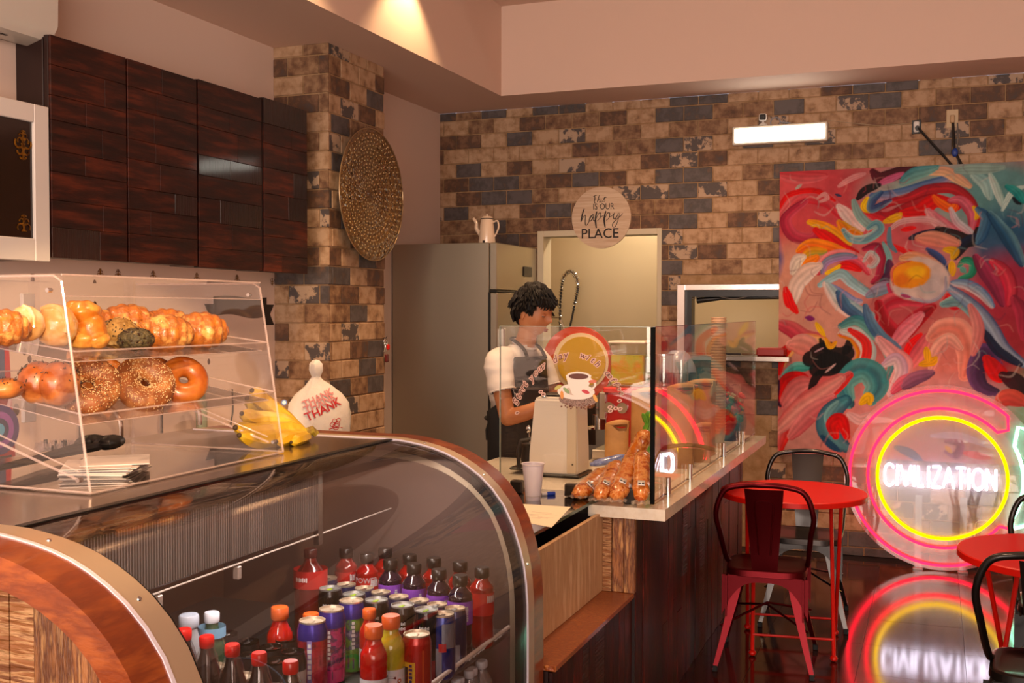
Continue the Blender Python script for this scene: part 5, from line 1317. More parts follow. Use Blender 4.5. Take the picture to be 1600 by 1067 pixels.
# ================================================================== the display case
YA, YE = 1.31, 2.98
PR = [(-2.2, 1.24), (-1.51, 1.24), (-1.47, 1.2385), (-1.434, 1.234), (-1.396, 1.228), (-1.358, 1.2195), (-1.32, 1.208), (-1.282, 1.192), (-1.245, 1.172), (-1.208, 1.147), (-1.17, 1.112), (-1.135, 1.068), (-1.107, 1.012), (-1.086, .95), (-1.074, .90), (-1.067, .85), (-1.063, .79), (-1.062, .7), (-1.062, .5), (-1.062, .15)]
def inset(pr, d):
    out = []
    for i, (x, z) in enumerate(pr):
        a = Vector(pr[max(i-1, 0)]); c = Vector(pr[min(i+1, len(pr)-1)]); t_ = (c-a).normalized(); out.append((x+t_.y*d, z-t_.x*d))
    return out
case = thing('display_case', 'curved glass refrigerated display case with wood and steel arched ends', 'display case', (-1.6, 2.1, 0))
M_wood = mat('polished_walnut', '8a3e12', .3, c2=('743010', '984a1a'), nscale=5, stretch=(2, 1, 6), bump=.08, bscale=20, coat=.5, coord='obj')
M_band = mat('champagne_steel', 'dcc8ac', .36, .75, bump=.02, bscale=60)
CR = PR
IN6 = inset(CR, .052); IN1 = inset(CR, .012)
for (nm, ya, yb, yc, yd) in (('near', YA, 1.392, 1.392, 1.452), ('far', 2.90, YE, 2.85, 2.90)):
    ep = part('end_panel', MB().strip(CR, IN6, ya, yb), M_wood, case, 'arched walnut rim', angle=30)
    part('steel_band', MB().strip([(x+.001, z+.001) for x, z in CR], inset(CR, .055), yc+.002, yd), M_band, ep, angle=30)
    yw = yc+.0 if nm == 'near' else yd
    part('white_trim', MB().strip(inset(CR, -.0025), inset(CR, .01), yc-.004 if nm == 'near' else yc-.003, yc+.004 if nm == 'near' else yc+.001), mat('pale_trim', 'd8d0dc', .3), ep, angle=30)
    gk = inset(CR, .003); part('gasket', MB().strip(inset(CR, .004), inset(CR, .03), yd-.001 if nm == 'near' else yc-.022, yd+.010 if nm == 'near' else yc-.002), M_black, ep, angle=30)
    for (k, y_) in ((4, (yc+yd)/2), (9, (yc+yd)/2), (14, (yc+yd)/2)):
        x, z = CR[k]; a_, c_ = Vector(CR[k-1]), Vector(CR[k+1]); tn = (c_-a_).normalized(); nn = Vector((-tn.y, 0, tn.x)); nn = -nn if nn.z < 0 else nn
        part('screw', MB().cyl(Vector((x, y_, z))+nn*-.002, Vector((x, y_, z))+nn*.0035, .006, .004, 12), M_chrome, ep)
    # planked infill
    x = -2.19
    while x < -1.13:
        x2 = min(x+random.choice([.05, .06, .075]), -1.124)
        xs = [x]+[p_[0] for p_ in IN6 if x < p_[0] < x2]+[x2]
        def top(v):
            for (ax_, az_), (bx_, bz_) in zip(IN6, IN6[1:]):
                if ax_ <= v <= bx_ and bx_ > ax_: return az_+(bz_-az_)*(v-ax_)/(bx_-ax_)
            return .9
        dy = random.uniform(.0, .005)
        o = part('plank', MB().prism([(x+.001, .12), (x2-.001, .12)]+[(v if v != x2 else x2-.001, top(v)) for v in xs[::-1]], ya+.008-dy if nm == 'near' else yb-.012, ya+.02 if nm == 'near' else yb-.004), M_lite[1] if random.random() < .35 else M_lite[0], case if nm == 'near' else ep)
        x = x2
    part('end_lining', MB().prism([(-2.2, .12), (-1.13, .12)]+[(a, c) for a, c in IN6[::-1] if c > .3], ya+.021 if nm == 'near' else ya-.0, yb if nm == 'near' else ya+.012), mat('case_lining', '5a4a44', .4), ep)
# base and top
part('base', MB().box((-2.2, 1.395, .05), (-1.075, 2.895, .50), .004), mat('dark_plinth', '1c0d0a', .4), case)
part('kick_plate', MB().box((-2.15, 1.33, 0), (-1.14, 2.96, .11)), M_black, case)
part('top_panel', MB().box((-2.22, 1.40, 1.222), (-1.505, 2.895, 1.240), .001), mat('case_top_steel', '8f7c70', .16, .85, bump=.02, bscale=8), case, 'brushed steel top')
GL = CR[2:]; gi = inset(GL, .006)
cg = part('curved_glass', MB().strip(GL, gi, 1.456, 2.846), glass('case_glass', (.88, .86, .86), .065, 0), case, angle=60)
part('glass_top_edge', MB().box((-1.506, 1.455, 1.2385), (-1.486, 2.846, 1.2415), .001), M_black, case)
part('back_panel', MB().box((-2.2, 1.40, .50), (-2.12, 2.895, 1.222)), mat('case_back_brown', '6b4a34', .5, c2=('54382a',), nscale=3), case)
bk = mat('case_post', '8a7c74', .35, .6)
for x_ in (392, 436): 
    y_ = at(x_, 900, X=-2.10).y; part('post', MB().box((-2.119, y_-.012, .52), (-2.10, y_+.012, 1.22), .002), bk, case)
part('floor_pan', MB().box((-2.119, 1.456, .49), (-1.09, 2.846, .505)), mat('case_floor', '6e6864', .4), case)
part('upper_shelf', MB().box((-2.119, 1.46, .702), (-1.115, 2.842, .714)), mat('case_shelf', '5e5a58', .3, .3), case)
b = MB()
b.tube([(-1.10, 1.47, .738), (-1.10, 2.80, .738)], .0055, 8)
for k in range(44): b.tube([(-1.10, 1.48+.03*k, .738), (-1.118, 1.48+.03*k, .712)], .0025, 6)
part('wire_rail', b, M_whitep, case, 'white wire shelf edge')
b = MB(); b.box((-2.119, 1.456, 1.05), (-1.47, 2.40, 1.205), .012); part('evaporator_cover', b, mat('charcoal_metal', '2c2826', .4, .4), case)
for k in range(116):
    y_ = 1.462+k*.0081; part('fin', MB().box((-1.472, y_, 1.06), (-1.462, y_+.0032, 1.195)), mat('fin_metal', '57504c', .35, .6), case)
part('light_rail', MB().tube([(-1.468, 1.456, 1.045), (-1.468, 2.80, 1.045)], .0022, 8), mat('pale_rail', '8a8078', .3), case)
part('rail_bracket', MB().box((-1.475, 2.39, 1.02), (-1.46, 2.41, 1.21)), M_steelb, case)
for y_ in (1.78, 2.05): part('shelf_clip', MB().box((-1.478, y_, 1.01), (-1.462, y_+.014, 1.04), .002), bk, case)
lt = area('case_strip_light', (-1.36, 2.15, 1.195), (-1.5, 2.2, .7), 1.2, .02, 7, (1, .90, .82)); lt.rotation_euler = (0, 0, R(90))
# ================================================================== drinks in the case
SH = .7145
def can_proto(name, r, h, side, band, top, tab, glyph=None, stripe=None):
    t = thing(name, 'x', 'can', (0, 0, -5))
    L_ = lambda nm, b, m, lab=None: part(nm, b, m, t, lab, local=True)
    L_('can_body', MB().lathe([(0, .004), (r*.72, 0), (r*.8, .003), (r, .012), (r, h-.022), (r*.985, h-.018)], n=26), side)
    if band: L_('band', MB().lathe([(r+.0004, h-.040), (r+.0004, h-.021), (r*.90, h-.008), (r*.88, h-.004)], n=26), band)
    else: L_('shoulder', MB().lathe([(r*.985, h-.018), (r*.88, h-.004)], n=26), side)
    L_('lid', MB().lathe([(r*.87, h-.005), (r*.88, h), (r*.84, h), (r*.80, h-.005), (0, h-.005)], n=26), top)
    L_('pull_tab', MB().box((-.004, -.010, h-.005), (.004, .008, h-.0032), .001).cyl((0, -.008, h-.0048), (0, -.008, h-.003), .006, n=12), tab)
    if stripe:
        for (a0, a1, z0, z1, m_) in stripe:
            b = MB(); n = 8; rw = [[b.bm.verts.new(((r+.0005)*math.cos(a0+(a1-a0)*k/n), (r+.0005)*math.sin(a0+(a1-a0)*k/n), z)) for k in range(n+1)] for z in (z0*h, z1*h)]
            for k in range(n): b.bm.faces.new((rw[0][k], rw[0][k+1], rw[1][k+1], rw[1][k]))
            L_('printed_patch', b, m_)
    return t
def marks(parent, r, z0, z1, a0, m, row=False):
    """print too small to read: a column or a row of short strokes"""
    b = MB(); n = 7
    for k in range(n):
        if row: a = a0+(k-n/2)*.11; lo, hi, wa = z0+.001*(k % 2), z1-.0015*((k*3) % 2), .035
        else: a = a0; q = (z1-z0)/n; lo, hi, wa = z0+q*k, z0+q*(k+.72), .10+.03*(k % 2)
        cs = [((r+.0011)*math.cos(a+sx*wa), (r+.0011)*math.sin(a+sx*wa), z) for sx, z in ((-1, lo), (1, lo), (1, hi), (-1, hi))]
        b.bm.faces.new([b.bm.verts.new(c_) for c_ in cs])
    o = part('small_print', b, m, parent, local=True); o['kind'] = 'stuff'; return o
def wrap_text(s_, sz, m, r, z, a0, parent, vert=False):
    me = text_mesh(s_, sz, m, .0001, name='lettering', bold=.0004); bm_ = bmesh.new(); bm_.from_mesh(me)
    for v in bm_.verts:
        x, y = (v.co.x, v.co.y) if not vert else (-v.co.y, v.co.x)
        a = a0+x/r; v.co = Vector(((r+.0009)*math.cos(a), (r+.0009)*math.sin(a), z+y))
    bm_.to_mesh(me); bm_.free(); return link('lettering', me, parent, world=False)
def bottle_proto(name, r, h, liquid, cap, label, capr=.018, caph=.022, neck=.30, lab=(.25, .60), ribs=0, waist=0, rib2=0):
    t = thing(name, 'x', 'bottle', (0, 0, -5))
    hb = h-caph; sh_ = h*(1-neck); prof = [(0, .003), (r*.8, 0), (r*.97, .008)]
    for k in range(14):
        u = k/13; z = .012+(sh_-.012)*u; rr = r*(1-waist*math.exp(-((u-.42)/.14)**2)); rr *= 1-ribs*.035*(.5+.5*math.cos(u*2*PI*5)); prof.append((rr, z))
    for k in range(1, 9):
        u = k/8; prof.append((r+(capr*.82-r)*(u*u*(3-2*u)), sh_+(hb-.004-sh_)*u))
    prof.append((capr*.82, hb)); prof.append((0, hb))
    part('bottle_body', MB().lathe(prof, n=26), liquid, t, local=True)
    part('cap', MB().lathe([(capr*.9, h-caph-.003), (capr, h-caph), (capr, h-.003), (capr-.002, h), (0, h)], n=26), cap, t, local=True)
    if label:
        z0, z1 = lab[0]*h, lab[1]*h; part('label', MB().lathe([(r+.0006, z0), (r+.0006, z1)], n=26), label, t, local=True)
    return t
L1 = lambda c, n_, **k: mat(n_, c, k.pop('rough', .2), coat=k.pop('coat', .8), **k)
M_sil = mat('can_silver', 'c4bcb2', .22, .9); M_lidgold = mat('can_lid', 'e0d0b8', .38, .8); M_lidgrey = mat('can_lid_grey', 'b4b4b0', .38, .8)
M_pband = mat('purple_can_band', '3a2f90', .25, .5); M_green = mat('lime_tab', '8fae1e', .35)
mk_red = mat('red_can_print', '8c1424', .25, .35, c2=('b02838', '5c1020'), nscale=28, coat=.4); mk_pink = mat('pink_can_print', '8a2a5c', .25, .35, c2=('c83a78', '3a2a58', '9a3a30'), nscale=40, coat=.4)
mk_grn = mat('green_can_print', '2a6a2a', .25, .35, c2=('6aa83a', '3a3a70', '9a9ab0'), nscale=34, coat=.4)
M_wh = mat('white_ink', 'd8d8d8', .4); M_yel = mat('yellow_ink', 'd8a818', .4); M_blk = mat('black_can', '14110f', .22, .3, coat=.5); M_bl = mat('blue_can', '1a2f80', .25, .5, coat=.4); M_bs = mat('blue_can_silver', 'a8aab8', .25, .7, coat=.3)
mk_orng = mat('red_orange_can', 'b0200f', .25, .4, coat=.5)
FA = -PI/2+.35
p1 = can_proto('energy_can', .033, .172, mk_red, M_pband, M_lidgold, M_lidgold, stripe=[(FA-.15, FA+.15, .05, .78, mat('lilac_ink', '8a78b0', .3))]); marks(p1, .033, .05, .13, FA, M_wh)
p2 = can_proto('energy_can', .033, .172, mk_pink, M_pband, M_lidgold, M_lidgold, stripe=[(FA-2, FA+1.2, .03, .2, mat('hot_pink_ink', 'c03070', .3))]); marks(p2, .033, .06, .13, FA, M_wh)
p3 = can_proto('energy_can', .033, .172, mk_grn, M_pband, M_lidgold, M_lidgold, stripe=[(FA-2, FA+1.4, .03, .28, mat('bright_green_ink', '2f9a2c', .3)), (FA-.7, FA-.3, .28, .78, mat('grey_green_ink', '8a9a90', .3))]); marks(p3, .033, .06, .13, FA+.3, M_wh)
p4 = can_proto('black_can', .033, .172, M_blk, None, M_lidgrey, M_green, stripe=[(FA-.1, FA+.8, .0, .3, mat('dark_red_ink', '7a1018', .3))]); marks(p4, .033, .128, .136, FA, M_wh, True); marks(p4, .033, .116, .124, FA, M_wh, True)
p5 = can_proto('slim_can', .0265, .135, M_bl, None, M_lidgold, M_sil, stripe=[(FA-1.3, FA-.1, .08, .5, M_bs), (FA-.1, FA+1.2, .5, .88, M_bs), (FA-.35, FA+.25, .45, .58, mat('red_emblem', 'b01818', .3))])
p6 = can_proto('slim_can', .0265, .135, mat('slim_dark_blue', '242a58', .25, .5, coat=.4), None, M_lidgold, M_sil, stripe=[(FA-.9, FA+.5, .05, .42, M_bs)])
p7 = can_proto('red_can', .033, .148, mk_orng, None, M_lidgold, M_lidgold, stripe=[(FA-1.1, FA+.0, .05, .62, M_yel), (FA-.9, FA-.5, .05, .55, mat('black_ink', '140f0c', .4)), (FA+.5, FA+.56, .1, .8, mat('orange_ink', 'd06018', .4))]); marks(p7, .0333, .03, .09, FA-.3, mat('navy_ink', '23265c', .4))
p8 = can_proto('amber_can', .026, .14, mat('brown_glass', '2c1a12', .15, coat=.8), mat('copper_band', 'b07048', .25, .8), M_lidgold, M_lidgold)
p9 = can_proto('dark_can', .030, .13, mat('grey_white_can', 'a8a0a0', .3, coat=.3), mat('black_band', '161313', .3), mat('black_lid', '1a1614', .15, .5), mat('dark_tab', '4a4440', .3, .6))
cola = mat('cola_glass', '1a0e0a', .12, coat=1)
q1 = bottle_proto('cola_bottle', .031, .225, cola, mat('red_cap', 'c41a14', .3, coat=.3), None, .0145, .02, .42, ribs=.5)
part('clear_neck', MB().lathe([(.0285, .135), (.028, .15), (.020, .185), (.0128, .204)], n=24), glass('pet_clear', (.85, .85, .85), .1, .02), q1, local=True)
q2 = bottle_proto('water_bottle', .033, .235, glass('frosted_pet', (.8, .82, .85), .08, .05, .55, (.75, .76, .80)), mat('frosted_cap', 'aab2c2', .35), None, .021, .024, .36)
q3 = bottle_proto('water_bottle', .030, .225, mat('green_pet', '2f4a34', .12, coat=1), mat('white_cap', 'd8dcea', .3), mat('sky_label', '7aa8c8', .4), .017, .02, .34, (.76, .86))
q4 = bottle_proto('sports_drink', .031, .20, mat('red_drink', 'a01208', .12, coat=1, c2=('b81c0c',), nscale=8), mat('orange_cap', 'd0581a', .35, coat=.3), mat('sport_label', 'c4c4c8', .35), .021, .026, .36, (.12, .42), waist=.12)
q5 = bottle_proto('sports_drink', .031, .20, mat('yellow_drink', 'a8981a', .12, coat=1, c2=('bcae2a',), nscale=8), mat('orange_cap', 'd0581a', .35, coat=.3), mat('sport_label', 'c4c4c8', .35), .021, .026, .36, (.12, .42), waist=.12)
for q_ in (q4, q5):
    wrap_text('G', .05, M_blk, .031, .052, FA, q_); wrap_text('o', .02, mat('orange_ink2', 'd0601c', .4), .031, .06, FA+.75, q_)
q6 = bottle_proto('grape_drink', .033, .215, mat('dark_purple_drink', '1c0a1e', .12, coat=1), mat('black_cap', '1c1816', .3, coat=.3), mat('purple_label', '7434a8', .35, c2=('9a58c8',), nscale=22), .0205, .024, .26, (.42, .70), ribs=.5, waist=.05)
q7 = bottle_proto('red_drink', .033, .215, mat('deep_red_drink', '8c0d0a', .12, coat=1), mat('black_cap', '1c1816', .3, coat=.3), mat('red_label', 'b01018', .35, c2=('c82a20',), nscale=26), .0205, .024, .26, (.42, .70), ribs=.5, waist=.05)
q8 = bottle_proto('cranberry_bottle', .045, .265, mat('cranberry_drink', '5a0d0a', .12, coat=1), mat('dark_cap', '3a1512', .3), mat('red_label2', 'a41a18', .35), .018, .02, .3, (.62, .80), ribs=.8)
q9 = bottle_proto('small_water_bottle', .029, .19, glass('pet_water', (.86, .89, .92), .10, .03, .12, (.8, .82, .86)), mat('clear_cap', 'c0c4cc', .3), mat('water_label', '9aa4c4', .4), .014, .016, .34, (.35, .55), ribs=.6)
marks(q8, .0456, .184, .196, FA-.3, M_wh, True)
marks(q6, .0336, .10, .14, FA+.6, M_wh)
marks(q7, .0336, .125, .145, FA+.9, M_wh, True)
used = {}
def drink(proto, h, x, y, label, sc=1.0, base=SH, group=None, rz=None, snap=None):
    hh = h*sc; p = at(x, y, Z=base+hh); rz = random.uniform(-.25, .25) if rz is None else rz
    if p.x > -1.108: p.x = -1.108
    if proto.name not in used: o = proto; used[proto.name] = 1; o.location = (p.x, p.y, base); o.rotation_euler = (0, 0, rz); FIRST.append((o, label, group, sc))
    else: o = dup(proto, (p.x, p.y, base), rz, label, group)
    if proto is not o:
        o['label'] = label
        if group: o['group'] = group
        elif 'group' in o: del o['group']
    o.scale = (sc, sc, sc); DR.append((o, label)); return o
FIRST, DR = [], []
drink(p1, .172, 488, 968, 'tall red energy can with purple rim, nearest of the three', 1.06, rz=0)
drink(p2, .172, 518, 950, 'tall pink energy can with purple rim, middle of the three', 1.04, rz=0)
drink(p3, .172, 549, 937, 'tall green energy can with purple rim, farthest of the three', 1.03, rz=0)
for k, (x, y) in enumerate(((516, 918), (553, 927), (588, 936), (629, 944), (666, 951))):
    drink(p4, .172, x, y, ['black energy can with lime tab, leftmost of its row', 'second black energy can with lime tab from the left', 'middle black energy can with lime tab of the row of five', 'fourth black energy can with lime tab from the left', 'black energy can with lime tab, rightmost of its row'][k], 1.0, rz=0, group='black cans with lime tabs')
for k, (x, y) in enumerate(((512, 902), (541, 912), (569, 918), (595, 924), (623, 931), (655, 937), (683, 943), (711, 949))):
    drink(p6, .135, x, y, 'small slim blue and silver can, '+['farthest left of the back row', 'second from the left in the back row', 'third from the left in the back row', 'fourth from the left in the back row', 'fifth from the left in the back row', 'sixth from the left in the back row', 'seventh from the left in the back row', 'rightmost of the back row, before the purple bottle'][k], 1.12, rz=0, group='slim blue cans')
drink(p5, .135, 692, 958, 'slim blue and silver can with red emblem at the front right of the cans', 1.18, rz=.1)
drink(p7, .148, 651, 989, 'red-orange can with yellow and black lettering at the front', 1.05, rz=0)
for k, (x, y) in enumerate(((288, 982), (323, 993), (363, 1006), (405, 1019), (454, 1032))):
    drink(q1, .225, x, y, ['red-capped cola bottle half hidden by the steel band', 'second red-capped cola bottle from the left', 'middle red-capped cola bottle of the five', 'fourth red-capped cola bottle from the left', 'red-capped cola bottle nearest the red energy can'][k], 1.05, group='red-capped cola bottles')
drink(q2, .235, 295, 960, 'frosted white bottle with a wide cap behind the cola bottles', 1.03); drink(q3, .225, 331, 956, 'green bottle with white cap and pale blue neck label', 1.0)
drink(q4, .20, 437, 948, 'red sports drink with orange cap standing alone behind the dark cans', 1.0, rz=.8)
drink(q4, .20, 486, 958, 'orange-capped sports drink hidden behind the red and pink energy cans', .92); 
drink(q4, .20, 584, 976, 'red sports drink with orange cap beside the yellow one', 1.0, rz=-.1); drink(q5, .20, 611, 961, 'yellow sports drink with orange cap beside the red one', 1.02, rz=0)
drink(q4, .20, 577, 951, 'orange cap of a sports drink peeping out behind the front red one', .82)
for k, (x, y) in enumerate(((610, 874), (647, 880), (686, 889), (719, 898))):
    drink(q6, .215, x, y, ['purple-labelled grape drink, leftmost of the four', 'second purple-labelled grape drink from the left', 'third purple-labelled grape drink from the left', 'purple-labelled grape drink, rightmost, before the red bottle'][k], 1.0, rz=.0, group='purple-labelled bottles')
for k, (x, y) in enumerate(((573, 864), (541, 856), (602, 856), (640, 866), (678, 871), (719, 877), (753, 886))):
    o = drink(q7, .215, x, y, ['red bottle with white two-line lettering, second from the left', 'red bottle with dark cap, farthest left of the back row', 'red bottle with dark cap, third from the left in the back row', 'red bottle with dark cap behind the first two purple ones', 'red bottle with dark cap behind the third purple one', 'red bottle with dark cap just behind the rightmost purple one', 'red bottle with black cap at the right end, nearest the glass end'][k], 1.0, rz=0, group='red bottles with dark caps')
    if k == 0: 
        ptx = o
drink(q8, .265, 485, 857, 'tall cranberry-coloured bottle at the left of the back row', 1.0, rz=0)
for k, (x, y) in enumerate(((333, 1040), (379, 1055))): drink(p8, .14, x, y, ['small bottle with copper lid, left of the two at the front', 'small bottle with copper lid, right of the two at the front'][k], 1.15, group='copper-lidded bottles')
for k, (x, y) in enumerate(((354, 989), (387, 1001), (423, 1010), (447, 997), (391, 1022), (432, 1031), (458, 1017))):
    drink(p9, .13, x, y, 'dark-topped can '+['behind the second cola bottle', 'behind the middle cola bottle', 'between the cola caps and the red sports drink', 'right beside the red sports drink', 'between the third and fourth cola caps', 'between the fourth and fifth cola caps', 'half hidden by the red energy can'][k], 1.0, group='dark-topped cans')
for k, (x, y) in enumerate(((754, 1031), (739, 1043), (772, 1052), (794, 1038), (716, 1058), (757, 1064), (727, 1075), (786, 1072))):
    drink(q9, .19, x, y, ['small clear water bottle farthest back on the lower shelf', 'small clear water bottle below the end of the wire rail', 'small clear water bottle in the middle of the lower group', 'small clear water bottle by the arched end, rightmost', 'small clear water bottle at the left of the lower group', 'small water bottle at the bottom edge, middle', 'small water bottle at the bottom edge, left', 'small water bottle at the bottom edge, right'][k], 1.0, base=.506, group='small water bottles')
for o, lab, grp, sc in FIRST:
    o['label'] = lab
    if grp: o['group'] = grp
    elif 'group' in o: del o['group']
me = None
for s_, z_, nm in (('POWER', .143, 0), ('ADE', .124, 1)):      # the bottle whose lettering shows
    wrap_text(s_, .02, M_wh, .0335, z_, FA+.1, ptx)

# ================================================================== pastry case of clear acrylic
ZA = 1.24; y0, y1 = 1.748, 2.451
M_ac = glass('case_acrylic', (.975, .965, .965), .045, .0, .02, (1, .9, .88)); M_ae = mat('acrylic_edge', 'e8cfc8', .15, coat=.5, alpha=.33)
pc = thing('pastry_case', 'clear acrylic pastry case with two sloping trays on top of the display case', 'pastry case', (-1.87, 2.1, ZA))
xf0, xf1, xb, zt = -1.605, -1.675, -2.10, 1.69
fx = lambda z: xf0+(xf1-xf0)*(z-ZA)/(zt-ZA)
for yy, dy in ((y0, .005), (y1, -.005)):
    sp_ = part('side_panel', MB().prism([(xb, ZA+.002), (xf0, ZA+.002), (xf1, zt), (xb+.02, zt)], yy, yy+dy, 'xz'), M_ac, pc)
    pts = [(xf0, yy, ZA+.006), (fx(1.4), yy, 1.4), (xf1, yy, zt-.012), (xf1-.02, yy, zt), (xb+.02, yy, zt)]
    b = MB().tube(pts, .003, 6).tube([(xf0, yy, ZA+.006), (xb, yy, ZA+.006)], .0024, 6)
    part('bright_edge', b, M_ae, sp_)
    for (xx, zz) in ((xf0-.03, ZA+.03), (xf1-.035, zt-.03)): part('screw', MB().cyl((xx, yy-.004, zz), (xx, yy+.008, zz), .005, n=10), M_chrome, sp_)
    for zz in (1.268,):
        part('tray_rail', MB().tube([(xf0-.04, yy+dy*1.5, 1.27), (xb+.04, yy+dy*1.5, 1.27+.13)], .0032, 6).tube([(xf0-.04, yy+dy*2.4, 1.285), (xb+.04, yy+dy*2.4, 1.415)], .002, 6), M_ae, sp_)
part('top_panel', MB().box((xb+.02, y0, zt), (xf1-.005, y1, zt+.005)), M_ac, pc)
part('front_lip', MB().prism([(xf1, zt), (xf1-.006, zt+.003), (fx(1.648)-.006, 1.648), (fx(1.648), 1.648)], y0, y1, 'xz'), M_ac, pc)
for p0_, p1_, r_ in (((fx(1.648), y0, 1.648), (fx(1.648), y1, 1.648), .0014), ((xf1, y0, zt+.002), (xf1, y1, zt+.002), .0024), ((xf0, y0, ZA+.005), (xf0, y1, ZA+.005), .0024)): part('bright_edge', MB().tube([p0_, p1_], r_, 6), M_ae, pc)
part('base_panel', MB().box((xb, y0, ZA+.001), (xf0, y1, ZA+.006)), M_ac, pc)
for (xx, yy) in ((xb, y1-.01), (xb, y0+.02), (xb, (y0+y1)/2)):
    part('back_post', MB().box((xx-.006, yy-.012, ZA), (xx+.006, yy+.012, zt)), M_ac, pc)
part('hinge', MB().box((xb-.008, 2.06, 1.34), (xb+.004, 2.10, 1.40), .002).box((xb-.008, 2.06, 1.58), (xb+.004, 2.10, 1.66), .002), mat('clear_hinge', 'c8c0bc', .2, alpha=.6), pc)
def tray(zf, slope, nm):
    x0, x1 = xb+.05, fx(zf)-.012; zz = lambda x: zf+(x1-x)*slope
    t = part('tray', MB().prism([(x0, zz(x0)-.022), (x1, zz(x1)-.022), (x1, zz(x1)-.019), (x0, zz(x0)-.019)], y0+.012, y1-.012, 'xz'), M_ac, pc)
    b = MB(); r = .016
    lo = [(x1, y0+.012, zz(x1)-.02), (x1, y1-.012, zz(x1)-.02), (x0, y1-.012, zz(x0)-.02), (x0, y0+.012, zz(x0)-.02)]
    hi = [(x1+.014, y0+.007, zz(x1)+.002), (x1+.014, y1-.007, zz(x1)+.002), (x0-.01, y1-.007, zz(x0)+.002), (x0-.01, y0+.007, zz(x0)+.002)]
    A = [b.bm.verts.new(v) for v in lo]; B = [b.bm.verts.new(v) for v in hi]
    for i in range(4): b.bm.faces.new((A[i], A[(i+1) % 4], B[(i+1) % 4], B[i]))
    rm = part('tray_rim', b, M_ac, t, smooth=False)
    part('rim_edge', MB().tube(hi, .0022, 6, closed=True).tube(lo, .0014, 6, closed=True), M_ae, t)
    return zz
zU = tray(1.532, .13, 'upper'); zL = tray(1.402, .17, 'lower')

# pastries
M_cro = mat('croissant_crust', 'd07c2a', .35, c2=('a8602a', 'ecb060'), nscale=26, bump=.5, bscale=60, coat=.35, sss=.08, lo=.38, hi=.66)
M_pale = mat('pale_glazed_dough', 'ecc88c', .3, c2=('dca058', 'f6e2ba'), nscale=9, bump=.08, bscale=30, coat=.5, sss=.1)
M_gold2 = mat('golden_dough', 'd88c30', .32, c2=('c06c1c', 'ecb050'), nscale=14, bump=.2, bscale=40, coat=.4, sss=.08)
M_bag = mat('bagel_crust', 'b5622a', .38, c2=('8c4318', 'c87a3a'), nscale=10, bump=.1, bscale=60, coat=.25, sss=.05)
M_bag2 = mat('bagel_brown', '9a5a2e', .5, c2=('7a421e', 'b47844'), nscale=14, bump=.2, bscale=80)
M_ses = mat('sesame_seed', 'd8b888', .5); M_pop = mat('dark_seed', '2c1c12', .5); M_choc = mat('dark_chocolate', '2a120a', .35)
M_cook = mat('oat_scone', 'b08a4a', .6, c2=('8a6428', 'c8a870'), nscale=30, bump=.5, bscale=80)
M_muf = mat('poppy_muffin', '5c5030', .6, c2=('3c3420', '847048'), nscale=50, bump=.8, bscale=90)
def toward(a, tilt=0): return (RZ(a) @ RX(tilt)).to_3x3()
def croissant(x, y, w, X, lab, m=None, ends=True, lift=0, hk=.86):
    c = at(x, y, X=X); d = (c-Vector((0, 0, EYE))).length; r = w*d/FPX/2; t = thing('chocolate_croissant', lab, 'pastry', (c.x, c.y, c.z))
    ry_ = (RZ(R(-38)) @ RX(PI/2)).to_3x3()      # roll axis turned to the front of the case
    def f(d_, th, ph): return 1+.085*abs(math.sin(th*8.0))-.05+.02*mnoise.noise(Vector((d_.x*3, d_.y*3+x, d_.z*3)))
    part('crust', MB().ell(c, (r, r*hk, r*1.25), 40, 44, f, ry_), m or M_cro, t, angle=80)
    if ends:
        n_ = ry_ @ Vector((0, 0, 1))
        for s_ in (-1, 1):
            u = ry_ @ Vector((s_*.42*r, -.35*r, 1.10*r)); part('chocolate_stick', MB().ell(c+u, (r*.15, r*.2, r*.12), 12, 8, rot=ry_), M_choc, t)
        b = MB()
        for k, rr in ((0, .22), (1, .40), (2, .58), (3, .75)):
            pts = []
            for j in range(15):
                a = PI*(-.12+1.24*j/14); q = Vector((rr*r*math.cos(a), rr*r*hk*math.sin(a)*1.05-.16*r, 0)); zz = 1.25*r*math.sqrt(max(.02, 1-(q.x/r)**2-(q.y/(r*hk))**2)); pts.append(c+ry_ @ Vector((q.x, q.y, zz+.001)))
            b.tube(pts, [r*.045*(.4+.6*math.sin(PI*(j+.5)/15)) for j in range(15)], 6)
        part('dough_layers', b, M_gold2, t)
    return t
croissant(313, 517, 66, -1.745, 'chocolate croissant at the right end of the upper tray')
croissant(258, 521, 66, -1.755, 'chocolate croissant next to the right-hand one on the upper tray')
croissant(260, 510, 62, -1.86, 'chocolate croissant behind, between the two front ones on the right', ends=False)
croissant(199, 506, 68, -1.87, 'tall chocolate croissant behind the seeded scone', ends=False)
croissant(147, 505, 52, -1.90, 'croissant behind the golden knot, nearest the back of the upper tray', ends=False)
croissant(2, 512, 62, -1.73, 'croissant cut off by the left edge on the upper tray', ends=True)
def blobby(nm, lab, x, y, w, h, X, m, rot=0, amp=.05, fr=3, cat='pastry', dz=1.0):
    c = at(x, y, X=X); d = (c-Vector((0, 0, EYE))).length; t = thing(nm, lab, cat, (c.x, c.y, c.z)); rx = w*d/FPX/2; rz_ = h*d/FPX/2
    f = lambda d_, th, ph: 1+amp*mnoise.noise(Vector((d_.x*fr+x*.1, d_.y*fr, d_.z*fr)))
    part('body', MB().ell(c, (rx*dz, rx, rz_), 36, 26, f, RZ(rot).to_3x3()), m, t, angle=80); return t, c, rx, rz_
t, c, rx, rz_ = blobby('glazed_roll', 'pale glazed roll, left of the two on the upper tray', 41, 506, 50, 52, -1.74, M_pale)
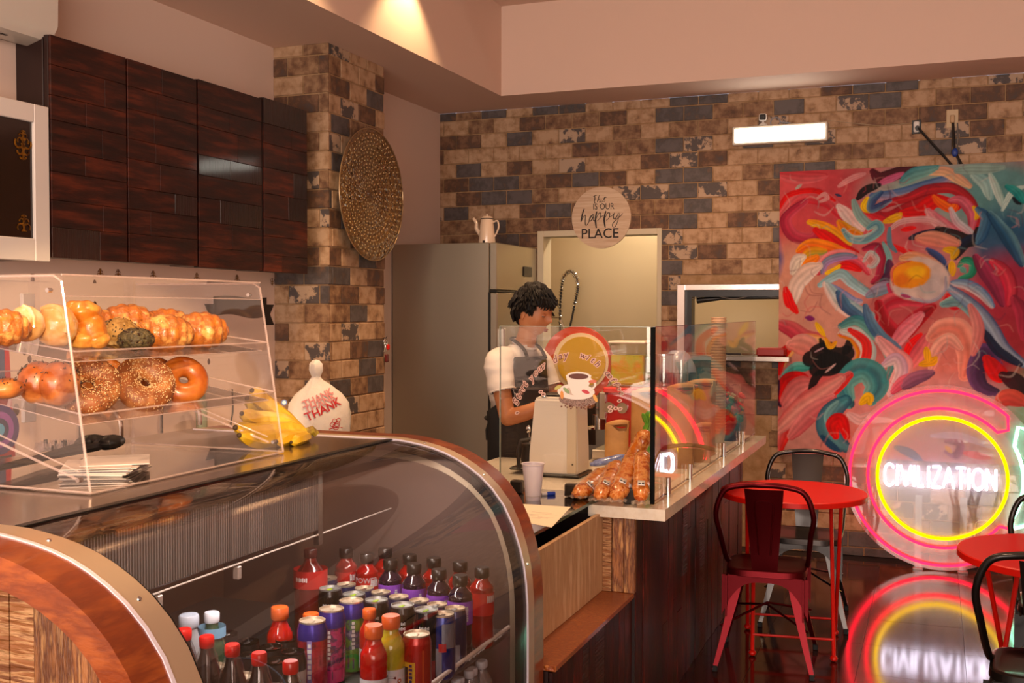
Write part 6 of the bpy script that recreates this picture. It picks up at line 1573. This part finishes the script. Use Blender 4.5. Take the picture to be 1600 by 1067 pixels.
b = MB().tube([c+Vector((rx*.80*math.cos(a)+.004, -rx*.5+rx*.5*math.sin(a)*0-.0, rz_*.2+rz_*.7*math.sin(a))) for a in ()] or [c+Vector((rx*.9, -rx*.35, -rz_*.2)), c+Vector((rx*.85, -rx*.3, rz_*.35)), c+Vector((rx*.55, -.3*rx, rz_*.8)), c+Vector((rx*.1, -.3*rx, rz_*.93))], rx*.17, 10)
part('dough_fold', b, M_pale, t)
t, c, rx, rz_ = blobby('glazed_roll', 'large pale glazed roll beside the golden knot on the upper tray', 88, 509, 58, 62, -1.73, M_pale)
part('dough_fold', MB().tube(spline([c+Vector((rx*.9, -rx*.35, -rz_*.3)), c+Vector((rx*.9, -rx*.3, rz_*.3)), c+Vector((rx*.6, -.3*rx, rz_*.75)), c+Vector((rx*.1, -.4*rx, rz_*.9)), c+Vector((-rx*.4, -.5*rx, rz_*.75))], 5), [rx*.15]*21, 10), M_pale, t)
# golden knot
c = at(128, 508, X=-1.74); d = (c-Vector((0, 0, EYE))).length; u = d/FPX
t = thing('golden_knot', 'big golden twisted bread knot in the middle of the upper tray', 'pastry', (c.x, c.y, c.z))
lobes = [((4, 18), (22, 26, 18), 0), ((-12, 4), (20, 26, 26), .3), ((14, -4), (20, 22, 27), -.4), ((-2, -18), (30, 24, 16), .1), ((24, -20), (14, 18, 14), .5), ((-8, 24), (16, 18, 12), .2)]
for k, ((dx, dz_), rr, rt) in enumerate(lobes):
    f = lambda d_, th, ph: 1+.04*math.sin(6*th+ph)+.03*mnoise.noise(d_*4)
    part('dough_lobe', MB().ell(c+_RT*dx*u+Vector((0, 0, dz_*u)), tuple(v*u for v in rr), 28, 20, f, (RY(rt)).to_3x3()), M_gold2, t, angle=80)
def seeds(parent, pts, m, s=(.0016, .001, .0026), nm='seeds'):
    b = MB()
    for p_ in pts: b.ell(p_, s, 5, 4, rot=toward(random.uniform(0, 6), random.uniform(0, 3)))
    o = part(nm, b, m, parent); o['kind'] = 'stuff'; return o
def dots(c, rx, ry_, rz_, n, zmin=-.3):
    out = []
    while len(out) < n:
        v = Vector((random.gauss(0, 1), random.gauss(0, 1), random.gauss(0, 1))).normalized()
        if v.z > zmin and (v.x > -.3 or v.y < .3): out.append(c+Vector((v.x*rx, v.y*ry_, v.z*rz_))*1.01)
    return out
t, c, rx, rz_ = blobby('seeded_scone', 'oat scone with dark seeds leaning in front of the tall croissant', 186, 521, 56, 46, -1.775, M_cook, amp=.12, fr=4)
seeds(t, dots(c, rx, rx, rz_, 60), M_pop)
t, c, rx, rz_ = blobby('poppy_muffin', 'dark greenish poppy seed muffin at the front of the upper tray', 212, 530, 52, 34, -1.725, M_muf, amp=.14, fr=6)
seeds(t, dots(c, rx, rx, rz_, 50), M_choc, (.004, .002, .0015), 'flakes')
# lower tray
def bun(lab, x, y, w, h, X, rot, seed=40, m=None):
    t, c, rx, rz_ = blobby('seeded_roll', lab, x, y, w, h, X, m or M_bag, rot, .05, 2, dz=.85); seeds(t, dots(c, rx*.9, rx, rz_, seed, 0), M_pop, (.0012, .0012, .004)); return t
bun('flat seeded roll at the far left of the lower tray', 10, 607, 52, 30, -1.74, 0, 26)
bun('round seeded roll, left of the two overlapping on the lower tray', 62, 598, 66, 62, -1.76, .2)
bun('round seeded roll behind the everything bagel on the lower tray', 92, 600, 66, 66, -1.72, .4)
M_bagp = mat('plain_bagel_crust', 'b8621c', .33, c2=('a04c12', 'cc7a2c'), nscale=8, bump=.04, bscale=40, coat=.35, sss=.08)
def bagel(lab, x, y, w, X, m, yaw, tilt, sd=None, n=0, sd2=None, n2=0, back=1):
    c = at(x, y, X=X); d = (c-Vector((0, 0, EYE))).length; Ro = w*d/FPX/2; R0, r = Ro*.60, Ro*.43; t = thing('bagel', lab, 'bagel', (c.x, c.y, c.z))
    rot = (RZ(yaw) @ RX(tilt)).to_3x3(); part('crust', MB().torus(c, R0, r, 44, 22, .86, rot, fn=lambda a, b: 1+.03*math.sin(2*a+x)), m, t, angle=80)
    for s_m, n_, s_ in ((sd, n, (.0011, .0011, .0018)), (sd2, n2, (.001, .001, .0013))):
        if not n_: continue
        pts = []
        while len(pts) < n_:
            a, b_ = random.uniform(0, 2*PI), random.gauss(PI/2, .85)
            pts.append(c+rot @ Vector(((R0+r*1.01*math.cos(b_))*math.cos(a), (R0+r*1.01*math.cos(b_))*math.sin(a), r*.87*math.sin(b_))))
        seeds(t, pts, s_m, s_, 'seeds')
    return t
bagel('everything bagel crusted with seeds, nearest on the lower tray', 137, 602, 92, -1.735, M_bag2, R(52), R(58), M_ses, 520, M_pop, 260)
bagel('sesame bagel leaning in the middle of the lower tray', 226, 599, 88, -1.73, M_bag2, R(58), R(60), M_ses, 620)
bagel('plain orange-brown bagel at the right end of the lower tray', 287, 594, 72, -1.75, M_bagp, R(50), R(66))
bagel('plain bagel standing behind the right-hand plain one', 246, 590, 62, -1.85, M_bagp, R(70), R(70))
bagel('golden bagel behind the everything bagel', 158, 594, 74, -1.86, mat('golden_bagel', 'c07018', .4, c2=('a0500e',), nscale=14, bump=.2, bscale=60), R(50), R(64), M_ses, 120)

# napkins, tongs, bananas
t = thing('napkin_stack', 'fanned stack of white napkins inside the pastry case', 'napkins', (-1.76, 1.97, ZA+.006)); M_nap = mat('white_napkin', 'e8dcd6', .7)
for k in range(9):
    a = R(30+k*2.2-10+random.uniform(-3, 3)); me = MB().box((-.075, -.085, 0), (.075, .085, .0022), .0008).mesh('napkin', M_nap); me.transform(T((-1.79+.003*k*random.uniform(-1, 1), 2.0+.004*k*random.uniform(-1, 1), ZA+.0065+.0025*k)) @ RZ(a)); link('napkin', me, t)
t = thing('tongs', 'black serving tongs lying behind the napkins in the pastry case', 'tongs', (-2.0, 2.2, ZA+.007))
a, c = at(25, 742, Z=ZA+.03), at(168, 700, Z=ZA+.03); a.x = max(a.x, -2.08); ax = (c-a)
a = Vector((-1.93, 1.80, ZA+.028)); c = Vector((-2.02, 2.20, ZA+.03)); ax = (c-a).normalized(); pr_ = ax.cross(Vector((0, 0, 1)))
for s_ in (-1, 1):
    part('arm', MB().tube([a, a.lerp(c, .5)+pr_*s_*.014+Vector((0, 0, .004*s_)), c+pr_*s_*.022], [.007, .010, .012], 8), M_black, t)
    part('head', MB().ell(c+ax*.05+pr_*s_*.026+Vector((0, 0, .004)), (.030, .055, .018), 16, 10, fn=lambda d_, th, ph: 1+.08*math.cos(8*ph), rot=RZ(math.atan2(ax.y, ax.x)-PI/2).to_3x3()), M_black, t)
part('ring', MB().torus(a-ax*.012, .012, .003, 16, 6), M_black, t)
M_ban = mat('banana_peel', 'd8b022', .42, c2=('c89c1a', 'e4c848'), nscale=7, bump=.05, bscale=40); M_tip = mat('banana_tip', '3c2a14', .7); M_stem = mat('banana_stem', 'a09028', .55, c2=('6a4a20',), nscale=30)
crown = at(481, 676, X=-1.70)
t = thing('banana_bunch', 'bunch of yellow bananas lying at the end of the display case top', 'bananas', (-1.75, 2.7, ZA))
BN = [([(478, 676), (455, 660), (430, 640), (408, 622), (394, 610)], -1.80, 13.5), ([(476, 676), (452, 662), (425, 652), (402, 638), (386, 622)], -1.845, 13), ([(477, 678), (450, 660), (420, 655), (395, 653), (378, 646)], -1.79, 13),
      ([(478, 679), (458, 670), (428, 672), (398, 675), (368, 668)], -1.745, 14.5), ([(479, 681), (465, 684), (438, 688), (405, 688), (374, 680)], -1.715, 13.5), ([(480, 683), (470, 690), (452, 692), (432, 690)], -1.69, 11), ([(482, 683), (478, 690), (468, 693), (455, 691)], -1.665, 9)]
for k, (pts, X, w) in enumerate(BN):
    P_ = []
    for j, (x, y) in enumerate(pts):
        u = j/(len(pts)-1); Xj = -1.70+(X+1.70)*min(1, u*1.6); v = at(x, y, X=Xj); P_.append(v)
    sp_ = spline(P_, 6); n = len(sp_); u_ = 2.95/FPX*w
    for i in range(n): sp_[i].z = max(sp_[i].z, ZA+.001+u_*min(1, .35+i/n*3, .3+(n-1-i)/n*3.5)*.95)
    rs = [u_*(.32+.68*min(1, i/n*3.2)**.8)*(1 if i < n-4 else (.92, .75, .5, .28)[i-n+4]) for i in range(n)]
    bn = part('banana', MB().tube(sp_, rs, 6), M_ban, t, angle=28 if False else 50)
    part('banana_tip', MB().ell(sp_[-1], (rs[-1]*1.1,)*3, 8, 6), M_tip, bn)
part('stem', MB().tube([crown+Vector((-.012, -.01, -.004)), crown+Vector((.008, .012, .006)), crown+Vector((.014, .022, -.006))], [.017, .014, .011], 8), M_stem, t)
v = at(440, 634, X=-1.795)+Vector((.022, -.020, .012)); vd = (Vector((0, 0, EYE))-v).normalized()
b = MB().cyl(v, v+vd*.0008, .0085, n=16); part('sticker', b, mat('blue_sticker', '1f4f9a', .4), t); b = MB().cyl(v+vd*.0008, v+vd*.0012, .0055, n=16); part('sticker_centre', b, mat('sticker_pale', 'b8c8d8', .4), t)

# ================================================================== the barista
mp = thing('person', 'dark-haired person in white t-shirt and black apron working behind the bar', 'person', (-1.965, 5.16, 0), R(-12))
M_skin = mat('skin', 'b87c54', .5, sss=.12, c2=('a86640',), nscale=5); M_shirt = mat('white_cotton', 'd8cfc8', .8, bump=.15, bscale=18); M_apron = mat('black_apron', '141416', .75, bump=.1, bscale=30); M_pants = mat('maroon_trousers', '2c0f10', .8)
HC = Vector((.075, 0, 1.612))                      # head centre
TILT = RY(R(16)).to_3x3()                        # looking down
def limb(b, pts, rad, n=24, k=5, xy=False):
    """closed, round-ended tapering limb through pts; xy keeps the rings level (trunk)"""
    c = spline(pts, k); rr = spline([Vector((r_[0], r_[1], 0)) if isinstance(r_, tuple) else Vector((r_, r_, 0)) for r_ in rad], k)
    m_ = len(c); rings = []; up = None
    seq = [(0, -.92, .35), (0, -.6, .8)]+[(i, 0, 1) for i in range(m_)]+[(m_-1, .6, .8), (m_-1, .92, .35)]
    for (i, off, sc_) in seq:
        t_ = (c[min(i+1, m_-1)]-c[max(i-1, 0)]).normalized()
        if xy: e1, e2 = Vector((1, 0, 0)), Vector((0, 1, 0))
        else:
            up = t_.orthogonal() if up is None else up-t_*up.dot(t_); up = up.normalized(); e1, e2 = up, t_.cross(up)
        r1, r2 = rr[i].x*sc_, rr[i].y*sc_; o_ = c[i]+t_*off*min(rr[i].x, rr[i].y)
        rings.append([b.bm.verts.new(o_+e1*r1*math.cos(2*PI*q/n)+e2*r2*math.sin(2*PI*q/n)) for q in range(n)])
    for a, d in zip(rings, rings[1:]):
        for q in range(n): b.bm.faces.new((a[q], a[(q+1) % n], d[(q+1) % n], d[q]))
    b.bm.faces.new(rings[0][::-1]); b.bm.faces.new(rings[-1]); return b
def fuse(nm, b, m, parent, vox, it=3, cut=None):
    o = part(nm, b, m, parent, local=True); md = o.modifiers.new('fuse', 'REMESH'); md.mode = 'VOXEL'; md.voxel_size = vox; md.use_smooth_shade = True
    sm_ = o.modifiers.new('soft', 'SMOOTH'); sm_.iterations = it; sm_.factor = .5
    dg = bpy.context.evaluated_depsgraph_get(); dg.update(); me = bpy.data.meshes.new_from_object(o.evaluated_get(dg)); o.modifiers.clear(); o.data = me; me.name = nm
    if cut:
        bm_ = bmesh.new(); bm_.from_mesh(me); cut(bm_); bm_.to_mesh(me); bm_.free()
    me.materials.clear(); me.materials.append(m); me.shade_smooth(); return o
WRr, WRl = (.255, -.150, 1.175), (.285, .02, 1.185)
bmB = MB()
limb(bmB, [(0, 0, .93), (0, 0, 1.07), (-.025, 0, 1.2), (-.03, 0, 1.31), (-.02, 0, 1.385), (.0, 0, 1.425)], [(.115, .15), (.10, .13), (.112, .148), (.108, .160), (.085, .135), (.055, .075)], xy=True)
limb(bmB, [(-.005, 0, 1.39), (.028, 0, 1.46), (.05, 0, 1.53), (.06, 0, 1.57)], [.062, .052, .050, .052])
for s_, w_ in ((-1, WRr), (1, WRl)):
    el = (.07, -.225, 1.095) if s_ < 0 else (.10, .21, 1.10); fm = (.165, -.20, 1.125) if s_ < 0 else (.20, .12, 1.145)
    limb(bmB, [(-.02, s_*.13, 1.375), (-.012, s_*.185, 1.35), (.025, s_*.212, 1.24), el], [.055, .054, .046, .040])
    limb(bmB, [el, fm, w_], [.040, .038, .026])
    limb(bmB, [(0, s_*.085, .92), (.01, s_*.10, .72), (.015, s_*.10, .50), (-.005, s_*.10, .30), (-.03, s_*.10, .09)], [.09, .078, .056, .050, .036]); limb(bmB, [(-.03, s_*.10, .06), (.03, s_*.108, .045), (.10, s_*.112, .035)], [.036, .036, .028])
def gs(d, c_, w): return math.exp(-(d-Vector(c_).normalized()).length_squared/(w*w))
def headf(d, th, ph):
    x, y, z = d; ax_, ay, az = .098, .077, .122
    k = 1.0
    p_ = Vector((x*ax_, y*ay, z*az))
    if z < 0: p_.y *= 1-.12*(-z)**1.2; p_.x *= 1-.08*(-z) if x < 0 else 1
    if z < -.2 and x < 0: p_.x *= 1-.35*(-z)
    p_.x += .026*gs(d, (1, 0, -.16), .13)+.011*gs(d, (1, 0, .02), .10)       # nose
    p_.x += .010*gs(d, (.9, 0, -.52), .14)-.004*gs(d, (.95, 0, -.40), .08)   # lips
    p_.x += .012*gs(d, (.75, 0, -.9), .25)                                    # chin
    p_.x -= .013*(gs(d, (.92, .34, .04), .13)+gs(d, (.92, -.34, .04), .13))    # eye sockets
    p_.x += .006*(gs(d, (.92, .3, .22), .16)+gs(d, (.92, -.3, .22), .16))      # brow
    p_.y += (.006*gs(d, (.7, .6, -.3), .25)-.006*gs(d, (.7, -.6, -.3), .25))
    return p_
bmB.ell(HC, (1, 1, 1), 64, 48, headf, TILT)
for s_ in (-1, 1):     # ears
    e_ = HC+TILT @ Vector((-.008, s_*.078, -.012)); bmB.ell(e_, (.018, .008, .032), 14, 10, rot=(TILT.to_4x4() @ RZ(s_*R(25))).to_3x3())
# hands: palm and five fingers each
def hand(w, dirv, upv, side):
    w, f_, u_ = Vector(w), Vector(dirv).normalized(), Vector(upv).normalized(); s_ = f_.cross(u_).normalized()*side
    vv = [w-f_*.01, w+f_*.035, w+f_*.075]; ee = [(0, 1), (1, 2)]; rr = [(.024, .020), (.034, .017), (.036, .014)]
    limb(bmB, vv, rr, 14, 4)
    for k, (off, ln) in enumerate(((-.030, .070), (-.010, .080), (.010, .076), (.028, .060))):
        b0 = w+f_*.070+s_*off; p1_ = b0+f_*ln*.45-u_*.008; p2_ = p1_+f_*ln*.28-u_*ln*.25; p3_ = p2_+f_*ln*.08-u_*ln*.28
        limb(bmB, [b0-f_*.02, b0, p1_, p2_, p3_], [.009, .0095, .009, .008, .0065], 12, 3)
    b0 = w+f_*.02-s_*.025; limb(bmB, [b0, b0+f_*.03-s_*.022-u_*.006, b0+f_*.055-s_*.026-u_*.018, b0+f_*.073-s_*.018-u_*.028], [.012, .011, .0095, .0075], 12, 3)
hand(WRr, (.9, .25, .12), (.0, .2, 1), 1); hand(WRl, (.9, -.15, .1), (0, -.2, 1), -1)
bo = fuse('body', bmB, M_skin, mp, .0038, 3)
hp = lambda x, y, z: HC+TILT @ Vector((x, y, z))
M_hair = mat('black_hair', '0c0706', .6, spec=.25, bump=.5, bscale=50, stretch=(1, 1, .3))
def hairf(d, th, ph):
    x, y, z = d; base = Vector((x*.114-.010, y*.094, z*.142+.010)); lim = -.02+(.25 if x > .35 else 0)+max(0, x)*.22
    base *= 1+.07*mnoise.noise(Vector((x*5, y*5, z*5)))+.03*mnoise.noise(Vector((x*14, y*14, z*14)))
    if z < lim-.12 or (x > -.1 and z < -.05): 
        k = max(.35, 1-(lim-z)*1.1) if x > -.3 else max(.55, 1-(lim-z)*.5)
        base = Vector((base.x*k, base.y*k, max(base.z, -.08)))
    return base
b = MB().ell(HC, (1, 1, 1), 56, 44, hairf, TILT)
rr_ = random.Random(5)
for k in range(460):
    v = Vector((rr_.gauss(0, 1), rr_.gauss(0, 1), abs(rr_.gauss(0, .9)))).normalized()
    if v.x > .55 and v.z < .42: continue
    if v.x < .4 and v.z < .0: continue
    p0 = HC+TILT @ (Vector((v.x*.108-.010, v.y*.090, v.z*.136+.010))); fl = Vector((.55*v.x+.35, v.y*.6, -.55+.2*v.z)); 
    dirs = TILT @ (fl.normalized()*rr_.uniform(.022, .040)); out = TILT @ Vector((v.x, v.y, v.z))*rr_.uniform(.003, .010)
    b.tube([p0, p0+out+dirs*.4, p0+out*.9+dirs], [.007, .006, .0012], 5)
for k in range(26):     # fringe over the forehead
    y_ = -.07+.14*k/25; p0 = hp(.092-abs(y_)*.28, y_, .085); p1_ = hp(.108-abs(y_)*.42, y_*1.02, .062); p2_ = hp(.101-abs(y_)*.42, y_*1.04, .040+.008*math.sin(k*2.1)); b.tube([p0, p1_, p2_], [.010, .008, .002], 6)
for s_ in (-1, 1):
    for k in range(12): x_ = -.085+.011*k; b.tube([hp(x_, s_*(.082-abs(x_)*.15), .04), hp(x_+.004, s_*(.086-abs(x_)*.2), .012), hp(x_+.006, s_*(.080-abs(x_)*.22), -.012+(.02 if -.03 < x_ < .02 else 0)-(.03 if x_ < -.03 else 0))], [.012, .010, .003], 6)
for k in range(16): y_ = -.07+.14*k/15; b.tube([hp(-.098+abs(y_)*.35, y_, .03), hp(-.100+abs(y_)*.35, y_, -.03), hp(-.080+abs(y_)*.35, y_, -.068)], [.014, .012, .004], 6)
part('hair', b, M_hair, mp, local=True, angle=60)
b = MB()
for s_ in (-1, 1): b.tube([hp(.094-.012*abs(k-2)*.5, s_*(.018+.008*k), .032+.004*(1 if 0 < k < 4 else -.3)) for k in range(5)], [.002, .0035, .0035, .003, .0015], 6)
part('eyebrows', b, M_hair, mp, local=True)
for s_ in (-1, 1): part('eye', MB().ell(hp(.080, s_*.031, .004), (.0095, .0125, .0085), 14, 10, rot=TILT), mat('eye_white', 'b8a49a', .3), mp, local=True)
for s_ in (-1, 1): part('eyelid', MB().ell(hp(.0815, s_*.031, .007), (.0105, .0135, .008), 14, 10, rot=TILT), M_skin, mp, local=True); part('eyelash', MB().tube([hp(.0905-.004*abs(k-2), s_*(.020+.0055*k), .0005-.001*(2-abs(k-2))) for k in range(5)], .0014, 5), M_hair, mp, local=True)
part('mouth', MB().ell(hp(.098, 0, -.0635), (.006, .021, .0042), 16, 8, rot=TILT).ell(hp(.097, 0, -.0715), (.006, .018, .0045), 16, 8, rot=TILT), mat('lips', 'a0503e', .45), mp, local=True)
# t-shirt
b = MB(); limb(b, [(0, 0, .99), (0, 0, 1.08), (-.028, 0, 1.2), (-.035, 0, 1.31), (-.022, 0, 1.39), (.005, 0, 1.435)], [(.145, .165), (.125, .150), (.128, .162), (.122, .176), (.098, .150), (.064, .080)], 40, xy=True)
for s_ in (-1, 1): limb(b, [(-.02, s_*.12, 1.375), (-.012, s_*.185, 1.353), (.015, s_*.208, 1.28), (.034, s_*.215, 1.225), (.045, s_*.217, 1.19)], [.070, .071, .066, .066, .066], 28)
def cutshirt(bm_):
    for v in bm_.verts:
        n_ = mnoise.noise(v.co*11)*.007+mnoise.noise(Vector((v.co.x*9, v.co.y*9, v.co.z*34)))*.005; v.co += v.normal*n_
    kill = []
    for f in bm_.faces:
        c_ = f.calc_center_median(); q = Vector((.045, .217*(1 if c_.y > 0 else -1), 1.19))-c_
        dn = Vector((.03, 0, -.095)).normalized()
        if c_.z > 1.447 or c_.z < .945 or (abs(c_.y) > .155 and c_.z < 1.25 and (c_-Vector((.034, .215*(1 if c_.y > 0 else -1), 1.225))).dot(dn) > .0): kill.append(f)
    bmesh.ops.delete(bm_, geom=kill, context='FACES')
ts = fuse('tshirt', b, M_shirt, mp, .007, 3, cutshirt); md = ts.modifiers.new('thick', 'SOLIDIFY'); md.thickness = .002
part('collar', MB().torus((.022, 0, 1.447), .060, .008, 32, 8, 1, RY(R(24)).to_3x3()), M_shirt, mp, local=True)
for s_ in (-1, 1): part('sleeve_hem', MB().torus((.034, s_*.2155, 1.227), .065, .0035, 28, 8, 1, (RX(s_*R(3)) @ RY(R(-17))).to_3x3()), M_shirt, mp, local=True)
b = MB(); limb(b, [(0, 0, 1.0), (0, 0, .92), (0, 0, .88)], [(.122, .145), (.135, .165), (.11, .15)], 32, xy=True)
for s_ in (-1, 1): limb(b, [(0, s_*.085, .90), (.01, s_*.10, .70), (.015, s_*.10, .50), (-.005, s_*.10, .30), (-.03, s_*.10, .13)], [.10, .090, .072, .068, .058])
fuse('trousers', b, M_pants, mp, .009, 2)
for s_ in (-1, 1): part('shoe', MB().ell((.04, s_*.105, .048), (.135, .052, .047), 22, 14, fn=lambda d_, th, ph: 1-.12*max(0, d_.x)), M_black, mp, local=True)
# apron
b = MB(); rows = []
for k in range(27):
    z = .50+(1.39-.50)*k/26
    if z < 1.12: half = R(112); rx_, ry_ = .175, .195
    else: u = (z-1.12)/.27; half = R(104-50*u**.7); rx_, ry_ = .155-.02*u, .185-.01*u
    cx_ = -.005-.02*max(0, min(1, (z-1.0)/.25))+(.0 if z < 1.3 else .0)
    rows.append([b.bm.verts.new((cx_+rx_*math.cos(a)+.006*math.sin(6*a+z*4)*(1 if z < 1.0 else .2), ry_*math.sin(a), z)) for a in np.linspace(-half, half, 25)])
for a, c in zip(rows, rows[1:]):
    for i in range(24): b.bm.faces.new((a[i], a[i+1], c[i+1], c[i]))
ap = part('apron', b, M_apron, mp, local=True, angle=80); md = ap.modifiers.new('thick', 'SOLIDIFY'); md.thickness = .004; md.offset = 1
for s_ in (-1, 1): part('apron_strap', MB().tube(spline([(.098, s_*.085, 1.375), (.070, s_*.078, 1.425), (.015, s_*.068, 1.462), (-.030, s_*.042, 1.475), (-.042, 0, 1.478)], 5), .009, 8), M_apron, mp, local=True)
part('apron_tie', MB().tube([(-.005+.166*math.cos(a), .19*math.sin(a), 1.075) for a in np.linspace(R(100), R(260), 16)], .008, 8).ell((-.17, 0, 1.07), (.018, .03, .02), 12, 8).tube([(-.175, .01, 1.07), (-.19, .02, .99), (-.185, .03, .93)], [.009, .008, .005], 8).tube([(-.175, -.01, 1.07), (-.195, -.02, 1.0), (-.188, -.03, .95)], [.009, .008, .005], 8), M_apron, mp, local=True)
